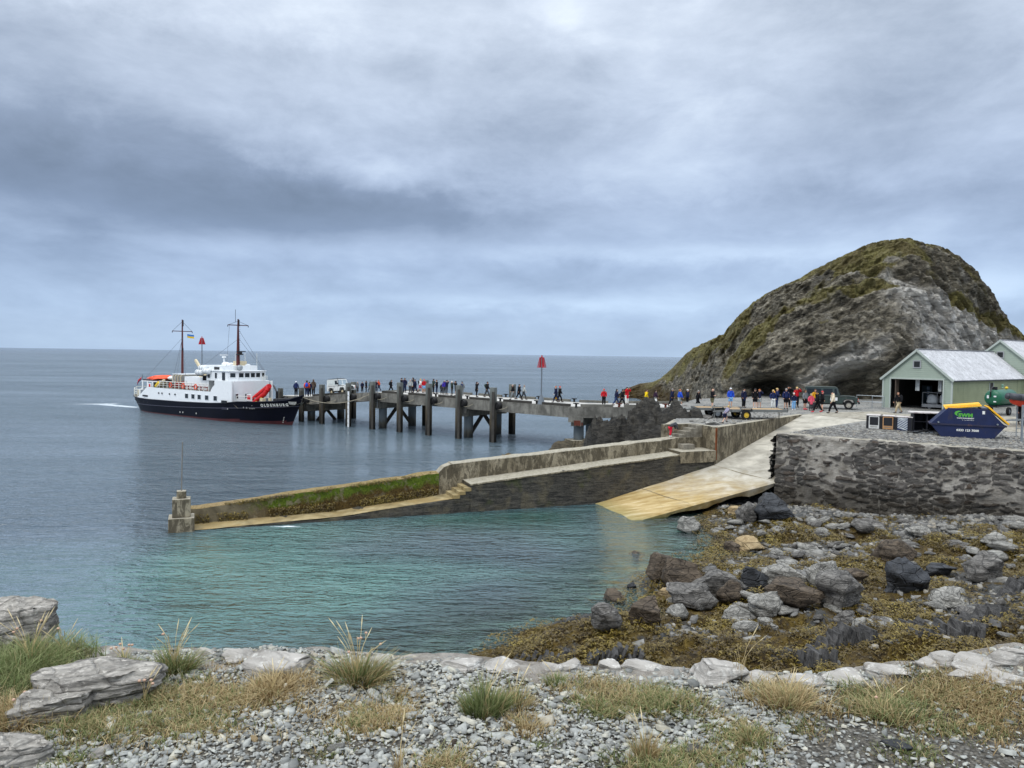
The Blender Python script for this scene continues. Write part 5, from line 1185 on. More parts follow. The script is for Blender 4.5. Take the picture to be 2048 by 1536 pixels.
def build_ship():
    ang = math.atan2(SHU[1], SHU[0]); root = thing('ship', 'small navy and white passenger ship with two brown masts moored alongside the pier head', 'ship', (SH0[0], SH0[1], 0), ang)
    # local: x forward, y port (away from the camera = +y), z up ; starboard is -y and faces the camera
    st = [ # s(deck), half breadth deck, half breadth WL, z deck edge(dark top), s shift at keel
        (1.2, .05), (1.5, 1.2), (2.4, 2.05), (4.2, 2.75), (7, 3.35), (12, 3.75), (18, 3.75), (24, 3.75), (30, 3.6), (34, 3.15), (37, 2.55), (40, 1.7), (42, .95), (43.4, .35), (44.0, .05)]
    hb = lambda s: float(np.interp(s, [a for a, b in st], [b for a, b in st]))
    zt = lambda s: float(np.interp(s, [1.2, 4, 10, 20, 28, 32, 33.5, 37, 40, 42, 44], [2.35, 2.05, 2.0, 2.1, 2.3, 2.5, 2.75, 2.85, 3.05, 3.3, 3.95]))
    ss = np.concatenate([1.2 + np.linspace(0, 1, 8)[:-1] ** 1.6 * 3.3, np.linspace(4.5, 34, 25), np.linspace(35, 44, 19)])
    def sec(s, u):
        """u 0..1 from keel(-2) to deck edge: returns (x, halfwidth, z)"""
        z = -1.6 + (zt(s) + 1.6) * u; zz = z / max(zt(s), .1)
        w = hb(s); k = float(np.interp(s, [1.2, 4, 10, 30, 38, 44], [.15, .55, .97, .95, .62, .0])); f = np.clip((z + 1.6) / (zt(s) + 1.6), 0, 1)
        wid = w * (k + (1 - k) * f ** (1.4 if s > 30 else .9))
        x = s
        if s > 33: x = s - (1 - f) * (s - 33) / 11 * 3.4
        if s < 7: x = s + (1 - f) ** 1.2 * (7 - s) / 6 * 2.4
        return x, wid, z
    us = [0, .2, .36, .40, .47, .52, .6, .7, .8, .9, .97, 1]
    def skin(s, zs): pass
    NU = 22
    for side in (0,):
        m = MB(); V = []; F = []; mi = []
        for s in ss:
            for u in np.linspace(0, 1, NU): x, w, z = sec(s, u); V.append((x, -w, z))
        n = NU; N_ = len(ss)
        for s in ss:
            for u in np.linspace(0, 1, NU): x, w, z = sec(s, u); V.append((x, w, z))
        V = np.array(V)
        for sd in (0, 1):
            b = sd * N_ * n
            for j in range(N_ - 1):
                for i in range(n - 1):
                    f = (b + j * n + i, b + (j + 1) * n + i, b + (j + 1) * n + i + 1, b + j * n + i + 1); F.append(f if sd == 0 else f[::-1])
                    zm = V[list(f)][:, 2].mean(); sm_ = V[list(f)][:, 0].mean(); mi.append(1 if zm < -.05 + .55 * sm_ / 44 else 0)
        for j in range(N_ - 1): F.append((j * n, N_ * n + j * n, N_ * n + (j + 1) * n, (j + 1) * n)); mi.append(1)
        hull = raw_mesh('hull', V, [tuple(f) for f in F], None, root, True, mats=[M_navy, M_boot], mi=mi)
    # decks
    m = MB(); R = [[(s, -hb(s) * .985, zt(s) - (.9 if s > 33 else .05)), (s, hb(s) * .985, zt(s) - (.9 if s > 33 else .05))] for s in ss]
    m.loft(R, closed=False, caps=False); m.build('main_deck', M_teak, root)
    # rubbing strakes, a thin pale line
    m = MB()
    for a, b in zip(ss[:-1], ss[1:]):
        q = []
        for s in (a, b):
            zl = 1.05 + 1.45 * (s / 44) ** 2.0; f = (zl + 1.6) / (zt(s) + 1.6); x, w, z = sec(s, min(f, .97)); q.append((x, -w - .03, z))
        m.beam(q[0], q[1], .06, .09)
    m.build('rubbing_strake', pmat('strake', srgb(58, 58, 72), .5), root)
    m = MB()
    for a, b in zip(ss[:-1], ss[1:]): m.beam((a, -hb(a) - .01, zt(a)), (b, -hb(b) - .01, zt(b)), .12, .07); m.beam((a, hb(a), zt(a)), (b, hb(b), zt(b)), .12, .07)
    m.build('gunwale', pmat('gunwale', srgb(40, 42, 56), .5), root)
    # white upper hull  (s 5.5..32.6) : vertical plating from hull edge to deck
    UB = [(s, hb(s)) for s in np.linspace(6.0, 32.6, 24)]
    def topw(s): return float(np.interp(s, [6, 7.2, 8.5, 10, 10.1, 28.2, 28.3, 29.6, 32.6], [2.1, 2.5, 3.1, 3.82, 3.82, 3.82, 4.2, 5.15, 5.35]))
    for sd, nm in ((-1, 'upper_hull_side'), (1, 'upper_hull_side')):
        m = MB(); L = list(np.linspace(6.0, 32.6, 60)); V = []
        for s in L:
            w = min(hb(s), 3.3 + .4) if s < 31 else lerp(hb(31), 3.15, (s - 31) / 1.6)
            V += [(s, sd * (w - .02), zt(s) - .03), (s, sd * (w - .06), topw(s)), (s, sd * (w - .2), topw(s)), (s, sd * (w - .2), zt(s) - .03)]
        m.v = V; m.f = []; 
        for j in range(len(L) - 1):
            for i in range(4): a = j * 4 + i; b = j * 4 + (i + 1) % 4; m.f.append((a, b, b + 4, a + 4))
        m.f += [(0, 1, 2, 3), tuple(4 * (len(L) - 1) + k for k in (3, 2, 1, 0))]; m.m = [0] * len(m.f); m.build(nm, M_shipw, root)
    m = MB(); m.loft([[(s, -hb(s) + .1, 3.82), (s, hb(s) - .1, 3.82)] for s in np.linspace(9.8, 32, 10)], closed=False, caps=False); m.build('promenade_deck', M_teak, root)
    # superstructure front block
    m = MB(); m.prism([(28.3, -3.1), (31.6, -3.12), (32.35, -2.7), (32.6, -1.5), (32.65, 0), (32.6, 1.5), (32.35, 2.7), (31.6, 3.12), (28.3, 3.1)], 1.6, 5.36); m.build('front_house', M_shipw, root)
    # wheelhouse
    m = MB(); m.prism([(25.8, -2.85), (31.2, -2.85), (31.75, -1.7), (31.9, 0), (31.75, 1.7), (31.2, 2.85), (25.8, 2.85)], 5.3, 6.62); m.build('wheelhouse', M_shipw, root)
    m = MB(); m.prism([(25.6, -3.0), (31.3, -3.0), (31.95, -1.75), (32.1, 0), (31.95, 1.75), (31.3, 3.0), (25.6, 3.0)], 6.62, 6.70); m.build('wheelhouse_roof', M_shipw, root)
    m = MB(); m.prism([(24.0, -2.5), (29.6, -2.6), (29.9, -1.3), (30.0, 0), (29.9, 1.3), (29.6, 2.6), (24.0, 2.5)], 6.70, 7.36); m.build('top_house', M_shipw, root)
    m = MB(); m.box(22.5, 0, 4.75, 6.6, 5.0, 1.75); m.build('aft_house', M_shipw, root)
    def window(x, y, z, w, h, nrm, parent=root, name='window', frame=True):
        a = math.atan2(nrm[1], nrm[0]); M = Matrix.Translation((x, y, z)) @ Matrix.Rotation(a, 4, 'Z')
        m = MB(); m.box(x + nrm[0] * .012, y + nrm[1] * .012, z, .03, w, h, a); f = m.build(name, M_glass, parent)
        if frame:
            m = MB(); t = .05
            for dy, dz, sy, sz in ((0, h / 2 + t / 2, w + 2 * t, t), (0, -h / 2 - t / 2, w + 2 * t, t), (w / 2 + t / 2, 0, t, h), (-w / 2 - t / 2, 0, t, h)):
                q = Matrix.Rotation(a, 4, 'Z') @ Vector((.02, dy, dz)); m.box(x + q.x, y + q.y, z + q.z, .05, sy, sz, a)
            m.build('window_frame', M_shipw, f)
    # wheelhouse windows across the curved front and the side
    fr = [((31.2, -2.85), (31.75, -1.7)), ((31.75, -1.7), (31.9, 0)), ((31.9, 0), (31.75, 1.7)), ((31.75, 1.7), (31.2, 2.85))]
    for (a, b), ts in zip(fr, ((.5,), (.27, .77), (.27, .77), (.5,))):
        d = np.array([b[0] - a[0], b[1] - a[1]]); L = np.hypot(*d); n = np.array([d[1], -d[0]]) / L
        for t in ts: window(a[0] + d[0] * t, a[1] + d[1] * t, 6.12, .66, .58, n)
    for s in (26.5, 28.3): window(s, -2.85, 6.0, .55, .75, (0, -1), name='side_window')
    m = MB(); m.box(30.2, -2.875, 5.95, .7, .05, 1.05); m.build('wheelhouse_door', M_glass, root)
    m = MB(); m.box(28.0, -2.58, 6.98, 1.35, .05, .36); m.build('top_house_opening', M_black, root)
    # saloon windows in the side, front windows
    for s in (22.0, 23.75, 25.4, 27.3, 29.4): window(s, -min(hb(s), 3.7) + .03, 2.98, .88, .62, (0, -1))
    for y in (-2.2, -.9, .6, 1.9): window(32.45 + (.15 if abs(y) < 1.6 else 0), y, 3.35, .5, .62, (1, 0))
    for s in (14.0, 15.0, 17.2, 18.8): m = MB(); m.cyl((s, -3.70, 3.05), (s, -3.78, 3.05), .13, n=12); m.build('porthole', M_glass, root)
    for s in (3.6, 4.7, 5.8, 7.2, 8.9, 10.5): m = MB(); x, w, z = sec(s, .86); m.cyl((x, -w + .05, z), (x, -w - .05, z), .11, n=10); m.build('porthole', M_black, root)
    for s in (20.2, 21.0, 24.6): m = MB(); x, w, z = sec(s, .60); m.box(x, -w - .02, z, .12, .06, .2); m.build('discharge', M_rail, root)
    m = MB(); m.box(31.6, -3.62, 2.62, 1.3, .1, .36); m.build('freeing_port', M_black, root)
    m = MB(); m.box(9.6, -3.58, 2.45, 1.6, .12, .22); m.build('freeing_port', M_black, root)
    # stern shelter with openings
    m = MB(); m.box(10.2, 0, 4.62, 5.6, 6.3, .10); m.build('shelter_roof', M_shipw, root)
    for s in (7.8, 9.4, 10.9, 12.6):
        for y in (-3.1, 3.1): m = MB(); m.box(s, y, 4.05, .35, .12, 1.12); m.build('shelter_post', M_shipw, root)
    m = MB(); m.box(10.3, -3.25, 4.0, .95, .05, .72); m.build('liferaft_sign', M_shipw, root); m = MB(); m.box(10.3, -3.285, 4.0, .5, .02, .5); m.build('sign_mark', M_tender, root)
    m = MB(); m.box(10.2, .6, 3.7, 4.6, 4.4, 1.7); m.build('inner_house', pmat('shade_interior', srgb(70, 74, 80), .8), root)
    # stern bulwark rails
    def rail(pts, h, name='railing', posts=1.1, r=.035):
        m = MB(); pts = [np.array(p, float) for p in pts]
        for lv in (.36, .68, 1.0): m.tube([p + [0, 0, h * lv] for p in pts], r if lv == 1 else r * .6, 5)
        for a, b in zip(pts[:-1], pts[1:]):
            n = max(1, int(np.linalg.norm(b - a) / posts))
            for k in range(n): p = lerp(a, b, k / n); m.cyl(p, p + [0, 0, h], r, n=5)
        m.cyl(pts[-1], pts[-1] + [0, 0, h], r, n=5); return m.build(name, M_rail, root)
    rail([(7.4, -3.3, 2.1), (4.3, -2.7, 2.1), (2.6, -2.0, 2.2), (1.7, -1.2, 2.3), (1.35, 0, 2.35), (1.7, 1.2, 2.3), (2.6, 2.0, 2.2), (4.3, 2.7, 2.1), (7.4, 3.3, 2.1)], 1.15, r=.045)
    rail([(14.0, -3.6, 3.82), (27.6, -3.6, 3.82)], .98, r=.05); rail([(14.0, 3.6, 3.82), (27.6, 3.6, 3.82)], .98, r=.05)
    rail([(33.4, -2.9, 2.3), (36.4, -2.5, 2.3)], 1.15); rail([(32.1, 1.8, 5.36), (31.4, 3.0, 5.36)], .6, posts=.4)
    # benches, life jackets, deck clutter
    for s in (16.5, 18.2, 19.9, 21.6, 23.3, 25.0):
        m = MB(); m.box(s, -2.4, 4.3, 1.3, .5, .08); m.box(s, -2.15, 4.6, 1.3, .06, .45); m.box(s - .5, -2.4, 4.05, .08, .45, .45); m.box(s + .5, -2.4, 4.05, .08, .45, .45); m.build('bench', pmat('red_bench', srgb(150, 50, 44), .6), root)
    for s in (17.4, 21.0, 24.4):
        m = MB(); n = 14
        for k in range(n):
            a, b = 2 * math.pi * k / n, 2 * math.pi * (k + 1) / n; m.cyl((s + .33 * math.cos(a), -3.68, 4.35 + .33 * math.sin(a)), (s + .33 * math.cos(b), -3.68, 4.35 + .33 * math.sin(b)), .07, n=6)
        m.build('lifebuoy', M_orange, root)
    rg = np.random.default_rng(3)
    for (x, y, z, a, b, c, mt) in ((3.2, -1.2, 2.6, .9, .8, .8, M_cream), (4.4, -1.6, 2.7, .7, .7, 1.0, M_shipw), (6.0, -2.0, 2.7, 1.0, .6, .9, M_steel), (5.2, -.4, 2.6, .5, .5, 1.0, M_orange), (3.4, .8, 2.7, 1.2, .8, .9, M_yellow)):
        m = MB(); m.box(x, y, z, a, b, c, .2); m.cyl((x, y, z + c / 2), (x, y, z + c / 2 + .2), .12, n=8); m.build('deck_locker', mt, root)
    m = MB(); m.loft([[(13.0, -3.3, 3.85), (13.0, -2.6, 3.85)], [(14.5, -3.3, 4.75), (14.5, -2.6, 4.75)]], closed=False, caps=False); m.beam((12.9, -3.35, 3.9), (14.9, -3.35, 5.0), .3, .2); m.build('stairway', M_cream, root)
    m = MB(); m.beam((12.4, -3.4, 3.95), (13.3, -3.4, 4.6), .2, .35); m.build('yellow_stair_side', M_yellow, root)
    # orange cover over the stern boat
    V, F = rock_shape(41, 4, 10, .16, .12); o = raw_mesh('orange_boat_cover', V * np.array([3.4, 1.5, .52]) + np.array([10.4, -1.4, 5.05]), F, M_orange, root, True)
    m = MB(); m.box(9.8, -1.5, 4.75, 5.4, 2.6, .22); m.build('boat_cradle', pmat('maroon', srgb(62, 30, 34), .6), root)
    # canopy arches aft of the funnel
    for k in range(4):
        m = MB(); x = 15.4 + k * .75; pts = [(x, -2.3, 4.6), (x, -2.3, 5.55), (x, -1.9, 5.8), (x, 1.9, 5.8), (x, 2.3, 5.55), (x, 2.3, 4.6)]; m.tube(pts, .07, 6); m.build('canopy_frame', M_cream, root)
    m = MB(); m.box(16.6, 0, 5.86, 3.2, 4.4, .08); m.box(14.8, 0, 5.1, .06, 4.2, 1.2); m.build('canopy_roof', M_shipw, root)
    m = MB(); m.ball((13.4, -.4, 5.2), (1.3, 1.6, .42)); m.build('white_cover', M_shipw, root, smooth=True)
    # funnel, vents, crane boom
    m = MB(); m.cyl((20.2, 0, 4.8), (20.2, 0, 6.6), .72, .6, 16); m.cyl((20.2, 0, 6.55), (20.2, 0, 6.75), .75, .75, 16); m.build('funnel', M_cream, root, smooth=False)
    m = MB(); m.box(23.5, -.9, 5.9, 1.5, 1.2, 1.0); m.cyl((22.0, -1.6, 5.6), (22.0, -1.6, 6.4), .22, n=10); m.ball((22.0, -1.6, 6.45), .3); m.build('vent_box', M_cream, root)
    m = MB(); m.beam((23.2, -1.4, 5.5), (20.2, -1.4, 8.0), .28, .34); m.build('crane_boom', M_cream, root)
    m = MB(); m.cyl((23.2, -1.4, 4.6), (23.2, -1.4, 5.7), .25, n=10); m.build('crane_post', M_black, root)
    # life raft canisters
    for x, y, z in ((24.4, -3.05, 6.35), (26.3, -3.1, 6.55), (25.0, -2.9, 6.95)):
        m = MB(); m.cyl((x - .62, y, z), (x + .62, y, z), .40, n=18); m.ball((x - .62, y, z), (.22, .40, .40)); m.ball((x + .62, y, z), (.22, .40, .40)); c = m.build('liferaft_canister', M_shipw, root, smooth=True)
        m = MB()
        for d in (-.3, .3): m.cyl((x + d - .03, y, z), (x + d + .03, y, z), .415, n=18)
        m.build('canister_band', M_steel, c)
    m = MB(); m.box(25.2, -3.0, 5.9, 3.0, .12, .12); m.box(25.2, -2.8, 5.6, .12, .5, .7); m.build('raft_cradle', M_black, root)
    for x, y, z, r_ in ((28.6, -1.2, 7.45, .45), (27.4, -.9, 7.5, .5), (26.6, .4, 7.45, .4), (29.3, 1.3, 7.35, .35)):
        m = MB(); m.ball((x, y, z), (r_ * 1.5, r_, r_ * .7)); m.build('white_bag', M_shipw, root, smooth=True)
    m = MB(); m.cyl((25.4, 0, 7.3), (25.4, 0, 8.55), .09, n=8); m.cyl((25.4, 0, 8.4), (25.4, 0, 8.62), .30, .22, 12); m.build('radar_post', M_shipw, root)
    m = MB(); m.beam((25.4 + 1.0, -1.15, 8.78), (25.4 - 1.0, 1.15, 8.78), .10, .13); m.build('radar_scanner', M_shipw, root)
    m = MB(); m.box(28.0, .9, 7.66, 1.1, 1.4, .6); m.build('beige_vent', M_cream, root)
    m = MB(); m.cyl((30.35, -.6, 6.7), (30.35, -.6, 7.0), .1, n=8); m.ball((30.4, -.6, 7.1), (.42, .42, .4)); m.build('search_light', M_steel, root, smooth=True)
    for x, y in ((25.0, 2.0), (29.8, 2.4), (29.8, -.9), (27.0, 2.3)): m = MB(); m.cyl((x, y, 7.3), (x, y, 9.1), .025, n=5); m.build('whip_aerial', M_rail, root)
    # masts
    for nm, x, zb, zt_, zy, wy in (('aft_mast', 13.8, 4.6, 13.95, 12.2, 1.55), ('fore_mast', 29.0, 7.3, 13.75, 12.9, 1.55)):
        m = MB(); m.cyl((x, 0, zb), (x, 0, zt_), .20 if x < 20 else .26, .09, 12); ma = m.build(nm, M_mast, root)
        m = MB(); m.beam((x, -wy, zy), (x, wy, zy), .09, .11); m.build('yard', M_mast, ma)
        m = MB()
        for s in (-1, 1): m.cyl((x, s * wy, zy), (x, 0, zt_ - .3), .02, n=4); m.cyl((x, s * wy, zy - .02), (x, s * wy, zy - .25), .05, n=5)
        m.build('yard_stay', M_rubber, ma)
        m = MB()
        if x > 20:
            for k in range(22): z = 7.8 + k * .25; m.beam((x + .3, -.16, z), (x + .3, .16, z), .04, .03)
            m.box(x + .42, 0, 8.9, .9, .55, .14); m.cyl((x + .7, 0, 8.95), (x + .7, 0, 9.25), .18, n=8); m.beam((x + .75, -.65, 9.32), (x + .75, .65, 9.32), .16, .12)
        m.cyl((x + .12, .05, zt_ - 1.0), (x + .12, .05, zt_ - .1), .10, n=6); m.cyl((x + .12, 0, zt_ - 4.6), (x + .12, 0, zt_ - 4.3), .14, n=6); m.cyl((x - .25, -.25, zt_ - .4), (x - .25, -.25, zt_ + 1.3), .03, n=5) if x > 20 else None
        m.build('mast_fittings', M_rubber, ma)
    m = MB()
    for a, b in (((13.8, 0, 11.2), (5.5, -2.6, 3.9)), ((13.8, 0, 11.2), (5.5, 2.6, 3.9)), ((13.8, 0, 11.5), (18.5, -3.4, 4.8)), ((13.8, 0, 11.5), (19.8, -2.6, 4.8)), ((29, 0, 11.0), (23.5, -2.4, 7.0)), ((29, 0, 11.2), (30.8, 2.8, 6.7)), ((29, 0, 12.4), (31.3, 2.6, 6.7)), ((29, -1.3, 12.9), (29.8, -2.2, 7.3))): m.cyl(a, b, .018, n=4)
    m.build('rigging', pmat('wire', srgb(70, 74, 82), .5), root)
    # flags
    def flag(name, x, y, z, w, h, mats, par=root, sag=.12):
        for k, mt in enumerate(mats):
            m = MB(); n = 8; rows = []
            for i in range(n + 1):
                t = i / n; z1 = z - h * k / len(mats) - sag * t; rows.append([(x + w * t * .7, y + .08 * math.sin(t * 8) + w * t * .7, z1), (x + w * t * .7, y + .08 * math.sin(t * 8 + .5) + w * t * .7, z1 - h / len(mats) * .99)])
            m.loft(rows, closed=False, caps=False); o = m.build(name, mt, par); o.modifiers.new('solid', 'SOLIDIFY').thickness = .01
    flag('courtesy_flag', 13.8, .75, 11.8, .95, .56, [M_blue, M_yellow])
    m = MB(); m.cyl((1.7, 0, 2.3), (1.0, 0, 5.4), .035, n=6); m.build('ensign_staff', M_black, root)
    flag('ensign', .9, -.1, 5.1, -.7, .5, [M_tender, pmat('ensign_dark', srgb(60, 34, 66), .8)], sag=1.0)
    # foredeck: red tender on its cradle
    tr = bpy.data.objects.new('tender', None); COL.objects.link(tr); tr.parent = root; tr.location = (36.0, -.9, 3.7); tr.rotation_euler = (Matrix.Rotation(R_(10), 3, 'Z') @ Matrix.Rotation(R_(-32), 3, 'Y') @ Matrix.Rotation(R_(48), 3, 'X')).to_euler()
    for s in (-1, 1): m = MB(); m.tube([(-1.9, s * .62, 0), (.9, s * .62, 0), (1.5, s * .42, .08), (1.9, s * .08, .14)], .31, 12); m.ball((-1.9, s * .62, 0), .31); m.build('inflatable_tube', M_tender, tr)
    m = MB(); m.box(-.2, 0, -.1, 3.2, 1.0, .1); m.build('tender_floor', M_rubber, tr); m = MB(); m.box(-2.1, 0, .2, .3, .35, .9); m.build('outboard_motor', M_black, tr)
    m = MB(); m.ball((-.7, -.92, -.02), (.16, .06, .16)); m.ball((.35, -.92, -.02), (.12, .06, .12)); m.build('yellow_patch', M_yellow, tr)
    m = MB(); m.box(36.0, -.9, 2.9, 2.0, .9, .7); m.build('tender_cradle', M_steel, root)
    m = MB(); m.cyl((38.2, 0, 2.4), (38.2, 0, 4.2), .16, n=10); m.beam((38.2, 0, 4.1), (36.8, .4, 4.9), .16, .16); m.build('foredeck_crane', M_black, root)
    m = MB(); m.box(39.3, 0, 2.9, 1.2, 1.8, .7); m.cyl((39.3, -1.1, 3.0), (39.3, 1.1, 3.0), .34, n=12); m.build('windlass', M_rubber, root)
    m = MB(); m.box(37.6, -1.7, 3.0, .6, .5, .6); m.cyl((38.6, -1.3, 2.7), (38.6, -1.3, 3.4), .2, n=8); m.build('deck_gear', M_cream, root)
    m = MB(); m.box(34.6, -1.8, 3.25, 1.1, .06, .9); m.build('notice_board', M_shipw, root); m = MB(); m.box(34.6, -1.84, 3.25, .8, .02, .6); m.build('notice_text', M_tender, root)
    # ship's name following the flared bow: each letter is laid on the plating
    def letters(body, s0, s1, zc_, size, name):
        n = len(body)
        for k, ch in enumerate(body):
            if ch == ' ': continue
            s = lerp(s0, s1, k / (n - 1)); z = zc_ if not callable(zc_) else zc_(s)
            def pt(s, z): f = (z + 1.6) / (zt(s) + 1.6); x, w, zz = sec(s, f); return np.array([x, -w, zz])
            p = pt(s, z); tx = pt(s + .2, z) - pt(s - .2, z); tz = pt(s, z + .15) - pt(s, z - .15)
            tx /= np.linalg.norm(tx); nn = np.cross(tx, tz); nn /= np.linalg.norm(nn); ty = np.cross(nn, tx)
            M = Matrix((tuple(tx), tuple(ty), tuple(nn))).transposed().to_4x4(); M.translation = Vector(p + nn * .03); text_mesh(name, ch, size, M_rail, hull, M, .008, bold=.022)
    letters('OLDENBURG', 38.2, 42.0, lambda s: 2.42 + .055 * (s - 38.2), .52, 'name_letter')
    letters('F G 3806', 35.0, 36.9, 1.98, .26, 'number_letter')
    def lay(s, z, w, h, mt, nm):
        f = (z + 1.6) / (zt(s) + 1.6); a = np.array(sec(s - w / 2, (z + 1.6) / (zt(s - w / 2) + 1.6))); b = np.array(sec(s + w / 2, (z + 1.6) / (zt(s + w / 2) + 1.6)))
        m = MB(); m.beam((a[0], -a[1] - .02, a[2]), (b[0], -b[1] - .02, b[2]), .05, h); m.build(nm, mt, hull)
    for k in range(3): lay(42.75 + .05 * k, 3.0 - .13 * k, 1.2 - .25 * (k == 2), .05, M_rail, 'bow_scroll')
    for k in range(4): lay(41.9, .3 + .22 * k, .12, .08, M_rail, 'draught_mark')
    lay(31.3, 1.72, 1.1, .3, pmat('anchor_pocket', srgb(44, 44, 56), .6), 'anchor_pocket'); lay(31.7, 1.70, .5, .14, M_rail, 'anchor')
    return root
build_ship()
def rope(name, label, a, b, sag, r=.035, n=14):
    a = np.array(a, float); b = np.array(b, float); pts = []
    for k in range(n + 1): t = k / n; p = lerp(a, b, t); p[2] -= sag * 4 * t * (1 - t); pts.append(p - a)
    m = MB(); m.tube(pts, r, 6); o = m.build(name, M_rope); o.location = Vector([float(q) for q in a]); return tag(o, label, 'rope')
bw = SHIP(43.6, .1); q = on_line(741, -.15); rope('mooring_rope', 'long sagging mooring rope from the ship bow along the pier side', (bw[0], bw[1], 3.75), (q[0], q[1], zpier(q[0], q[1]) - .2), 1.0, .045)
q = on_line(598, .3); rope('bow_line', 'short taut bow line from the ship to the pier head', (bw[0], bw[1], 3.4), (q[0] + 1.2, q[1] - 2.0, .9), .3, .03)
# ================================================================== people
def skin_obj(name, nodes, edges, mat, parent=None, sub=1):
    bm = bmesh.new(); lay = bm.verts.layers.skin.verify(); vs_ = {}
    for i, (k, (co, r)) in enumerate(nodes.items()):
        v = bm.verts.new(co); v[lay].radius = (r, r); v[lay].use_root = (i == 0); vs_[k] = v
    for a, b in edges: bm.edges.new((vs_[a], vs_[b]))
    me = bpy.data.meshes.new(name); bm.to_mesh(me); bm.free(); me.materials.append(mat)
    o = bpy.data.objects.new(name, me); COL.objects.link(o)
    if parent: o.parent = parent
    s = o.modifiers.new('skin', 'SKIN'); s.use_smooth_shade = True; s.branch_smoothing = .6
    d = o.modifiers.new('sub', 'SUBSURF'); d.levels = sub; d.render_levels = sub; return o
CL = {'black': (22, 22, 26), 'navy': (28, 34, 62), 'dkblue': (34, 44, 84), 'blue': (40, 82, 196), 'purple': (60, 50, 150), 'red': (190, 28, 40), 'orange': (224, 84, 44), 'yellow': (232, 196, 30), 'mustard': (220, 160, 30),
      'grey': (120, 124, 126), 'ltgrey': (168, 172, 170), 'dkgrey': (62, 64, 68), 'brown': (84, 70, 58), 'green': (46, 58, 50), 'teal': (30, 92, 100), 'white': (222, 222, 218), 'pink': (222, 90, 110), 'cream': (216, 202, 178), 'jeans': (50, 66, 104),
      'dkjeans': (32, 40, 66), 'camo': (112, 108, 82), 'beige': (176, 160, 130), 'ltblue': (130, 178, 220), 'lilac': (140, 136, 156), 'plum': (52, 34, 54), 'crimson': (196, 30, 54), 'stripe': (60, 70, 140)}
SKIN = [(206, 160, 134), (188, 140, 114), (222, 176, 150)]
HAIRC = {'dark': (34, 26, 22), 'blond': (196, 168, 112), 'grey': (150, 146, 142), 'brown': (84, 60, 42), 'bald': None, 'hood': None, 'whitehat': (220, 222, 224), 'ginger': (170, 96, 50), 'cap': (30, 30, 34), 'white': (214, 210, 204), 'redhat': (196, 60, 60)}
def cmat(n): return pmat('cloth_' + n, srgb(*CL[n]), .85, .2, var=.18, vscale=9)
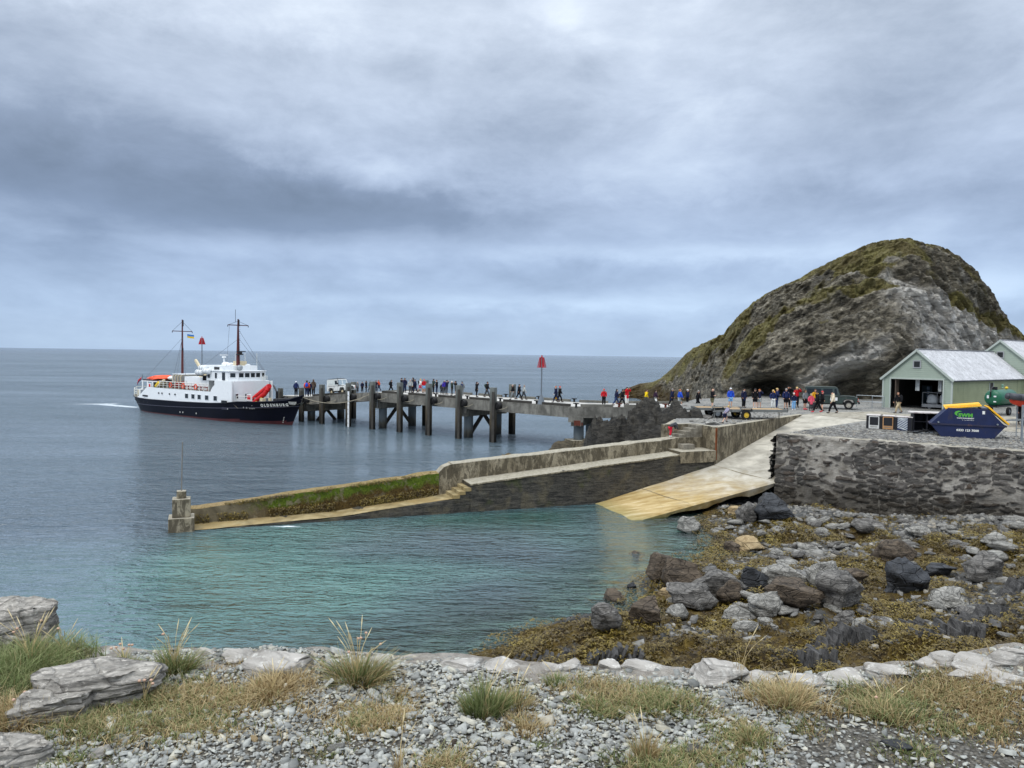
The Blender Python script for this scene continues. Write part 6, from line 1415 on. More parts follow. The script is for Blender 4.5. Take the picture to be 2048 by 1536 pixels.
def person(loc, face, h, pose, top, bot, hair, extras, label, k, group):
    S = h / 1.72; rg = random.Random(k * 7 + 1); f = lambda x, y, z: (x * S, y * S, z * S)
    up = 'up' in pose; walk = pose.startswith('walk'); bend = pose == 'bend'; sgn = 1 if k % 2 else -1
    a = (.30 if walk else .05) * rg.uniform(.8, 1.1)
    hip = .90; J = {}
    lean = .06 if walk else .02
    if bend:
        J = dict(pelvis=(0, 0, .84), waist=(.13, 0, .98), chest=(.36, 0, 1.06), neck=(.50, 0, 1.08), h0=(.56, 0, 1.06), h1=(.64, 0, 1.02), h2=(.70, 0, .98))
    elif pose == 'climb':
        J = dict(pelvis=(0, 0, .80), waist=(.10, 0, .96), chest=(.24, 0, 1.14), neck=(.32, 0, 1.28), h0=(.36, 0, 1.36), h1=(.40, 0, 1.44), h2=(.40, 0, 1.50))
    else:
        J = dict(pelvis=(0, 0, hip), waist=(lean * .3, 0, 1.06), chest=(lean * .8, 0, 1.28), neck=(lean, 0, 1.46), h0=(lean + .015, 0, 1.53), h1=(lean + .025, 0, 1.61), h2=(lean + .01, 0, 1.68))
    for s, nm in ((1, 'l'), (-1, 'r')):
        ph = s * sgn
        J['hip' + nm] = (J['pelvis'][0], s * .095, J['pelvis'][2] - .06)
        if walk:
            J['knee' + nm] = (.17 * ph + .05, s * .09, .47 + (.03 if ph < 0 else 0)); J['ank' + nm] = (a * ph - (.04 if ph < 0 else 0), s * .08, .08 + (.07 if ph < 0 else 0)); J['toe' + nm] = (a * ph + .15, s * .09, .035 + (.02 if ph < 0 else 0))
        elif bend: J['knee' + nm] = (.06 + .05 * s, s * .12, .46); J['ank' + nm] = (-.02 + .08 * s, s * .12, .08); J['toe' + nm] = (.12 + .08 * s, s * .13, .035)
        elif pose == 'climb': J['knee' + nm] = (.30 if s > 0 else -.05, s * .1, .56 if s > 0 else .44); J['ank' + nm] = (.22 if s > 0 else -.28, s * .1, .20 if s > 0 else .10); J['toe' + nm] = (.36 if s > 0 else -.14, s * .1, .15 if s > 0 else .03)
        else: J['knee' + nm] = (.02, s * .10, .48); J['ank' + nm] = (-.01, s * .11, .08); J['toe' + nm] = (.14, s * .13, .035)
        c = J['chest']; shz = c[2] + .12 if not bend else c[2] + .0; shx = c[0] + (.10 if bend else .02)
        J['sh' + nm] = (shx, s * .185, shz)
        if bend: J['el' + nm] = (.56, s * .2, .84); J['wr' + nm] = (.66, s * .16, .62); J['ha' + nm] = (.70, s * .15, .54)
        elif pose == 'climb': J['el' + nm] = (shx + .16 * s, s * .26, shz - .2); J['wr' + nm] = (shx + .3 * s, s * .28, shz - .3); J['ha' + nm] = (shx + .36 * s, s * .28, shz - .33)
        elif up and (pose != 'up1' or s > 0): J['el' + nm] = (shx + .14, s * .33, shz - .06); J['wr' + nm] = (shx + .17, s * .12, shz + .17); J['ha' + nm] = (shx + .15, s * .05, shz + .22)
        elif walk: J['el' + nm] = (shx - .12 * ph - .03, s * .25, shz - .27); J['wr' + nm] = (shx - .16 * ph + .05, s * .24, shz - .50); J['ha' + nm] = (shx - .17 * ph + .09, s * .23, shz - .58)
        elif pose == 'hold': J['el' + nm] = (shx + .0, s * .25, shz - .28); J['wr' + nm] = (shx + .2, s * .10, shz - .26); J['ha' + nm] = (shx + .26, s * .05, shz - .24)
        else: J['el' + nm] = (shx - .04, s * .26, shz - .28); J['wr' + nm] = (shx + .08, s * .24, shz - .5); J['ha' + nm] = (shx + .11, s * .22, shz - .58)
    Rb = dict(pelvis=.11, waist=.10, chest=.105, neck=.052, h0=.075, h1=.098, h2=.07)
    for nm in 'lr': Rb.update({'hip' + nm: .085, 'knee' + nm: .055, 'ank' + nm: .038, 'toe' + nm: .036, 'sh' + nm: .046, 'el' + nm: .040, 'wr' + nm: .027, 'ha' + nm: .036})
    E = [('pelvis', 'waist'), ('waist', 'chest'), ('chest', 'neck'), ('neck', 'h0'), ('h0', 'h1'), ('h1', 'h2')]
    for nm in 'lr': E += [('pelvis', 'hip' + nm), ('hip' + nm, 'knee' + nm), ('knee' + nm, 'ank' + nm), ('ank' + nm, 'toe' + nm), ('chest', 'sh' + nm), ('sh' + nm, 'el' + nm), ('el' + nm, 'wr' + nm), ('wr' + nm, 'ha' + nm)]
    sk = pmat('skin_%d' % (k % 3), srgb(*SKIN[k % 3]), .6, .3, var=.08, vscale=12)
    b = skin_obj('person', {q: (f(*J[q]), Rb[q] * S) for q in Rb}, E, sk)
    b.location = loc; b.rotation_euler = (0, 0, R_(face)); tag(b, label, 'person', group)
    g = .028; ext = {'r': 0}
    def garment(name, keys, edges, rad, mat): return skin_obj(name, {q: (f(*J[q]), rad[q] * S) for q in keys}, edges, mat, b)
    long = 'coat' in extras
    J['hem'] = tuple(np.array(J['pelvis']) + ((0, 0, -.02) if not long else (0, 0, -.34)))
    ks = ['chest', 'waist', 'hem', 'shl', 'ell', 'shr', 'elr'] + ([] if 'short_sleeve' in extras else ['wrl', 'wrr'])
    rad = dict(chest=.20, waist=.185, hem=.19 if not long else .22, shl=.11, shr=.11, ell=.085, elr=.085, wrl=.062, wrr=.062)
    J['col'] = tuple(np.array(J['neck']) + ((0, 0, -.04) if not bend else (-.04, 0, 0))); ks.append('col'); rad['col'] = .098; J['cl2'] = tuple((np.array(J['chest']) + np.array(J['col'])) / 2); ks.append('cl2'); rad['cl2'] = .16
    if 'hooded' in extras: J['hd'] = tuple(np.array(J['h1']) + (-.02, 0, .01)); ks.append('hd'); rad['hd'] = .118
    ed = [('chest', 'waist'), ('waist', 'hem'), ('chest', 'cl2'), ('cl2', 'shl'), ('shl', 'ell'), ('cl2', 'shr'), ('shr', 'elr'), ('cl2', 'col')] + ([] if 'short_sleeve' in extras else [('ell', 'wrl'), ('elr', 'wrr')]) + ([('col', 'hd')] if 'hooded' in extras else [])
    garment('jacket' if 'short_sleeve' not in extras else 'shirt', ks, ed, rad, cmat(top))
    shorts = 'shorts' in extras
    for nm in 'lr': J['cuf' + nm] = tuple(lerp(np.array(J['knee' + nm]), np.array(J['hip' + nm]), .12)) if shorts else tuple(lerp(np.array(J['ank' + nm]), np.array(J['knee' + nm]), .08))
    ks = ['pelvis', 'hipl', 'hipr', 'cufl', 'cufr'] + ([] if shorts else ['kneel', 'kneer']); rad = dict(pelvis=.135, hipl=.125, hipr=.125, kneel=.095, kneer=.095, cufl=.075 if not shorts else .11, cufr=.075 if not shorts else .11)
    ed = [('pelvis', 'hipl'), ('pelvis', 'hipr')] + ([('hipl', 'cufl'), ('hipr', 'cufr')] if shorts else [('hipl', 'kneel'), ('kneel', 'cufl'), ('hipr', 'kneer'), ('kneer', 'cufr')])
    garment('shorts' if shorts else 'trousers', ks, ed, rad, cmat(bot))
    for nm in 'lr':
        m = MB(); an, to = np.array(J['ank' + nm]) * S, np.array(J['toe' + nm]) * S; md = (an + to) / 2
        m.ball(tuple(md + [0.01 * S, 0, -.012 * S]), (.13 * S, .05 * S, .05 * S), 8, 6); m.ball(tuple(an + [0, 0, -.01 * S]), (.055 * S, .05 * S, .06 * S), 8, 6)
        m.build('shoe', pmat('shoe_' + ('white' if 'white_shoes' in extras else 'red' if 'red_shoes' in extras else 'dark'), srgb(*((214, 214, 210) if 'white_shoes' in extras else (200, 40, 60) if 'red_shoes' in extras else (34, 30, 30))), .6), b, smooth=True)
    hc = HAIRC[hair]; hp = np.array(J['h1']) * S
    if hc:
        m = MB(); fx = -.034 if not bend else .0; m.ball((hp[0] + fx * S, hp[1], hp[2] + .040 * S), (.104 * S, .100 * S, .088 * S), 12, 8)
        if hair in ('dark', 'blond', 'brown') and k % 2: m.ball((hp[0] - .06 * S, 0, hp[2] - .05 * S), (.06 * S, .085 * S, .10 * S), 8, 6)
        if hair in ('cap', 'whitehat'): m.box(hp[0] + .10 * S, 0, hp[2] + .03 * S, .10 * S, .14 * S, .015 * S)
        m.build('hair' if hair not in ('cap', 'whitehat', 'redhat') else 'hat', pmat('hair_' + hair, srgb(*hc), .8, var=.2, vscale=20), b, smooth=True)
    m = MB(); m.ball((hp[0] + .098 * S, 0, hp[2] - .012 * S), (.018 * S, .012 * S, .022 * S), 6, 5)
    m.build('nose', sk, b, smooth=True)
    fm = pmat('face_dark', srgb(70, 40, 34), .6)
    for y in (-1, 1): m = MB(); m.ball((hp[0] + .088 * S, y * .034 * S, hp[2] + .018 * S), .011 * S, 6, 5); m.build('eye', fm, b)
    m = MB(); m.box(hp[0] + .09 * S, 0, hp[2] - .048 * S, .008 * S, .036 * S, .008 * S); m.build('mouth', fm, b)
    if any(e.startswith('pack') for e in extras):
        c = [e for e in extras if e.startswith('pack')][0][5:] or 'black'; q = np.array(J['chest']) * S
        V, F = rock_shape(k + 900, 2, 4, .03); o = raw_mesh('backpack', V * np.array([.12, .17, .26]) * S + q + np.array([-.22, 0, -.04]) * S, F, cmat(c), b, True)
    if any(e.startswith('scarf') for e in extras):
        q = np.array(J['neck']) * S; m = MB(); m.ball(tuple(q + [0.01, 0, -.02 * S]), (.10 * S, .11 * S, .065 * S)); m.build('scarf', cmat([e for e in extras if e.startswith('scarf')][0][6:]), b, smooth=True)
    return b, J, S
PPL = [
 (592, 793, 'p', 1.66, 'stand', 90, 'dkblue', 'black', 'whitehat', ['hooded'], 'person in navy jacket and pale hat facing away beside the ship bow'),
 (613.6, 793, 'p', 1.76, 'stand', 100, 'orange', 'dkjeans', 'dark', ['pack_blue'], 'person in an orange jacket with a blue pack behind the ship bow'),
 (619, 792.5, 'p', 1.6, 'stand', 90, 'navy', 'black', 'dark', [], 'person in dark clothes half hidden behind the orange jacket at the pier head'),
 (626.7, 791, 'p', 1.76, 'stand', 80, 'brown', 'black', 'brown', ['coat'], 'person in a long brown coat on the pier head'),
 (708, 786, 'p', 1.7, 'stand', -60, 'navy', 'dkjeans', 'dark', [], 'person in navy just behind the bonnet of the white vehicle'),
 (715.2, 785, 'p', 1.68, 'stand', -120, 'grey', 'dkgrey', 'grey', [], 'person in a grey jacket right of the white vehicle'),
 (724.4, 784.5, 'p', 1.66, 'stand', -60, 'navy', 'black', 'dark', [], 'slim person in navy between the grey jacket and a broad black coat'),
 (732.5, 784.5, 'p', 1.8, 'stand', 200, 'black', 'dkgrey', 'dark', ['coat'], 'broad person in a black coat left of the ladder pile'),
 (739, 784, 'p', 1.64, 'walk', 0, 'teal', 'dkgrey', 'dark', [], 'person in a teal jacket partly behind the ladder pile'),
 (752, 784, 'p', 1.82, 'stand', -90, 'plum', 'dkjeans', 'dark', [], 'person in dark plum standing behind the ladder'),
 (758, 783, 'p', 1.84, 'walk', 180, 'orange', 'dkjeans', 'ginger', [], 'person in an orange coat and jeans right of the ladder'),
 (781.5, 784.5, 'p', 1.8, 'walk', 0, 'black', 'black', 'dark', ['pack_dkgrey'], 'lone person in black with a backpack between two piles on the high deck'),
 (803.5, 785, 'p', 1.8, 'stand', 180, 'black', 'black', 'cap', ['pack_black'], 'person in a black cap hidden behind a fender pile'),
 (809.3, 785.5, 'p', 1.84, 'stand', -90, 'navy', 'dkjeans', 'dark', [], 'tall person in navy right beside a fender pile'),
 (820.5, 787, 'p', 1.72, 'stand', -90, 'ltgrey', 'dkgrey', 'grey', ['pack_green'], 'person in a pale grey jacket at the front of the waiting cluster'),
 (826.2, 785, 'p', 1.86, 'stand', 160, 'dkgrey', 'black', 'dark', [], 'tall person in dark grey behind the pale grey jacket'),
 (830.8, 786, 'p', 1.68, 'walk', 180, 'navy', 'dkjeans', 'brown', [], 'person in navy walking left out of the cluster'),
 (840, 785.5, 'p', 1.74, 'walk', 0, 'white', 'pink', 'blond', ['pack_black', 'shorts'], 'person in white with bare legs and a black backpack'),
 (848, 786, 'p', 1.7, 'stand', -90, 'red', 'ltblue', 'redhat', ['shorts'], 'person in a red top and light blue shorts by the pale far pile'),
 (866.6, 787.5, 'p', 1.8, 'stand', 0, 'green', 'black', 'dark', [], 'person in dark green beside the pile, back to the pale far pile'),
 (873.5, 788.5, 'p', 1.74, 'hold', 180, 'black', 'dkjeans', 'brown', [], 'person in black looking down at their hands'),
 (883, 788.5, 'p', 1.3, 'stand', 90, 'dkgrey', 'black', 'hood', ['hooded', 'coat'], 'small figure in a dark hooded cape beside the purple coat'),
 (888.5, 789, 'p', 1.72, 'stand', -60, 'purple', 'dkgrey', 'hood', ['hooded'], 'person in a purple-blue hooded coat'),
 (893.5, 789, 'p', 1.74, 'up', 0, 'navy', 'dkgrey', 'cap', [], 'person in navy raising both hands, right of the purple coat'),
 (904, 791, 'p', 1.72, 'stand', 180, 'green', 'dkgrey', 'white', [], 'white-haired person in dark green on the open deck'),
 (911.5, 792, 'p', 1.76, 'up1', 180, 'black', 'black', 'dark', ['shorts'], 'person in black shorts lifting one hand beside the white-haired person'),
 (924, 791.5, 'p', 1.7, 'stand', 90, 'grey', 'grey', 'dark', ['pack_dkblue'], 'person with a blue-grey backpack just behind a fender pile'),
 (953, 794, 'p', 1.76, 'up1', 0, 'black', 'black', 'dark', ['coat'], 'lone person in a long black coat with a hand at the face'),
 (973.5, 795, 'p', 1.82, 'walk', 0, 'black', 'dkgrey', 'dark', ['pack_green'], 'lone walker in black with a backpack left of the tallest pile'),
 (1026.5, 799.5, 'p', 1.72, 'walk', 180, 'black', 'grey', 'grey', [], 'walker in a black top and grey trousers beside the pale pile, leading three'),
 (1037.2, 799.5, 'p', 1.72, 'walk', 0, 'black', 'black', 'dark', ['coat'], 'middle walker of three, in a long black coat'),
 (1047, 799.5, 'p', 1.66, 'walk', 0, 'ltgrey', 'dkgrey', 'grey', [], 'rear walker of three, in a pale grey jacket'),
 (1112.5, 805, 'p', 1.74, 'walk', 180, 'navy', 'dkjeans', 'ginger', [], 'person in navy carrying a yellow bag right of the beacon'),
 (1118.5, 804.5, 'p', 1.72, 'walk', 0, 'black', 'black', 'redhat', [], 'person in black close behind the yellow bag carrier'),
 (1207.5, 811, 'p', 1.70, 'stand', -100, 'red', 'black', 'redhat', ['scarf_grey', 'pack_black'], 'person in a red jacket with a grey scarf alone on the deck'),
 (1232, 811.5, 'p', 1.70, 'walk', 0, 'navy', 'jeans', 'dark', [], 'walker in a navy jacket and blue jeans'),
 (1243.5, 812.5, 'p', 1.72, 'walk', 0, 'black', 'black', 'dark', [], 'walker in black just left of the red coat'),
 (1253.5, 809.5, 'p', 1.84, 'up', -60, 'red', 'white', 'dark', ['coat'], 'person in a long red coat and white trousers holding hands to the face'),
 (1291.5, 812.5, 'p', 1.70, 'walk', 0, 'yellow', 'black', 'brown', [], 'walker in a bright yellow raincoat'),
 (1309.5, 812.5, 'p', 1.68, 'walk', 0, 'plum', 'black', 'dark', ['scarf_white'], 'walker in a plum coat with a white shoulder bag'),
 (1343, 813.5, 'p', 1.84, 'walk', 0, 'navy', 'black', 'grey', ['coat'], 'grey-haired walker in a long navy coat left of the blue jacket'),
 (1358.5, 814.5, 'p', 1.80, 'walk', 0, 'blue', 'ltgrey', 'ginger', ['shorts'], 'walker in a bright blue jacket and pale shorts'),
 (1374.3, 814, 'p', 1.80, 'stand', 0, 'navy', 'black', 'white', [], 'white-haired person in navy right of the blue jacket and pale shorts'),
 (1395, 817, 'p', 1.78, 'walk', 0, 'black', 'black', 'grey', [], 'walker all in black behind the end of the trailer'),
 (1424, 819, 'y', 1.88, 'hold', 0, 'black', 'camo', 'bald', ['shorts', 'short_sleeve'], 'bald man in a black top and camouflage shorts behind the trailer'),
 (1460.5, 816, 'y', 1.84, 'stand', -80, 'blue', 'ltblue', 'whitehat', ['shorts'], 'person in a blue rain jacket and sky blue shorts behind the trailers'),
 (1487, 816, 'y', 1.80, 'stand', -60, 'navy', 'black', 'dark', ['scarf_white', 'coat'], 'person in a dark cape and white collar behind the trailers'),
 (1509.5, 817, 'y', 1.82, 'stand', -90, 'black', 'black', 'cap', ['shorts', 'white_shoes'], 'person in black shorts and cap behind the trailer bed'),
 (1518, 817, 'y', 1.76, 'up1', -110, 'navy', 'ltgrey', 'ginger', ['shorts'], 'person in navy and pale shorts raising a hand behind the trailer bed'),
 (1545.5, 818, 'y', 1.74, 'stand', -90, 'dkblue', 'white', 'blond', [], 'blond person in navy with white trousers at the trailer end'),
 (1553, 817.5, 'y', 1.88, 'hold', -20, 'dkblue', 'jeans', 'blond', ['pack_mustard'], 'tall blond person in navy and jeans with a yellow bag on the back'),
 (1571.5, 818.5, 'y', 1.88, 'stand', -90, 'dkblue', 'black', 'grey', ['shorts'], 'person in a navy rain jacket and black shorts with bare legs'),
 (1576, 814, 'y', 1.96, 'up', -90, 'black', 'black', 'dark', [], 'tall person in black behind the navy rain jacket holding something to the face'),
 (1587, 820.5, 'y', 1.56, 'stand', -90, 'navy', 'ltblue', 'white', ['white_shoes'], 'short person in navy with pale blue trousers in front of the red jacket'),
 (1592.8, 815, 'y', 1.92, 'up1', -80, 'red', 'black', 'blond', ['pack_black'], 'tall person in a red jacket with black trousers left of the green vehicle'),
 (1609.5, 819.5, 'y', 1.80, 'stand', -60, 'grey', 'black', 'brown', ['shorts', 'red_shoes'], 'person in a grey hoodie and black shorts with pink shoes by the green vehicle'),
 (1621.5, 821.5, 'y', 1.52, 'stand', -90, 'pink', 'dkgrey', 'blond', ['coat'], 'child in a coral pink coat in front of the green vehicle'),
 (1629.5, 818, 'y', 1.82, 'stand', -90, 'mustard', 'dkgrey', 'brown', [], 'person in a mustard jacket behind the coral pink coat'),
 (1635, 825, 'y', 1.84, 'walk', 180, 'black', 'black', 'cap', ['red_shoes'], 'person all in black with red shoes in front of the green vehicle'),
 (1643.5, 821.5, 'y', 1.76, 'stand', 0, 'black', 'black', 'redhat', ['shorts', 'scarf_crimson'], 'bare-legged person in black with a red hood by the green vehicle door'),
 (1666, 827, 'y', 1.82, 'walk', 180, 'cream', 'black', 'hood', ['hooded'], 'walker in a cream hoodie and black trousers in front of the green vehicle wheel'),
 (1797, 827, 'y', 1.86, 'walk', 180, 'black', 'beige', 'bald', ['pack_black'], 'bald man with a dark backpack and beige trousers crossing the shed doorway'),
 (2040, 849, 'y', 1.78, 'stand', -90, 'black', 'dkgrey', 'dark', [], 'person in dark clothes at the right edge by the metal barrier')]
def build_people():
    for k, (px, py, wh, h, pose, face, top, bot, hair, ex, lab) in enumerate(PPL):
        zf = zpier if wh == 'p' else (lambda x, y: zyard(x, y)); q = PF(px, py, zf)
        g = 'people on the pier' if wh == 'p' else 'people in the yard'
        b, J, S = person((q[0], q[1], zf(q[0], q[1]) + .012), face, h, pose, top, bot, hair, ex, lab, k, g)
        if px == 1112.5 or px == 1309.5:
            Mh = wmat(b); nm = 'har' if px < 1200 else 'hipr'; hnd = Mh @ Vector(tuple(np.array(J[nm]) * S)); m = MB(); m.box(0, 0, -.30, .34, .14, .34, taper=.8); m.tube([(-.08, 0, -.12), (-.05, 0, .02), (.05, 0, .02), (.08, 0, -.12)], .012, 5)
            o = m.build('shoulder_bag' if px > 1200 else 'carrier_bag', cmat('white' if px > 1200 else 'mustard')); o.location = hnd + (Vector((0, -.16, .1)) if px > 1200 else Vector((0, 0, 0)))
            tag(o, 'white shoulder bag hanging against the plum coat' if px > 1200 else 'yellow bag hanging from the hand of the walker by the beacon', 'bag')
    q = P(1450, 847, 4.66); person((q[0], q[1] + .15, 4.66), 15, 1.42, 'climb', 'lilac', 'navy', 'blond', ['shorts'], 'blond boy in lilac top and navy shorts scrambling along the retaining wall top', 101, None)
    q = QB(12.6, 1.8, 3.87); person((q[0], q[1], 3.88), 20, 1.36, 'bend', 'dkgrey', 'crimson', 'dark', ['white_shoes'], 'child in red trousers bending down at the small concrete stair', 102, None)
build_people()
# ================================================================== vehicles, trailers, skip, boxes
M_green = pmat('dark_green_car_paint', srgb(50, 64, 60), .35, .5, var=.08, coat=.3, dirt=(srgb(86, 92, 84), 1.2, .6)); M_wcar = pmat('white_car_paint', srgb(220, 222, 218), .4, .5, var=.05, dirt=(srgb(160, 154, 140), 1.2, .6))
M_tyre = pmat('tyre', srgb(26, 26, 26), .85, var=.25); M_lamp = pmat('lamp_glass', srgb(216, 222, 226), .1, .8); M_ply = pmat('plywood', srgb(188, 158, 118), .8, var=.2, vscale=1.5)
M_glas2 = pmat('car_glass', srgb(26, 32, 36), .12, .4, var=.1); M_screen = pmat('windscreen_glass', srgb(140, 156, 166), .1, .8, var=.1)
def wheel(parent, x, y, r, w, rim, name='wheel', z=None):
    z = r if z is None else z; e = bpy.data.objects.new(name, None); COL.objects.link(e); e.parent = parent; e.location = (x, y, z)
    m = MB(); n = 28; prof = [(r * .58, -w / 2), (r * .93, -w / 2), (r, -w * .33), (r, w * .33), (r * .93, w / 2), (r * .58, w / 2)]
    m.loft([[(a * math.cos(2 * math.pi * k / n), b, a * math.sin(2 * math.pi * k / n)) for a, b in prof] for k in range(n + 1)], closed=True, caps=False); m.build('tyre', M_tyre, e)
    m = MB(); m.cyl((0, -w * .30, 0), (0, w * .30, 0), r * .60, n=20); m.cyl((0, -w * .5, 0), (0, w * .5, 0), r * .2, n=12)
    for k in range(8): a = k * math.pi / 4; m.box(r * .42 * math.cos(a), -w * .31, r * .42 * math.sin(a), r * .12, .02, r * .12)
    m.build('rim', rim, e); return e
def offroader(loc, rz, L, paint, kind, name, label, cat):
    root = thing(name, label, cat, loc, rz); x0, x1 = -L / 2, L / 2; W_ = 1.62; r = .39; fx, rx = x1 - .78, x0 + .95; ws = x1 - 1.55   # windscreen base
    cabr = x0 if kind == 'wagon' else x0
    def arch(cx, z): return [(cx - .50, z), (cx - .44, z + .30), (cx - .26, z + .44), (cx + .26, z + .44), (cx + .44, z + .30), (cx + .50, z)]
    low = [(x0, .55)] + arch(rx, .50) + arch(fx, .50) + [(x1 - .06, .55), (x1 - .03, 1.08), (x1 - .25, 1.14), (ws, 1.20), (x0, 1.20)]
    m = MB(); m.prism(low, -W_ / 2, W_ / 2, 'y'); m.build('body', paint, root, bev=.02)
    m = MB(); z1, z2 = 1.21, 1.96
    for s in (-1, 1): m.add([(x0 + .02, s * W_ / 2 * .99, z1), (ws - .05, s * W_ / 2 * .99, z1), (ws - .30, s * W_ / 2 * .92, z2), (x0 + .10, s * W_ / 2 * .92, z2), (x0 + .02, s * (W_ / 2 * .99 - .05), z1), (ws - .05, s * (W_ / 2 * .99 - .05), z1), (ws - .30, s * (W_ / 2 * .92 - .05), z2), (x0 + .10, s * (W_ / 2 * .92 - .05), z2)], [(0, 1, 2, 3), (4, 7, 6, 5), (0, 4, 5, 1), (1, 5, 6, 2), (2, 6, 7, 3), (3, 7, 4, 0)])
    m.box(x0 + .06, 0, 1.58, .06, W_ * .93, .74); m.build('cab', paint, root)
    m = MB(); m.prism([(x0 + .04, z2), (ws - .22, z2), (ws - .42, z2 + .08), (x0 + .16, z2 + .08)], -W_ / 2 * .95, W_ / 2 * .95, 'y'); m.build('roof', paint if kind != 'wagon' else paint, root, bev=.02)
    # windows
    def side_win(a, b, nm='side_window', zt_=1.86, zb=1.34):
        for s in (-1, 1):
            f = lambda x, z: (x, s * (W_ / 2 * (.99 - .07 * (z - z1) / (z2 - z1)) + .012), z)
            m = MB(); sl = .10 if nm == 'door_window' else 0
            q = [f(a, zb), f(b, zb), f(b - sl, zt_), f(a, zt_)]; m.add(q + [tuple(np.array(p) - [0, s * .02, 0]) for p in q], [(0, 1, 2, 3), (7, 6, 5, 4), (0, 4, 5, 1), (1, 5, 6, 2), (2, 6, 7, 3), (3, 7, 4, 0)]); m.build(nm, M_glas2, root)
    if kind == 'wagon': side_win(x0 + .22, x0 + 1.42); side_win(x0 + 1.62, x0 + 2.42); side_win(x0 + 2.58, ws - .20, 'door_window')
    else: side_win(ws - .95, ws - .20, 'door_window')
    m = MB(); q = [(ws + .0, -W_ * .45, 1.26), (ws + .0, W_ * .45, 1.26), (ws - .24, W_ * .42, 1.92), (ws - .24, -W_ * .42, 1.92)]; m.add(q + [(p[0] - .04, p[1], p[2]) for p in q], [(0, 1, 2, 3), (7, 6, 5, 4), (0, 4, 5, 1), (1, 5, 6, 2), (2, 6, 7, 3), (3, 7, 4, 0)]); m.build('windscreen', M_screen, root)
    m = MB(); 
    for y in (-W_ * .47, 0, W_ * .47): m.beam((ws + .02, y, 1.22), (ws - .23, y * .94, 1.96), .06, .05)
    m.build('screen_frame', paint, root)
    m = MB(); m.box((ws + x1 - .1) / 2, 0, 1.205, (x1 - ws) - .35, W_ * .62, .06, M=Matrix.Rotation(R_(3.2), 3, 'Y')); m.build('bonnet', paint, root, bev=.02)
    m = MB(); m.box(x1 - .0, 0, .88, .05, .75, .38)
    for k in range(6): m.box(x1 + .03, 0, .74 + k * .055, .02, .70, .015)
    m.build('grille', M_black, root)
    for s in (-1, 1):
        m = MB(); m.cyl((x1 - .02, s * .58, .90), (x1 + .05, s * .58, .90), .10, n=14); m.build('headlight', M_lamp, root)
        m = MB(); m.cyl((x1 - .02, s * .74, .98), (x1 + .04, s * .74, .98), .035, n=8); m.cyl((x1 - .02, s * .74, .78), (x1 + .04, s * .74, .78), .03, n=8); m.build('indicator', M_orange, root)
        m = MB(); m.box(ws + .05, s * (W_ / 2 + .13), 1.42, .05, .16, .22); m.beam((ws + .05, s * W_ / 2, 1.32), (ws + .05, s * (W_ / 2 + .12), 1.36), .025, .025); m.build('mirror', M_black, root)
        for cx in (rx, fx):
            m = MB(); a = arch(cx, .50); 
            for p, q in zip(a[:-1], a[1:]): m.beam((p[0], s * (W_ / 2 + .03), p[1]), (q[0], s * (W_ / 2 + .03), q[1]), .10, .05)
            m.build('wheel_arch', M_black if kind == 'wagon' else pmat('grey_arch', srgb(150, 150, 146), .6), root); wheel(root, cx, s * (W_ / 2 - .10), r, .24, M_cream if kind != 'wagon' else pmat('pale_rim', srgb(170, 166, 154), .5))
        m = MB()
        for x in ([ws - .98, ws - .16] + ([x0 + 1.52, x0 + 2.48] if kind == 'wagon' else [])): m.box(x, s * (W_ / 2 + .004), .90, .015, .012, .60)
        m.box((x0 + x1) / 2, s * (W_ / 2 + .01), 1.16, L - .5, .02, .03); m.box(ws - .85, s * (W_ / 2 + .02), 1.05, .12, .03, .03); m.build('door_seam', M_black, root)
    m = MB(); m.box(x1 + .10, 0, .60, .14, W_ * .98, .16); m.build('bumper', M_black if kind == 'wagon' else M_steel, root, bev=.01)
    m = MB(); m.box(0, 0, .50, L - .6, .8, .22); m.build('chassis', M_black, root)
    if kind == 'wagon': m = MB(); m.box(ws - .5, -W_ / 2 - .008, .93, .62, .012, .30); m.build('door_sign', M_white, root)
    else:
        m = MB(); m.tube([(x0 + .3, -.7, 2.12), (ws - .4, -.7, 2.12), (ws - .4, .7, 2.12), (x0 + .3, .7, 2.12), (x0 + .3, -.7, 2.12)], .03, 6); m.build('roof_rack', M_black, root)
        m = MB(); m.box(x0 + 1.0, -W_ / 2 * .985, 1.62, 1.5, .03, .58); m.build('canopy_panel', pmat('pale_canopy', srgb(206, 212, 208), .6), root); m = MB(); m.cyl((ws + .1, -W_ / 2 - .03, 1.1), (ws - .02, -W_ / 2 - .03, 2.2), .04, n=8); m.build('snorkel', M_black, root)
        m = MB(); m.cyl((x1 + .18, -.3, .75), (x1 + .18, .3, .75), .1, n=10); m.build('winch', M_black, root)
    return root
q = PF(697, 787, zpier); d_ = NE[2][:2] - NE[1][:2]; aa = math.atan2(d_[1], d_[0]); z0_ = zpier(q[0], q[1])
c0 = on_line(683, 1.75); z0_ = zpier(c0[0], c0[1]); ov = offroader((c0[0], c0[1], z0_ + .02), aa, 4.0, M_wcar, 'pickup', 'offroad_vehicle', 'boxy white off-road vehicle parked on the pier head facing the shore', 'vehicle')
ov.rotation_euler = (0, -math.atan2(NE[2][2] - NE[1][2], np.hypot(*d_)), aa)
rz_ = R_(-22); wl = np.array([1.52, -.71]); c, s = math.cos(rz_), math.sin(rz_); q = P(1697, 819, 4.78)
offroader((q[0] - (wl[0] * c - wl[1] * s), q[1] - (wl[0] * s + wl[1] * c), 4.78), rz_, 4.6, M_green, 'wagon', 'offroad_vehicle', 'dark green long off-road station wagon parked under the cliff behind the crowd', 'vehicle')
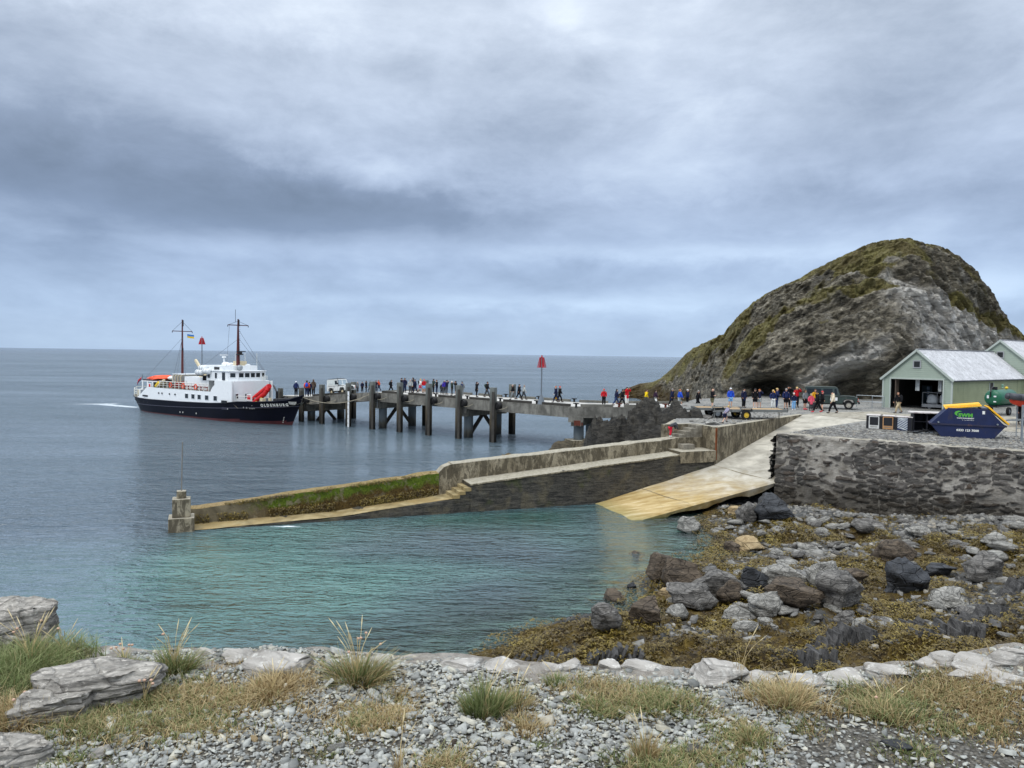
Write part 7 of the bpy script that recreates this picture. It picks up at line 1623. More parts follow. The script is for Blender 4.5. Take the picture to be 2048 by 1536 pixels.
def trailer(loc, rz, L, W_, rim, label, wx):
    root = thing('flatbed_trailer', label, 'trailer', loc, rz, 'flatbed trailers in the yard')
    m = MB(); m.box(0, 0, .74, L, W_, .05); m.build('bed', M_ply, root)
    fr = pmat('galvanised_frame', srgb(108, 110, 108), .6, var=.2); m = MB()
    for s in (-1, 1): m.box(0, s * (W_ / 2 + .03), .70, L + .1, .06, .22)
    for x in (-L / 2 - .03, L / 2 + .03): m.box(x, 0, .70, .06, W_ + .12, .22)
    for k in range(5): m.box(-L / 2 + (k + .5) * L / 5, 0, .64, .08, W_, .10)
    m.build('frame', fr, root)
    for s in (-1, 1):
        wheel(root, wx, s * (W_ / 2 + .20), .37, .22, rim); m = MB(); m.beam((wx - .50, s * (W_ / 2 + .20), .70), (wx - .42, s * (W_ / 2 + .20), .86), .28, .03); m.beam((wx - .42, s * (W_ / 2 + .20), .87), (wx + .42, s * (W_ / 2 + .20), .87), .28, .03); m.beam((wx + .42, s * (W_ / 2 + .20), .86), (wx + .50, s * (W_ / 2 + .20), .70), .28, .03); m.build('mudguard', fr, root)
    m = MB(); m.cyl((wx, -W_ / 2 - .1, .37), (wx, W_ / 2 + .1, .37), .05, n=8); m.build('axle', M_rubber, root)
    m = MB(); m.beam((-L / 2, -.4, .62), (-L / 2 - 1.1, 0, .55), .08, .1); m.beam((-L / 2, .4, .62), (-L / 2 - 1.1, 0, .55), .08, .1); m.cyl((-L / 2 - 1.0, 0, .0), (-L / 2 - 1.0, 0, .8), .04, n=8); m.cyl((L / 2 - .5, -.6, 0.1), (L / 2 - .5, -.6, .6), .035, n=6); m.build('drawbar', fr, root); return root
q = P(1436, 836.5, 4.66); trailer((q[0] + .3, q[1] + 1.25, 4.66), R_(3), 3.7, 1.75, M_steel, 'flatbed trailer with grey wheel rims and a low tailboard, left one of the two', -.35)
q = P(1490, 840, 4.66); trailer((q[0] + 1.1, q[1] + 1.2, 4.66), R_(4), 4.4, 1.8, pmat('yellow_rim', srgb(214, 178, 60), .5), 'flatbed trailer with yellow wheel rims and a plywood bed', -1.1)
# ------------------------------------------------------------------ skip
def build_skip():
    q = P(1960, 876, 4.6); rz = R_(-25); root = thing('skip', 'dark blue waste skip with yellow lids and white telephone number', 'skip', (q[0] - .35, q[1] + .95, 4.58), rz)
    M_sk = pmat('skip_blue', srgb(22, 34, 72), .5, .4, var=.2, vscale=1.5, dirt=(srgb(62, 54, 58), 1.6, .60)); hw = .86
    side = [(-1.42, 0), (1.42, 0), (2.05, .80), (1.08, 1.84), (-1.08, 1.84), (-2.05, .80)]
    m = MB(); m.prism(side, -hw, hw, 'y'); m.build('body', M_sk, root, bev=.015)
    m = MB()
    for s in (-1, 1): m.box(0, s * (hw + .035), .80, 4.14, .07, .09); 
    m.box(2.06, 0, .80, .07, 2 * hw + .14, .09); m.box(-2.06, 0, .80, .07, 2 * hw + .14, .09)
    m.build('rim_rail', pmat('skip_rim', srgb(44, 44, 66), .6, dirt=(srgb(120, 84, 60), 3, .6)), root)
    for s in (-1, 1):
        for x in (-1.6, 1.6): m = MB(); m.cyl((x, s * hw, .92), (x, s * (hw + .16), .92), .05, n=10); m.build('lifting_lug', M_steel, root)
    M_lid = pmat('skip_lid_yellow', srgb(232, 178, 34), .5, var=.12, dirt=(srgb(170, 120, 50), 2.5, .66))
    e = bpy.data.objects.new('lid', None)
    m = MB(); a = np.array([1.06, 0, 1.98]); b = np.array([2.20, 0, .92]); m.beam(a, b, 1.78, .05)
    for k in range(7): y = -.75 + k * .25; m.beam(a + [0.035, y, .035], b + [0.035, y, .035], .11, .05)
    m.build('lid', M_lid, root)
    m = MB(); M3 = Matrix.Rotation(R_(-7), 3, 'Y') @ Matrix.Rotation(R_(5), 3, 'X'); m.box(-.25, .0, 1.97, 2.0, 1.6, .05, M=M3)
    for k in range(4): m.box(-.25, -.6 + k * .4, 2.0 + .0 * k, 1.9, .10, .05, M=M3)
    m.build('lid', M_lid, root)
    m = MB(); m.box(.95, 0, 1.89, .5, 1.5, .06); [m.cyl((1.1, y - .05, 1.93), (1.1, y + .05, 1.93), .05, n=8) for y in (-.6, .6)]; m.build('hinge_plate', pmat('skip_grey', srgb(104, 104, 110), .6), root)
    F_ = lambda x, z, dy=.004: Matrix.Translation((x, -hw - dy, z)) @ Matrix.Rotation(math.pi / 2, 4, 'X')
    M_gl = pmat('logo_green', srgb(84, 168, 60), .6, var=.05); M_wt = pmat('lettering_white', srgb(226, 226, 220), .6, var=.05)
    text_mesh('logo_letters', 'SWM', .30, M_gl, root, F_(-.12, 1.40), .003, bold=.018, sx=1.1); text_mesh('telephone_number', '0333 123 7000', .185, M_wt, root, F_(.02, .46), .003, bold=.008, sx=1.0)
    text_mesh('small_lettering', 'WASTE MANAGEMENT', .085, M_wt, root, F_(-.12, 1.22), .003, bold=.004); text_mesh('small_lettering', 'for a greener future', .075, M_wt, root, F_(.02, 1.11), .003)
    m = MB(); n = 14
    for k in range(n):
        t0, t1 = math.pi * (.35 + 1.0 * k / n), math.pi * (.35 + 1.0 * (k + 1) / n); w0, w1 = .10 * math.sin(math.pi * k / n), .10 * math.sin(math.pi * (k + 1) / n); C_ = (-.42, 1.50)
        P_ = lambda t, r_: (C_[0] + r_ * math.cos(t) * 1.2, -hw - .006, C_[1] + r_ * math.sin(t) * .8); m.quad(P_(t0, .19 - w0 * .7), P_(t1, .19 - w1 * .7), P_(t1, .19 + w1 * .7), P_(t0, .19 + w0 * .7))
    m.build('logo_swoosh', M_gl, root); m = MB(); m.box(.85, -hw - .005, 1.62, .14, .01, .2); m.build('sticker', M_wt, root)
build_skip()
# ------------------------------------------------------------------ black display boxes
def boxes():
    spec = [(1755, 858, .98, .92, 'a', 'black box with a white framed dark panel, leftmost of the row of boxes'), (1783, 859.5, .98, .92, 'b', 'black box with a wooden framed dark panel, second in the row of boxes'), (1814, 862, 1.10, .92, 'c', 'black box with a diagonally striped panel, third in the row of boxes')]
    M_bx = pmat('black_box', srgb(24, 25, 34), .6, var=.2); M_top = pmat('box_top', srgb(196, 190, 186), .7, dirt=(srgb(130, 110, 110), 2, .55))
    for k, (px, py, w, h, kd, lab) in enumerate(spec):
        q = P(px, py, 4.62); r = thing('display_box', lab, 'box', (q[0], q[1] + .45, 4.62), R_(-30), 'boxes beside the skip')
        m = MB(); m.box(0, 0, h / 2, w, 1.0, h); m.build('case', M_bx, r, bev=.02); m = MB(); m.box(0, 0, h + .012, w * 1.02, 1.04, .04); m.build('top_board', M_top, r)
        y = -.5
        if kd in 'ab':
            fm = pmat('panel_frame_' + kd, srgb(*((206, 206, 202) if kd == 'a' else (184, 140, 96))), .6); m = MB(); m.box(.0, y - .012, h * .5, w * .66, .03, h * .92); m.build('panel', fm, r)
            m = MB(); m.box(.0, y - .034, h * .60, w * .54, .02, h * .60); m.build('screen', pmat('panel_dark', srgb(38, 38, 42), .3), r); m = MB(); m.box(.0, y - .034, h * .17, w * .44, .014, .04); m.build('caption_bar', pmat('caption', srgb(130, 124, 118), .6), r)
        else:
            m = MB(); m.box(-.05, y - .012, h * .5, w * .56, .03, h * .92); m.build('panel', pmat('panel_blue', srgb(40, 56, 92), .6), r); m = MB()
            for j in range(9):
                z = .0 + j * .115; a, b = (-.05 - w * .27, z + .22), (-.05 + w * .27, z - .06); a = (a[0], min(a[1], h * .94)); b = (b[0], max(b[1], h * .06))
                m.beam((a[0], y - .034, a[1]), (b[0], y - .034, b[1]), .014, .045)
            m.build('stripe', pmat('panel_stripe', srgb(206, 212, 214), .6), r)
        m = MB(); [m.box(x, y - .01, h / 2, .06, .02, h * .98) for x in (-w / 2 + .05, w / 2 - .05)]; m.build('edge_strip', M_rubber, r)
    q = P(1860, 864, 4.62); r = thing('shelf_box', 'tall open-fronted black shelf box under a white board beside the skip', 'box', (q[0], q[1] + .6, 4.62), R_(-18))
    m = MB(); m.box(0, .55, .62, 1.6, .05, 1.2); [m.box(x, 0, .62, .06, 1.1, 1.2) for x in (-.8, 0, .8)]; m.box(0, 0, .04, 1.6, 1.1, .06); m.box(0, 0, .66, 1.6, 1.05, .03); m.build('carcass', M_bx, r)
    m = MB(); m.box(-.05, -.05, 1.27, 1.95, 1.35, .07); m.build('top_board', M_top, r)
    rg = random.Random(4)
    q = P(1842, 868, 4.62); r = thing('scrap_heap', 'low heap of dark tubes and sheets in front of the open black shelf box', 'scrap', (q[0], q[1], 4.62))
    for k in range(9): m = MB(); m.beam((rg.uniform(-.9, .9), rg.uniform(-.2, .4), rg.uniform(.04, .2)), (rg.uniform(-.9, .9), rg.uniform(-.2, .4), rg.uniform(.04, .35)), .08, .06); m.build('scrap_bar', [M_rubber, M_steel, M_black][k % 3], r)
boxes()
# ================================================================== sheds
M_sage = pmat('sage_green_boards', srgb(154, 166, 152), .7, var=.06, vscale=1.2, dirt=(srgb(132, 144, 130), 1.5, .6)); M_olive = pmat('olive_boards', srgb(142, 148, 116), .75, var=.10, vscale=1.0, dirt=(srgb(112, 118, 88), 1.2, .56)); M_trim = pmat('pale_trim', srgb(172, 180, 172), .6, var=.05); M_grey = pmat('grey_frame', srgb(150, 152, 154), .6)
def roof_mat():
    m, N, b, g, t = nmat('lichen_roof'); p = t.outputs['Object']; a = N.noise(p, 1.1, 6, .6); s = N.noise(N.mapping(p, (1, 2.2, 2.2), rot=(0, 0, .6)), 3.2, 6, .72, .6)
    c = N.mix(N.ramp(a, [(.35, 0), (.65, 1)]), srgb(170, 170, 172), srgb(198, 198, 200)); c = N.mix(N.ramp(s, [(.54, 0), (.62, .8)]), c, srgb(116, 114, 114))
    N.link(c, b.inputs['Base Color']); b.inputs['Roughness'].default_value = .8; bump(N, b, s, .3, .02); return m
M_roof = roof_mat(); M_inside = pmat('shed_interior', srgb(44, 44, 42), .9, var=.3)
def clad(poly_fn, u0, u1, z0, z1, frame, mat, parent, name, pitch=.19, holes=()):
    """horizontal weatherboards: frame(u, v, out) -> local xyz ; poly_fn(z) -> (ua, ub)"""
    m = MB(); z = z0
    while z < z1 - .01:
        zt_ = min(z + pitch, z1); zm = (z + zt_) / 2; a, b = poly_fn(z) ; a2, b2 = poly_fn(zt_)
        segs = [(a, b, a2, b2)]
        for (h0, h1, hz0, hz1) in holes:
            if hz0 < zm < hz1:
                ns = []
                for (p, q, p2, q2) in segs:
                    if h0 > p and h1 < q: ns += [(p, h0, p2, h0), (h1, q, h1, q2)]
                    else: ns.append((p, q, p2, q2))
                segs = ns
        for (p, q, p2, q2) in segs:
            if q - p < .02: continue
            V = [frame(p, z, .035), frame(q, z, .035), frame(max(q2, p2 + .001), zt_ + .0, .008), frame(p2, zt_ + .0, .008), frame(p, z, -.04), frame(q, z, -.04), frame(max(q2, p2 + .001), zt_, -.04), frame(p2, zt_, -.04)]
            m.add(V, [(0, 1, 2, 3), (7, 6, 5, 4), (0, 4, 5, 1), (1, 5, 6, 2), (2, 6, 7, 3), (3, 7, 4, 0)])
        z = zt_
    return m.build(name, mat, parent)
def shed(name, label, origin, W_, L, ze, zr, door, side_openings, interior=True, zb=-.1):
    """origin = front left ground corner ; local +x runs along the front to the right, +y runs back"""
    rz = math.atan2(-.78, .63); root = thing(name, label, 'shed', origin, rz)
    fx = lambda z: (0, W_) if z <= ze else ((z - ze) / (zr - ze) * W_ / 2, W_ - (z - ze) / (zr - ze) * W_ / 2)
    fr = lambda u, v, o: (u, -o, v)
    d0, d1, dz = door if door else (0, 0, -9)
    clad(fx, 0, W_, zb, ze, fr, M_sage, root, 'front_wall', holes=[(d0, d1, -9, dz)] if door else [])
    vx, vz = W_ / 2, ze + (zr - ze) * .50
    clad(fx, 0, W_, ze, zr, fr, M_sage, root, 'gable', holes=[])
    m = MB(); [m.box(vx + dx, -.06, vz + dz_, sx, .06, sz) for dx, dz_, sx, sz in ((0, .32, .74, .1), (0, -.32, .74, .1), (.32, 0, .1, .54), (-.32, 0, .1, .54))]; m.build('vent_frame', M_grey, root)
    m = MB(); m.box(vx, -.05, vz, .54, .03, .54); v = m.build('vent', M_black, root); m = MB(); [m.box(vx, -.075, vz - .2 + k * .1, .5, .03, .03) for k in range(5)]; m.build('louvre', M_grey if 0 else pmat('louvre', srgb(60, 64, 66), .6), v)
    sf = lambda u, v, o: (W_ + o, u, v)
    clad(lambda z: (0, L), 0, L, zb, ze, sf, M_olive, root, 'side_wall', holes=[(a, b, c, d) for a, b, c, d in side_openings])
    sf2 = lambda u, v, o: (-o, u, v); clad(lambda z: (0, L), 0, L, zb, ze, sf2, M_sage, root, 'side_wall')
    bf = lambda u, v, o: (u, L + o, v); clad(fx, 0, W_, zb, zr, bf, M_sage, root, 'rear_wall')
    # inner lining
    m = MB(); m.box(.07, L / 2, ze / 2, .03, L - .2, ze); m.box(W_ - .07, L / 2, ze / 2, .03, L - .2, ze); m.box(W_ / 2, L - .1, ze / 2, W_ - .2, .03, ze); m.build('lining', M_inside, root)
    for s in (0, 1):
        x0, x1 = (W_ / 2, -.22) if s == 0 else (W_ / 2, W_ + .22); zE = ze - (zr - ze) / (W_ / 2) * .22
        m = MB(); y0, y1 = -.22, L + .22 * 0; V = [(x0, y0, zr + .10), (x1, y0, zE + .10), (x1, y1, zE + .10), (x0, y1, zr + .10), (x0, y0, zr + .02), (x1, y0, zE + .02), (x1, y1, zE + .02), (x0, y1, zr + .02)]
        m.add(V, [(0, 1, 2, 3), (7, 6, 5, 4), (0, 4, 5, 1), (1, 5, 6, 2), (2, 6, 7, 3), (3, 7, 4, 0)]); m.build('roof', M_roof, root)
        m = MB(); m.beam((x0, y0 - .02, zr + .0), (x1, y0 - .02, zE + .0), .05, .20, up=(0, 1, 0) if 0 else (0, 0, 1)); m.build('bargeboard', M_trim, root)
        m = MB(); m.beam((x1, y0, zE + .02), (x1, y1, zE + .02), .10, .09); m.build('gutter', M_black, root)
    m = MB(); m.beam((W_ / 2, -.22, zr + .12), (W_ / 2, L, zr + .12), .22, .05); m.build('ridge_cap', pmat('ridge', srgb(150, 150, 152), .6), root)
    for x in (.0, W_): m = MB(); m.box(x, -.02, ze / 2 - .05, .14, .14, ze + .1); m.build('corner_board', M_trim, root)
    if door:
        m = MB(); m.box(d0 - .05, -.04, dz / 2, .12, .12, dz); m.box(d1 + .05, -.04, dz / 2, .12, .12, dz); m.box((d0 + d1) / 2, -.04, dz + .05, d1 - d0 + .2, .12, .12); m.build('door_frame', M_trim, root)
        m = MB(); m.box(d0 + .42, .35, dz / 2, .06, .7, dz - .05); m.build('door', pmat('brown_door', srgb(92, 80, 70), .8), root)
    for a, b, c, d in side_openings:
        m = MB(); m.box(W_ + .01, (a + b) / 2, (c + d) / 2, .05, b - a - .06, d - c); m.build('side_door', M_dark, root); m = MB(); [m.box(W_ + .05, y, (c + d) / 2, .06, .10, d - c) for y in (a, b)]; m.build('side_door_frame', M_trim, root)
    return root
FL = np.array([39.9 - .63 * 6.2, 69.7 + .78 * 6.2])
zs = 4.68
s1 = shed('open_shed', 'sage green weatherboarded shed with a wide open doorway and pale lichened roof', (FL[0], FL[1], zs), 6.2, 18.3, 3.02, 5.66, (.72, 5.45, 2.92), [(8.6, 9.6, -.05, 2.6)])
C2 = np.array([52.2 + .63 * .65, 83.6 - .78 * .65]) - np.array([.63, -.78]) * 3.6 - np.array([.78, .63]) * .25
shed('rear_shed', 'taller sage green shed rising behind the open one, with a square vent in its gable', (C2[0] + .3, C2[1] + .25, zs), 7.2, 14, 3.9, 6.95, None, [])
def in_shed(px, py, D): return PD(px, py, D)
def loc_s1(x, y, z):
    M = wmat(s1); return M @ Vector((x, y, z))
rz1 = math.atan2(-.78, .63)
M_bag = pmat('white_bulk_bag', srgb(206, 208, 208), .8, var=.1, bump=.8, bscale=3)
for k, (x, lab) in enumerate(((3.55, 'white bulk bag standing on the left of the trailer in the shed doorway'), (4.75, 'white bulk bag standing on the right of the trailer in the shed doorway'))):
    V, F = rock_shape(60 + k, 3, 6, .04); V = np.sign(V) * np.abs(V) ** .55; q = loc_s1(x, 2.6, .55)
    o = raw_mesh('bulk_bag', V * np.array([.54, .5, .52]) + [0, 0, .52], F, M_bag, None, True); o.location = q; o.rotation_euler = (0, 0, rz1); tag(o, lab, 'bag', 'bulk bags in the shed')
q = loc_s1(4.15, 2.6, 0); r = thing('cage_trailer', 'grey caged trailer carrying the white bulk bags inside the shed', 'trailer', q, rz1)
m = MB(); m.box(0, 0, .48, 2.7, 1.2, .10); m.box(0, -.62, .42, 2.7, .05, .3); m.build('bed', M_grey, r)
m = MB(); [m.cyl((x, y, .5), (x, y, 1.65), .03, n=6) for x in (-1.32, 0, 1.32) for y in (-.6, .6)]; m.tube([(-1.32, -.6, 1.65), (1.32, -.6, 1.65), (1.32, .6, 1.65), (-1.32, .6, 1.65), (-1.32, -.6, 1.65)], .03, 6); m.build('cage', M_grey, r)
for x in (-.7, .7): wheel(r, x, -.5, .28, .18, M_grey)
for k, (x, w, lab) in enumerate(((2.95, .36, 'narrow white panel hanging from the shed door head, left of the two'), (4.95, .30, 'narrow white panel hanging at the right of the shed door head'))):
    q = loc_s1(x, .55, 2.92); r = thing('hanging_panel', lab, 'panel', q, rz1); m = MB(); m.box(0, 0, -.55, w, .05, 1.05); m.build('panel', pmat('pale_panel', srgb(176, 180, 180), .7, dirt=(srgb(110, 110, 108), 4, .5)), r); m = MB(); m.box(0, 0, -.01, w + .1, .08, .06); m.build('batten', M_dark, r)
q = loc_s1(1.75, 5.5, 0); r = thing('glazed_door', 'blue-green inner door with a strip of small pale panes inside the shed', 'door', q, rz1)
m = MB(); m.box(0, 0, 1.1, 1.0, .06, 2.2); m.build('door_leaf', pmat('inner_door', srgb(34, 52, 58), .7), r)
for k in range(4): m = MB(); m.box(.12, -.04, .7 + k * .42, .24, .02, .3); m.build('pane', pmat('pale_pane', srgb(130, 150, 176), .4), r)
# ------------------------------------------------------------------ metal railings
def railing(name, label, pts, h, zf, post=1.2, r=.03, levels=(.5, 1.0), mat=None):
    pts = [np.array(p, float) for p in pts]; root = thing(name, label, 'railing', (pts[0][0], pts[0][1], zf(*pts[0][:2])))
    P3 = [np.array([p[0], p[1], zf(p[0], p[1])]) for p in pts]
    for a, b in zip(P3[:-1], P3[1:]):
        n = max(1, int(np.linalg.norm(b - a) / post))
        for k in range(n + (1 if b is P3[-1] else 0)): p = lerp(a, b, k / n); m = MB(); m.cyl(p, p + [0, 0, h], r, n=6); m.build('post', mat or M_steel, root, world=True)
        m = MB(); [m.cyl(a + [0, 0, h * l], b + [0, 0, h * l], r, n=6) for l in levels]; m.build('rail', mat or M_steel, root, world=True)
    return root
a = P(1727, 815, 4.85); b = P(1768, 818, 4.75); railing('ramp_railing', 'pale tubular railing between the green vehicle and the open shed', [(a[0], a[1] + 1.5), (b[0] + .1, b[1] + .6)], 1.15, zyard, 1.4)
a = P(1744, 816, 4.8); b = P(1768, 818, 4.75); railing('ramp_railing', 'shorter pale railing closer to the open shed corner', [(a[0], a[1]), (b[0], b[1])], 1.15, zyard, 1.2)
a = P(2032, 874, 4.6); b = P(2080, 880, 4.6); railing('metal_barrier', 'grey tubular barrier at the right edge beside the skip', [(a[0], a[1]), (b[0], b[1]), (b[0] + 1.5, b[1] + 2)], 1.15, zyard, 1.6, .028)
q = P(2043, 884, 4.6); m = MB(); m.box(0, 0, 1.1, .09, .09, 2.3); o = m.build('barrier_post', M_steel); o.location = (q[0], q[1], zyard(q[0], q[1])); tag(o, 'tall square steel post at the right edge in front of the dark-clothed person', 'post')
# ------------------------------------------------------------------ green tank on a trailer, orange boat
def tanker():
    q = P(1992, 832, 4.66); D = q[1] - 0.5; c = PD(1985, 796, D); rz = R_(38)
    root = thing('tank_trailer', 'dark green cylindrical fuel tank on wheels behind the skip', 'tank', (c[0], c[1], zyard(c[0], c[1])), rz); zc_ = c[2] - zyard(c[0], c[1])
    M_tank = pmat('tank_green', srgb(22, 92, 66), .4, .5, var=.1); R__ = .70; m = MB(); n = 28
    prof = [(-.12, .0), (-.10, .30), (-.04, .55), (.05, .66), (.15, R__), (3.6, R__), (3.75, .5), (3.8, 0)]
    m.loft([[(x, r_ * math.cos(2 * math.pi * k / n), zc_ + r_ * math.sin(2 * math.pi * k / n)) for k in range(n)] for x, r_ in [(a, max(b, .01)) for a, b in prof]]); m.build('tank', M_tank, root, smooth=True)
    m = MB(); m.tube([(-.14, .1, zc_ + .1), (-.2, .1, zc_ + .5), (.0, .1, zc_ + .85), (.4, .1, zc_ + .95)], .05, 8); m.cyl((.5, 0, zc_ + .6), (.5, 0, zc_ + .95), .18, n=12); m.build('filler_pipe', M_black, root)
    m = MB(); m.box(-.17, .3, zc_ + .1, .02, .16, .26); m.box(-.17, -.25, zc_ + .15, .02, .2, .12); m.box(-.17, -.25, zc_ - .3, .02, .2, .1); m.build('plate', M_white, root)
    m = MB(); m.box(1.8, 0, zc_ - .72, 4.0, .9, .14); m.build('chassis', M_black, root)
    for s in (-1, 1): wheel(root, 1.6, s * .72, .36, .22, M_steel)
    m = MB(); m.ball((3.0, 0, zc_ + .82), (.13, .13, .12)); m.build('beacon_lamp', M_yellow, root)
tanker()
def inflatable():
    c = PD(2040, 800, 56.0); root = thing('inflatable_boat', 'orange and dark grey inflatable boat on a trailer at the right edge', 'boat', (c[0], c[1], zyard(c[0], c[1])), R_(20)); z = c[2] - zyard(c[0], c[1])
    M_ob = pmat('orange_hull', srgb(206, 62, 38), .5)
    m = MB(); rr = []
    for k, (x, w, b_) in enumerate(((-1.0, .08, .25), (-.6, .4, .12), (.2, .75, 0), (1.5, .9, -.08), (3.6, .9, -.08))): rr.append([(x, -w, z + .12), (x, -w * .6, z - .35 + b_), (x, 0, z - .5 + b_ * 1.4), (x, w * .6, z - .35 + b_), (x, w, z + .12)])
    m.loft(rr); m.build('hull', M_ob, root, smooth=True)
    for s in (-1, 1): m = MB(); m.tube([(-1.1, s * .05, z + .30), (-.6, s * .45, z + .22), (.2, s * .82, z + .18), (1.5, s * .98, z + .15), (3.6, s * .98, z + .15)], .24, 12); m.build('air_tube', pmat('grey_tube', srgb(66, 68, 74), .5), root, smooth=True)
    m = MB(); m.box(1.0, 0, .5, 4.6, .12, .12); m.box(1.8, 0, .45, .12, 1.4, .12); [m.box(x, y, z * .45 + .2, .08, .08, z * .6) for x in (.3, 2.6) for y in (-.4, .4)]; m.build('cradle', M_steel, root)
    for s in (-1, 1): wheel(root, 1.8, s * .8, .32, .2, M_steel)
inflatable()
q = loc_s1(6.2 + .07, 11.9, 2.25); r = thing('wall_sign', 'small pale green sign on the olive side wall of the open shed', 'sign', q, rz1); m = MB(); m.box(0, 0, 0, .03, .5, .36); m.build('panel', pmat('sign_green', srgb(170, 206, 176), .5), r); m = MB(); m.box(.02, 0, .0, .01, .3, .16); m.build('pictogram', pmat('sign_mark', srgb(50, 120, 80), .5), r)
# ================================================================== terrace under the camera
def yedge(x): return float(np.interp(x, [-8, -2.7, -1.0, 0, 1.6, 2.6, 8], [4.12, 4.10, 4.06, 3.98, 3.93, 3.84, 3.9]))
def zterr(x, y):
    x = np.asarray(x, float); y = np.asarray(y, float); p = np.stack([x, y, 0 * x], -1)
    return 7.8 + .20 * sm(1.5, 3.0, x) * sm(3.2, 3.85, y) + 0 + .03 * fbm(p * .9, 3, 71) + .012 * fbm(p * 4, 3, 72)
def build_terrace():
    xs = nonuni([(-9, -3.6, .25), (-3.6, 3.6, .04), (3.6, 9, .25)]); V = []; ny = 90
    ty = np.concatenate([np.linspace(-5, 2.0, 14)[:-1], np.linspace(2.0, 1e9, 2)[:1]]);
    rows = []
    for x in xs:
        ye = yedge(x) - .02; ys = np.concatenate([np.linspace(-5, 1.9, 10), np.linspace(2.0, ye, 60)]); rows.append(np.stack([np.full(len(ys), x), ys, zterr(np.full(len(ys), x), ys)], 1))
    A = np.array(rows); nx, ny, _ = A.shape; i = (np.arange(nx - 1) * ny)[:, None] + np.arange(ny - 1)[None]; i = i.ravel(); F = np.stack([i, i + ny, i + ny + 1, i + 1], 1)
    o = raw_mesh('terrace_ground', A.reshape(-1, 3), F, M_terr, None, True); tag(o, kind='structure')
    root = thing('terrace_wall', 'old mortared stone wall edge below the grass in the foreground', 'wall', (0, 4.0, 7.8))
    # vertical face down to the shore
    V = []; k = 0; zz = np.linspace(7.77, .5, 40)
    for x in xs:
        for z in zz: V.append((x, yedge(x) + .02 + (7.8 - z) * .06, z))
    V = np.array(V); V[:, 1] += .06 * fbm(V * 1.5, 3, 4); n = 40; i = (np.arange(nx - 1) * n)[:, None] + np.arange(n - 1)[None]; i = i.ravel(); F = np.stack([i, i + 1, i + n + 1, i + n], 1)
    m = MB(); m.v = [tuple(v) for v in V]; m.f = [tuple(int(q) for q in f) for f in F]; m.m = [0] * len(F); m.build('wall_face', M_rubble, root, world=True)
    # mortar kerb strip along the edge, uneven, broken
    xs2 = np.arange(-8.5, 8.5, .03); V = []
    for x in xs2:
        ye = yedge(x); w = .16 + .07 * math.sin(x * 3.1) + .05 * math.sin(x * 7.7); h = .004 + .010 * math.sin(x * 2.3 + 1) + .006 * math.sin(x * 11)
        for dy, dz in ((-w - .06, -.03), (-w, h * .6), (-w * .5, h), (0, h), (.05, h - .02), (.06, -.30)): V.append((x, ye + dy, float(zterr(x, ye + dy)) + dz))
    V = np.array(V); V += np.stack([0 * V[:, 0], .03 * fbm(V * 5, 3, 8), .012 * fbm(V * 7, 4, 9)], -1); n = 6; nx = len(xs2)
    i = (np.arange(nx - 1) * n)[:, None] + np.arange(n - 1)[None]; i = i.ravel(); F = np.stack([i, i + n, i + n + 1, i + 1], 1)
    m = MB(); m.v = [tuple(v) for v in V]; m.f = [tuple(int(q) for q in f) for f in F]; m.m = [0] * len(F); m.build('mortar_kerb', concrete_mat('kerb_mortar', srgb(206, 200, 190), srgb(146, 138, 128), srgb(124, 117, 108), 6.0, streak=False, bmp=.8), root, world=True)
build_terrace()
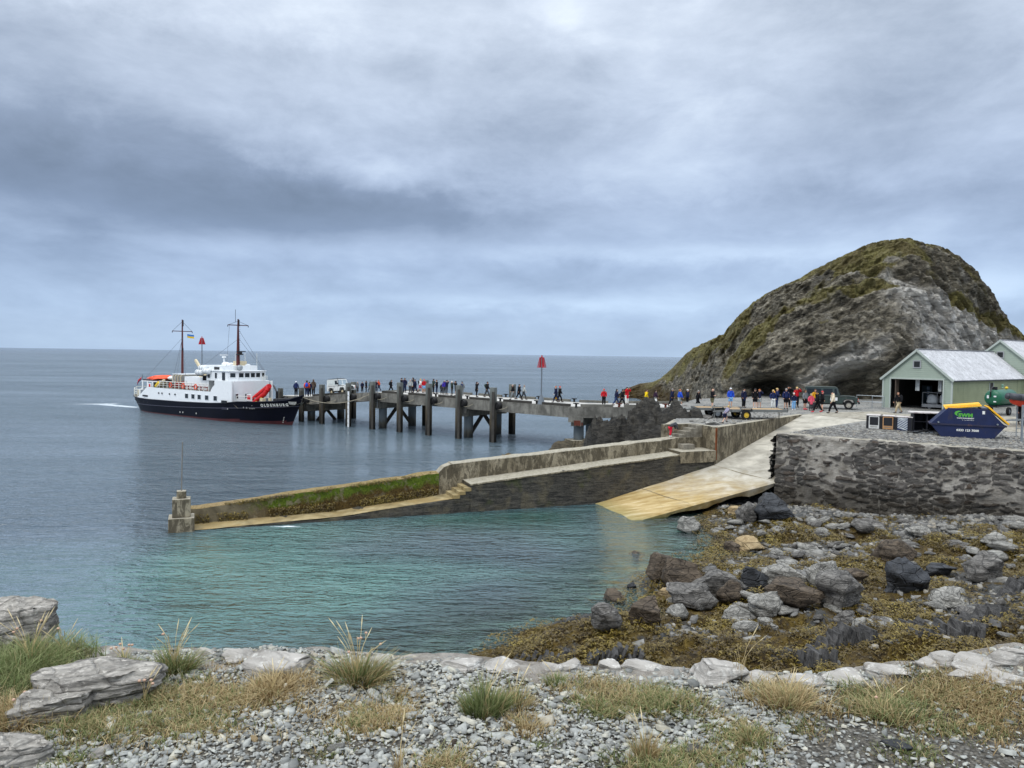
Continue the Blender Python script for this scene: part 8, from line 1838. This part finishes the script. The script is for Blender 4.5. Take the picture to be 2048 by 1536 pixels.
def edge_stones():
    # px centre, py top, py bottom, width px, label
    S_ = [(410, 1300, 1322, 46, 'small white lichened edge stone at the left of the kerb'), (470, 1302, 1330, 56, 'square white lichened edge stone left of the long one'), (560, 1300, 1350, 120, 'long cracked pale edge stone left of the flowering grass tuft'), (760, 1316, 1338, 44, 'white edge stone touching the right of the flowering tuft'),
          (925, 1328, 1344, 80, 'thin white edge stone at the start of the straight kerb'), (1010, 1330, 1346, 90, 'thin white edge stone behind the twin green tuft'), (1104, 1326, 1352, 40, 'white block with a small green tuft before it'), (1140, 1320, 1350, 46, 'tall white block right of the small green tuft'), (1222, 1324, 1342, 42, 'pale edge stone in the middle of the kerb'),
          (1290, 1332, 1348, 80, 'flat edge stone left of the big white boulder'), (1435, 1319, 1366, 112, 'big white lichened boulder on the edge in the middle right'), (1520, 1350, 1372, 70, 'low white edge stone right of the big white boulder'), (1600, 1358, 1376, 80, 'low pale edge stone between two dry grass tufts'), (1700, 1346, 1366, 90, 'rosy pale flat stone set in the kerb on the right'),
          (1790, 1326, 1352, 90, 'pale rosy slab at the start of the rubble bank'), (1856, 1312, 1340, 60, 'white stone on the shoulder of the rubble bank'), (1900, 1300, 1330, 70, 'white streaked stone high on the rubble bank'), (1960, 1296, 1340, 90, 'broad pale stone in the rubble bank'), (2020, 1286, 1330, 80, 'bright pale stone topmost at the right edge'), (1930, 1336, 1362, 60, 'grey stone low in the rubble bank'), (2010, 1338, 1366, 70, 'grey pink stone at the foot of the rubble bank')]
    for k, (px, t, b, w, lab) in enumerate(S_):
        z = PF(px, b - 6, lambda a_, b_: float(zterr(a_, b_)))[2]; r = ray(px, b - 6); D = min(float(yedge(r[0] * 4)) - .02, (z - EYE) / r[2]); q = np.array([r[0] * D, D]); s = D / FPX; h = max(.07, (b - t) * s * 1.25)
        rock('edge_stone', (q[0], D + .02, float(zterr(q[0], D)) + h * (.16 if px < 1650 else .02)), (w * s * 1.3, w * s * .62 + .05, h * 1.0), 300 + k, M_cap, yaw=.1 * math.sin(k * 2), sub=4, label=lab, cat='stone', layered=.06, planes=10)
    q = P(40, 1298, 7.9); rock('slab_rock', (q[0] - .17, 4.12, 7.92), (.44, .44, .24), 41, M_slab, yaw=-.1, tilt=.0, sub=5, label='large layered pale rock at the left edge overlooking the sea', cat='rock', layered=.10, planes=7)
    q = P(195, 1400, 7.85); o = rock('slab_rock', (q[0] - .07, q[1] + .10, 7.885), (.62, .36, .14), 47, M_slab, yaw=.42, tilt=-.02, sub=5, label='long layered grey rock lying in the grass on the left', cat='rock', layered=.12, planes=7)
    q = P(110, 1440, 7.8); rock('slab_rock', (q[0] - .01, q[1] + .02, 7.86), (.36, .22, .14), 52, M_slab, yaw=.3, sub=5, label='shelf of layered rock just below the long grey rock on the left', cat='rock', layered=.14, planes=7)
    q = P(30, 1530, 7.8); rock('slab_rock', (q[0] - .04, q[1] + .0, 7.84), (.34, .26, .14), 55, M_slab, yaw=.5, sub=5, label='layered rock in the bottom left corner', cat='rock', layered=.12, planes=8)
    for k, (px, py, w, h, lab) in enumerate([(1795, 1478, 62, 14, 'flat dark slate lying on the gravel at the right'), (1385, 1487, 50, 16, 'brown-edged slate flake on the gravel'), (672, 1492, 40, 18, 'blue-grey slab stone on the gravel at the lower left'), (205, 1503, 60, 16, 'pale flake lying in the lower left gravel'), (910, 1475, 26, 12, 'dark reddish stone in the middle gravel'), (508, 1480, 28, 14, 'orange-tinted stone in the lower left gravel')]):
        q = P(px, py, 7.82); s = q[1] / FPX; rock('loose_stone', (q[0], q[1], float(zterr(q[0], q[1])) + .012), (w * s, w * s * .6, h * s * 1.1), 700 + k, [M_boulder_black, M_boulder, M_boulder_pale, M_slab, M_boulder_brown, M_boulder_tan][k], yaw=.4 * k, sub=3, label=lab, cat='stone', layered=.1)
edge_stones()
# turf patches: px, py, rx(px), ry(px), density, height m, dryness 0 green .. 1 straw
PATCH = [(60, 1300, 130, 40, 2600, .16, .25), (40, 1360, 90, 60, 2600, .20, .15), (20, 1430, 90, 26, 1400, .16, .95), (330, 1400, 170, 50, 4600, .07, .45), (480, 1392, 150, 36, 2600, .07, .85), (200, 1450, 150, 40, 3000, .07, .4), (340, 1445, 190, 36, 2800, .06, .55), (240, 1335, 60, 20, 700, .08, .5),
         (560, 1370, 60, 28, 900, .10, .95), (750, 1432, 75, 38, 2400, .06, .75), (715, 1440, 30, 24, 500, .06, .2), (1255, 1385, 130, 34, 3400, .08, .55), (1330, 1395, 70, 30, 1100, .08, .3), (1215, 1405, 40, 20, 600, .08, .4), (1575, 1385, 70, 34, 1900, .10, .7), (1760, 1400, 70, 34, 1900, .10, .45), (1880, 1388, 110, 40, 3000, .07, .6), (1990, 1410, 90, 44, 2600, .07, .85),
         (1910, 1440, 120, 16, 1000, .05, .5), (1480, 1465, 60, 36, 1500, .07, .5), (1400, 1500, 110, 26, 1500, .06, .45), (1300, 1525, 90, 20, 1300, .08, .35), (900, 1515, 60, 20, 800, .07, .6), (1050, 1440, 26, 22, 500, .08, .8), (1840, 1490, 60, 14, 400, .05, .4), (1090, 1475, 20, 8, 120, .04, .1), (160, 1520, 70, 12, 500, .05, .3), (640, 1500, 60, 14, 260, .04, .4), (1600, 1440, 40, 16, 300, .05, .5), (800, 1385, 22, 12, 260, .07, .6), (450, 1330, 120, 14, 500, .06, .8), (700, 1345, 120, 10, 200, .05, .6), (1150, 1350, 160, 10, 500, .06, .6)]
def inpatch(x, y):
    """rough turf cover 0..1 used to keep the chippings off the grass"""
    c = np.zeros(x.shape)
    for px, py, rx, ry, n, h, d in PATCH:
        q = P(px, py, 7.82); s = q[1] / FPX; gx = rx * s; gy = (P(px, py - ry, 7.82)[1] - P(px, py + ry, 7.82)[1]) / 2
        c = np.maximum(c, np.exp(-((x - q[0]) / gx) ** 2 * 1.3 - ((y - q[1]) / gy) ** 2 * 1.3) * min(1, n / (gx * gy * 14000)))
    return c
def chips():
    rg = np.random.default_rng(21)
    def lay(N, mu, sg, lift, keepg, name):
        x = rg.uniform(-3.6, 3.7, N); y = rg.uniform(2.35, 4.05, N); ye = np.interp(x, [-8, -2.7, -1.0, 0, 1.6, 2.6, 8], [4.12, 4.10, 4.06, 3.98, 3.93, 3.84, 3.9])
        bare = fbm(np.stack([x * 1.2, y * 1.2, 0 * x], -1), 3, 55)
        thin = sm(.3, 1.1, x) * sm(.05, .35, bare + .25 * sm(3.4, 2.9, y)) * .8
        k = (y < ye - .03) & (np.abs(x) < y * .72 + .3) & (rg.random(N) > np.clip(inpatch(x, y) * keepg, 0, 1)) & (rg.random(N) > thin); x, y = x[k], y[k]; n = len(x)
        L = np.clip(rg.lognormal(mu, sg, n), .006, .10); z = zterr(x, y) + L * .10 + rg.uniform(0, lift, n)
        scl = np.stack([L, L * rg.uniform(.5, .9, n), L * rg.uniform(.08, .26, n)], 1)
        return x, y, z, scl
    a = lay(72000, -3.93, .48, .012, .93, '')
    m = 46000; x = rg.uniform(-8, 8, m); y = rg.uniform(.6, 4.0, m); k = (np.abs(x) > y * .72 + .3) & (y < 3.8 + .2 * (x < 0)); x, y = x[k], y[k]; m = len(x); L = np.clip(rg.lognormal(-3.55, .45, m), .01, .12)
    b = (x, y, zterr(x, y) + L * .1, np.stack([L, L * rg.uniform(.5, .9, m), L * rg.uniform(.08, .26, m)], 1)); a = tuple(np.concatenate([u, v]) for u, v in zip(a, b)); pos = np.stack(a[:3], 1); n = len(pos)
    tag(scatter('gravel', FT_V, FT_F, pos, a[3], rotm(rg.uniform(0, 6.3, n), np.abs(rg.normal(0, .38, n)), rg.uniform(0, 6.3, n)), M_chips), kind='stuff')
chips()
# ------------------------------------------------------------------ grass
def grass_mat(name):
    m, N, b, g, t = nmat(name); r = N.attr('rnd').outputs['Fac']; h = N.attr('tip').outputs['Fac']
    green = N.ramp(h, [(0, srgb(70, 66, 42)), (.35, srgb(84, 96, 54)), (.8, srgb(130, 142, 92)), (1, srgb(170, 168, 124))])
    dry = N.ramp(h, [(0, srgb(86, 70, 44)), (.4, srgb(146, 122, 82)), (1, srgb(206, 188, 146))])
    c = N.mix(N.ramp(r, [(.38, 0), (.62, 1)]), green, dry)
    N.link(c, b.inputs['Base Color']); b.inputs['Roughness'].default_value = .6; b.inputs['Specular IOR Level'].default_value = .25
    o = [n for n in N.n if n.type == 'OUTPUT_MATERIAL'][0]; tr = N.node('ShaderNodeBsdfTranslucent'); N.link(c, tr.inputs[0]); mx = N.node('ShaderNodeMixShader'); mx.inputs[0].default_value = .3; N.link(b.outputs[0], mx.inputs[1]); N.link(tr.outputs[0], mx.inputs[2]); N.link(mx.outputs[0], o.inputs[0]); return m
M_grass = grass_mat('sea_grass')
def blades(name, bx, by, bz_, h, az, lean, dry, w=.0028, parent=None, mat=None):
    n = len(bx); K = 5; t = np.linspace(0, 1, K); V = np.zeros((n, K * 2, 3)); tip = np.zeros((n, K * 2))
    dx, dy = np.cos(az), np.sin(az); pr = np.random.default_rng(n).uniform(0, 6.3, n); wx, wy = -np.sin(pr), np.cos(pr)
    for i, q in enumerate(t):
        off = lean * h * q ** 1.7; z = h * (q - .28 * lean * q * q); ww = w * (1 - q) ** .7 + .0004
        for j, sg in enumerate((-1, 1)):
            V[:, i * 2 + j, 0] = bx + dx * off + wx * ww * sg; V[:, i * 2 + j, 1] = by + dy * off + wy * ww * sg; V[:, i * 2 + j, 2] = bz_ + z; tip[:, i * 2 + j] = q
    F = np.array([[2 * i, 2 * i + 1, 2 * i + 3, 2 * i + 2] for i in range(K - 1)]); F = (F[None] + (np.arange(n) * K * 2)[:, None, None]).reshape(-1, 4)
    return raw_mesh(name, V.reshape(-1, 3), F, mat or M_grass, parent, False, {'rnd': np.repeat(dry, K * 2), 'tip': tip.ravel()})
def turf():
    rg = np.random.default_rng(31); A = []
    for px, py, rx, ry, n, h, d in PATCH:
        q = P(px, py, 7.82); s = q[1] / FPX; gx = rx * s; gy = (P(px, py - ry, 7.82)[1] - P(px, py + ry, 7.82)[1]) / 2
        n = int(n * 1.2); nc = max(4, n // 45); cx, cy = rg.normal(0, .52, nc), rg.normal(0, .52, nc); ci = rg.integers(0, nc, n); jit = .045
        x = q[0] + cx[ci] * gx + rg.normal(0, jit, n); y = q[1] + cy[ci] * gy + rg.normal(0, jit, n); cd = rg.normal(0, .16, nc)[ci]; ch = rg.uniform(.55, 1.25, nc)[ci]; caz = rg.uniform(0, 6.3, nc)[ci]
        k = y < np.interp(x, [-8, -2.7, -1.0, 0, 1.6, 2.6, 8], [4.12, 4.10, 4.06, 3.98, 3.93, 3.84, 3.9]) - .01; x, y, cd, ch, caz = x[k], y[k], cd[k], ch[k], caz[k]; m = len(x)
        A.append(np.stack([x, y, zterr(x, y) - .004, .78 * h * ch * rg.uniform(.4, 1.15, m), caz + rg.normal(0, 1.2, m), np.abs(rg.normal(.75, .45, m)), np.clip(d + cd + rg.normal(0, .13, m), 0, 1)], 1))
    # thin scattered blades everywhere
    m = 5200; x = rg.uniform(-3.3, 3.3, m); y = rg.uniform(2.4, 3.9, m); cl = fbm(np.stack([x * 2.2, y * 2.2, 0 * x], -1), 3, 90); k = cl > .22; x, y = x[k], y[k]; m = len(x)
    A.append(np.stack([x, y, zterr(x, y) - .004, rg.uniform(.01, .05, m), rg.uniform(0, 6.3, m), rg.uniform(.2, 1, m), np.clip(rg.normal(.5, .2, m), 0, 1)], 1))
    for cx, cy, gx, gy, m, h, d in ((-4.3, 3.4, .7, .5, 3000, .12, .4), (-5.6, 3.0, .8, .6, 3000, .10, .7), (4.2, 3.3, .7, .4, 3000, .09, .6), (5.8, 2.9, .9, .6, 3500, .10, .4), (-3.4, 2.2, .5, .4, 1500, .09, .5), (3.4, 2.0, .6, .4, 1500, .07, .7)):
        nc = m // 45; ci = rg.integers(0, nc, m); x = cx + rg.normal(0, .5, nc)[ci] * gx + rg.normal(0, .05, m); y = np.minimum(cy + rg.normal(0, .5, nc)[ci] * gy + rg.normal(0, .05, m), 3.8)
        A.append(np.stack([x, y, zterr(x, y) - .004, h * rg.uniform(.4, 1.2, m), rg.uniform(0, 6.3, m), np.abs(rg.normal(.7, .4, m)), np.clip(d + rg.normal(0, .2, m), 0, 1)], 1))
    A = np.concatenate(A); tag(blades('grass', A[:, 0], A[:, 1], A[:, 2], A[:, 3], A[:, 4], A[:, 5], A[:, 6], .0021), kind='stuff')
turf()
def tuft(px, py, r, h, n, dry, label, heads=0, spread=.55, seed=1, flowers=0, wind=0.0):
    rg = np.random.default_rng(seed); r *= .9; q = P(px, py, 7.82); q[1] = min(q[1], yedge(q[0]) - .03); z = float(zterr(q[0], q[1])); n = int(n * .75); root = thing('grass_tuft', label, 'grass', (q[0], q[1], z), 0, 'grass tufts on the terrace')
    n = int(n); rr = r * np.sqrt(rg.random(n)) * .75; a = rg.uniform(0, 6.3, n); bx, by = rr * np.cos(a), rr * np.sin(a) * .8; ln = spread * (.3 + 1.2 * rr / r) * rg.uniform(.3, 1.9, n)
    az = a + rg.normal(0, .5, n); hh = .84 * h * (.25 + .85 * rg.random(n) ** 1.3) * (1 - .3 * rr / r) * (1 + .25 * np.sin(a * 3 + seed)); dd = np.clip(dry + rg.normal(0, .17, n) + .12 * (rr / r), 0, 1)
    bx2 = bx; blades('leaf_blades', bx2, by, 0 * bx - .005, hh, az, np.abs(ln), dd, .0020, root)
    for k in range(heads):
        a = rg.uniform(0, 6.3); L = h * rg.uniform(1.0, 1.5); le = rg.uniform(.15, .5); pts = []
        for i in range(7): t = i / 6; pts.append(np.array([math.cos(a) * le * L * t ** 1.8 + rg.normal(0, .002), math.sin(a) * le * L * t ** 1.8, L * (t - .15 * t * t)]))
        m = MB(); m.tube(pts, .0011, 4); d = pts[-1] - pts[-2]; d /= np.linalg.norm(d); fl = k < flowers
        st = m.build('stem', pmat('straw_stem', srgb(196, 176, 128), .7), root)
        m = MB()
        if fl: m.ball(pts[-1], (.0075, .0075, .006), 8, 6)
        else: m.cyl(pts[-1] - d * .01, pts[-1] + d * .015, .001, .0024, 6); m.cyl(pts[-1] + d * .015, pts[-1] + d * .05, .0024, .0006, 6)
        m.build('flower_head' if fl else 'seed_head', pmat('dry_thrift', srgb(190, 156, 134), .8) if fl else pmat('seed_straw', srgb(214, 196, 152), .8), st)
    return root
TUFTS = [(715, 1358, .19, .20, 1500, .42, 'tall round grass tuft with dry flower heads on the edge, left of centre', 18, .8, 5), (348, 1338, .15, .17, 1000, .3, 'green grass tuft with curved seed heads on the edge at the left', 12, .7, 1), (248, 1322, .10, .10, 700, .22, 'small bright green tuft on the edge near the dry flowers', 8, .6, 6),
         (968, 1412, .14, .19, 1500, .22, 'dense green grass tuft standing alone in the middle gravel', 3, .4, 0), (1030, 1398, .13, .12, 1000, .55, 'half dry lower tuft joined to the dense green one', 2, .5, 0), (1112, 1358, .06, .10, 420, .15, 'small bright green tuft in front of a white edge block', 1, .4, 0), (1158, 1352, .03, .05, 160, .12, 'tiny green tuft right of the white edge blocks', 0, .4, 0),
         (1575, 1400, .15, .13, 1100, .62, 'dry straw tuft with tall seed stalks right of the big white boulder', 7, .6, 0), (1765, 1412, .13, .10, 900, .4, 'low mixed tuft left of the long dry turf on the right', 5, .6, 1), (60, 1330, .20, .20, 1600, .2, 'big green tussock with pale seed heads at the left edge', 14, .7, 3), (28, 1440, .17, .14, 1300, .95, 'straw-coloured drooping tussock at the left edge', 3, 1.2, 2),
         (130, 1305, .16, .13, 900, .3, 'windswept tuft between the left-edge rock and the long grey rock', 9, .9, 1), (290, 1400, .12, .11, 700, .45, 'sprawling tuft with pink dry flowers over the long grey rock', 9, .9, 5), (545, 1385, .13, .12, 700, .9, 'straw-coloured tuft with long stalks left of centre', 5, 1.0, 0), (800, 1530, .04, .16, 60, .9, 'few tall straw stalks at the bottom edge left of centre', 4, .3, 0),
         (1500, 1470, .08, .09, 500, .45, 'small mixed tuft on the right-hand gravel', 0, .5, 0), (1075, 1478, .05, .025, 240, .08, 'tiny bright green rosette in the middle gravel', 0, 1.3, 0), (1290, 1500, .07, .16, 420, .6, 'bottom edge tuft with two tall seed stalks right of centre', 3, .4, 0), (1480, 1345, .03, .20, 30, .8, 'single tall seed stalks standing behind the dry straw tuft', 3, .3, 0)]
for k, (px, py, r, h, n, dry, lab, hd, sp, fl) in enumerate(TUFTS): tuft(px, py, r, h, n, dry, lab, hd, sp, 50 + k, fl)
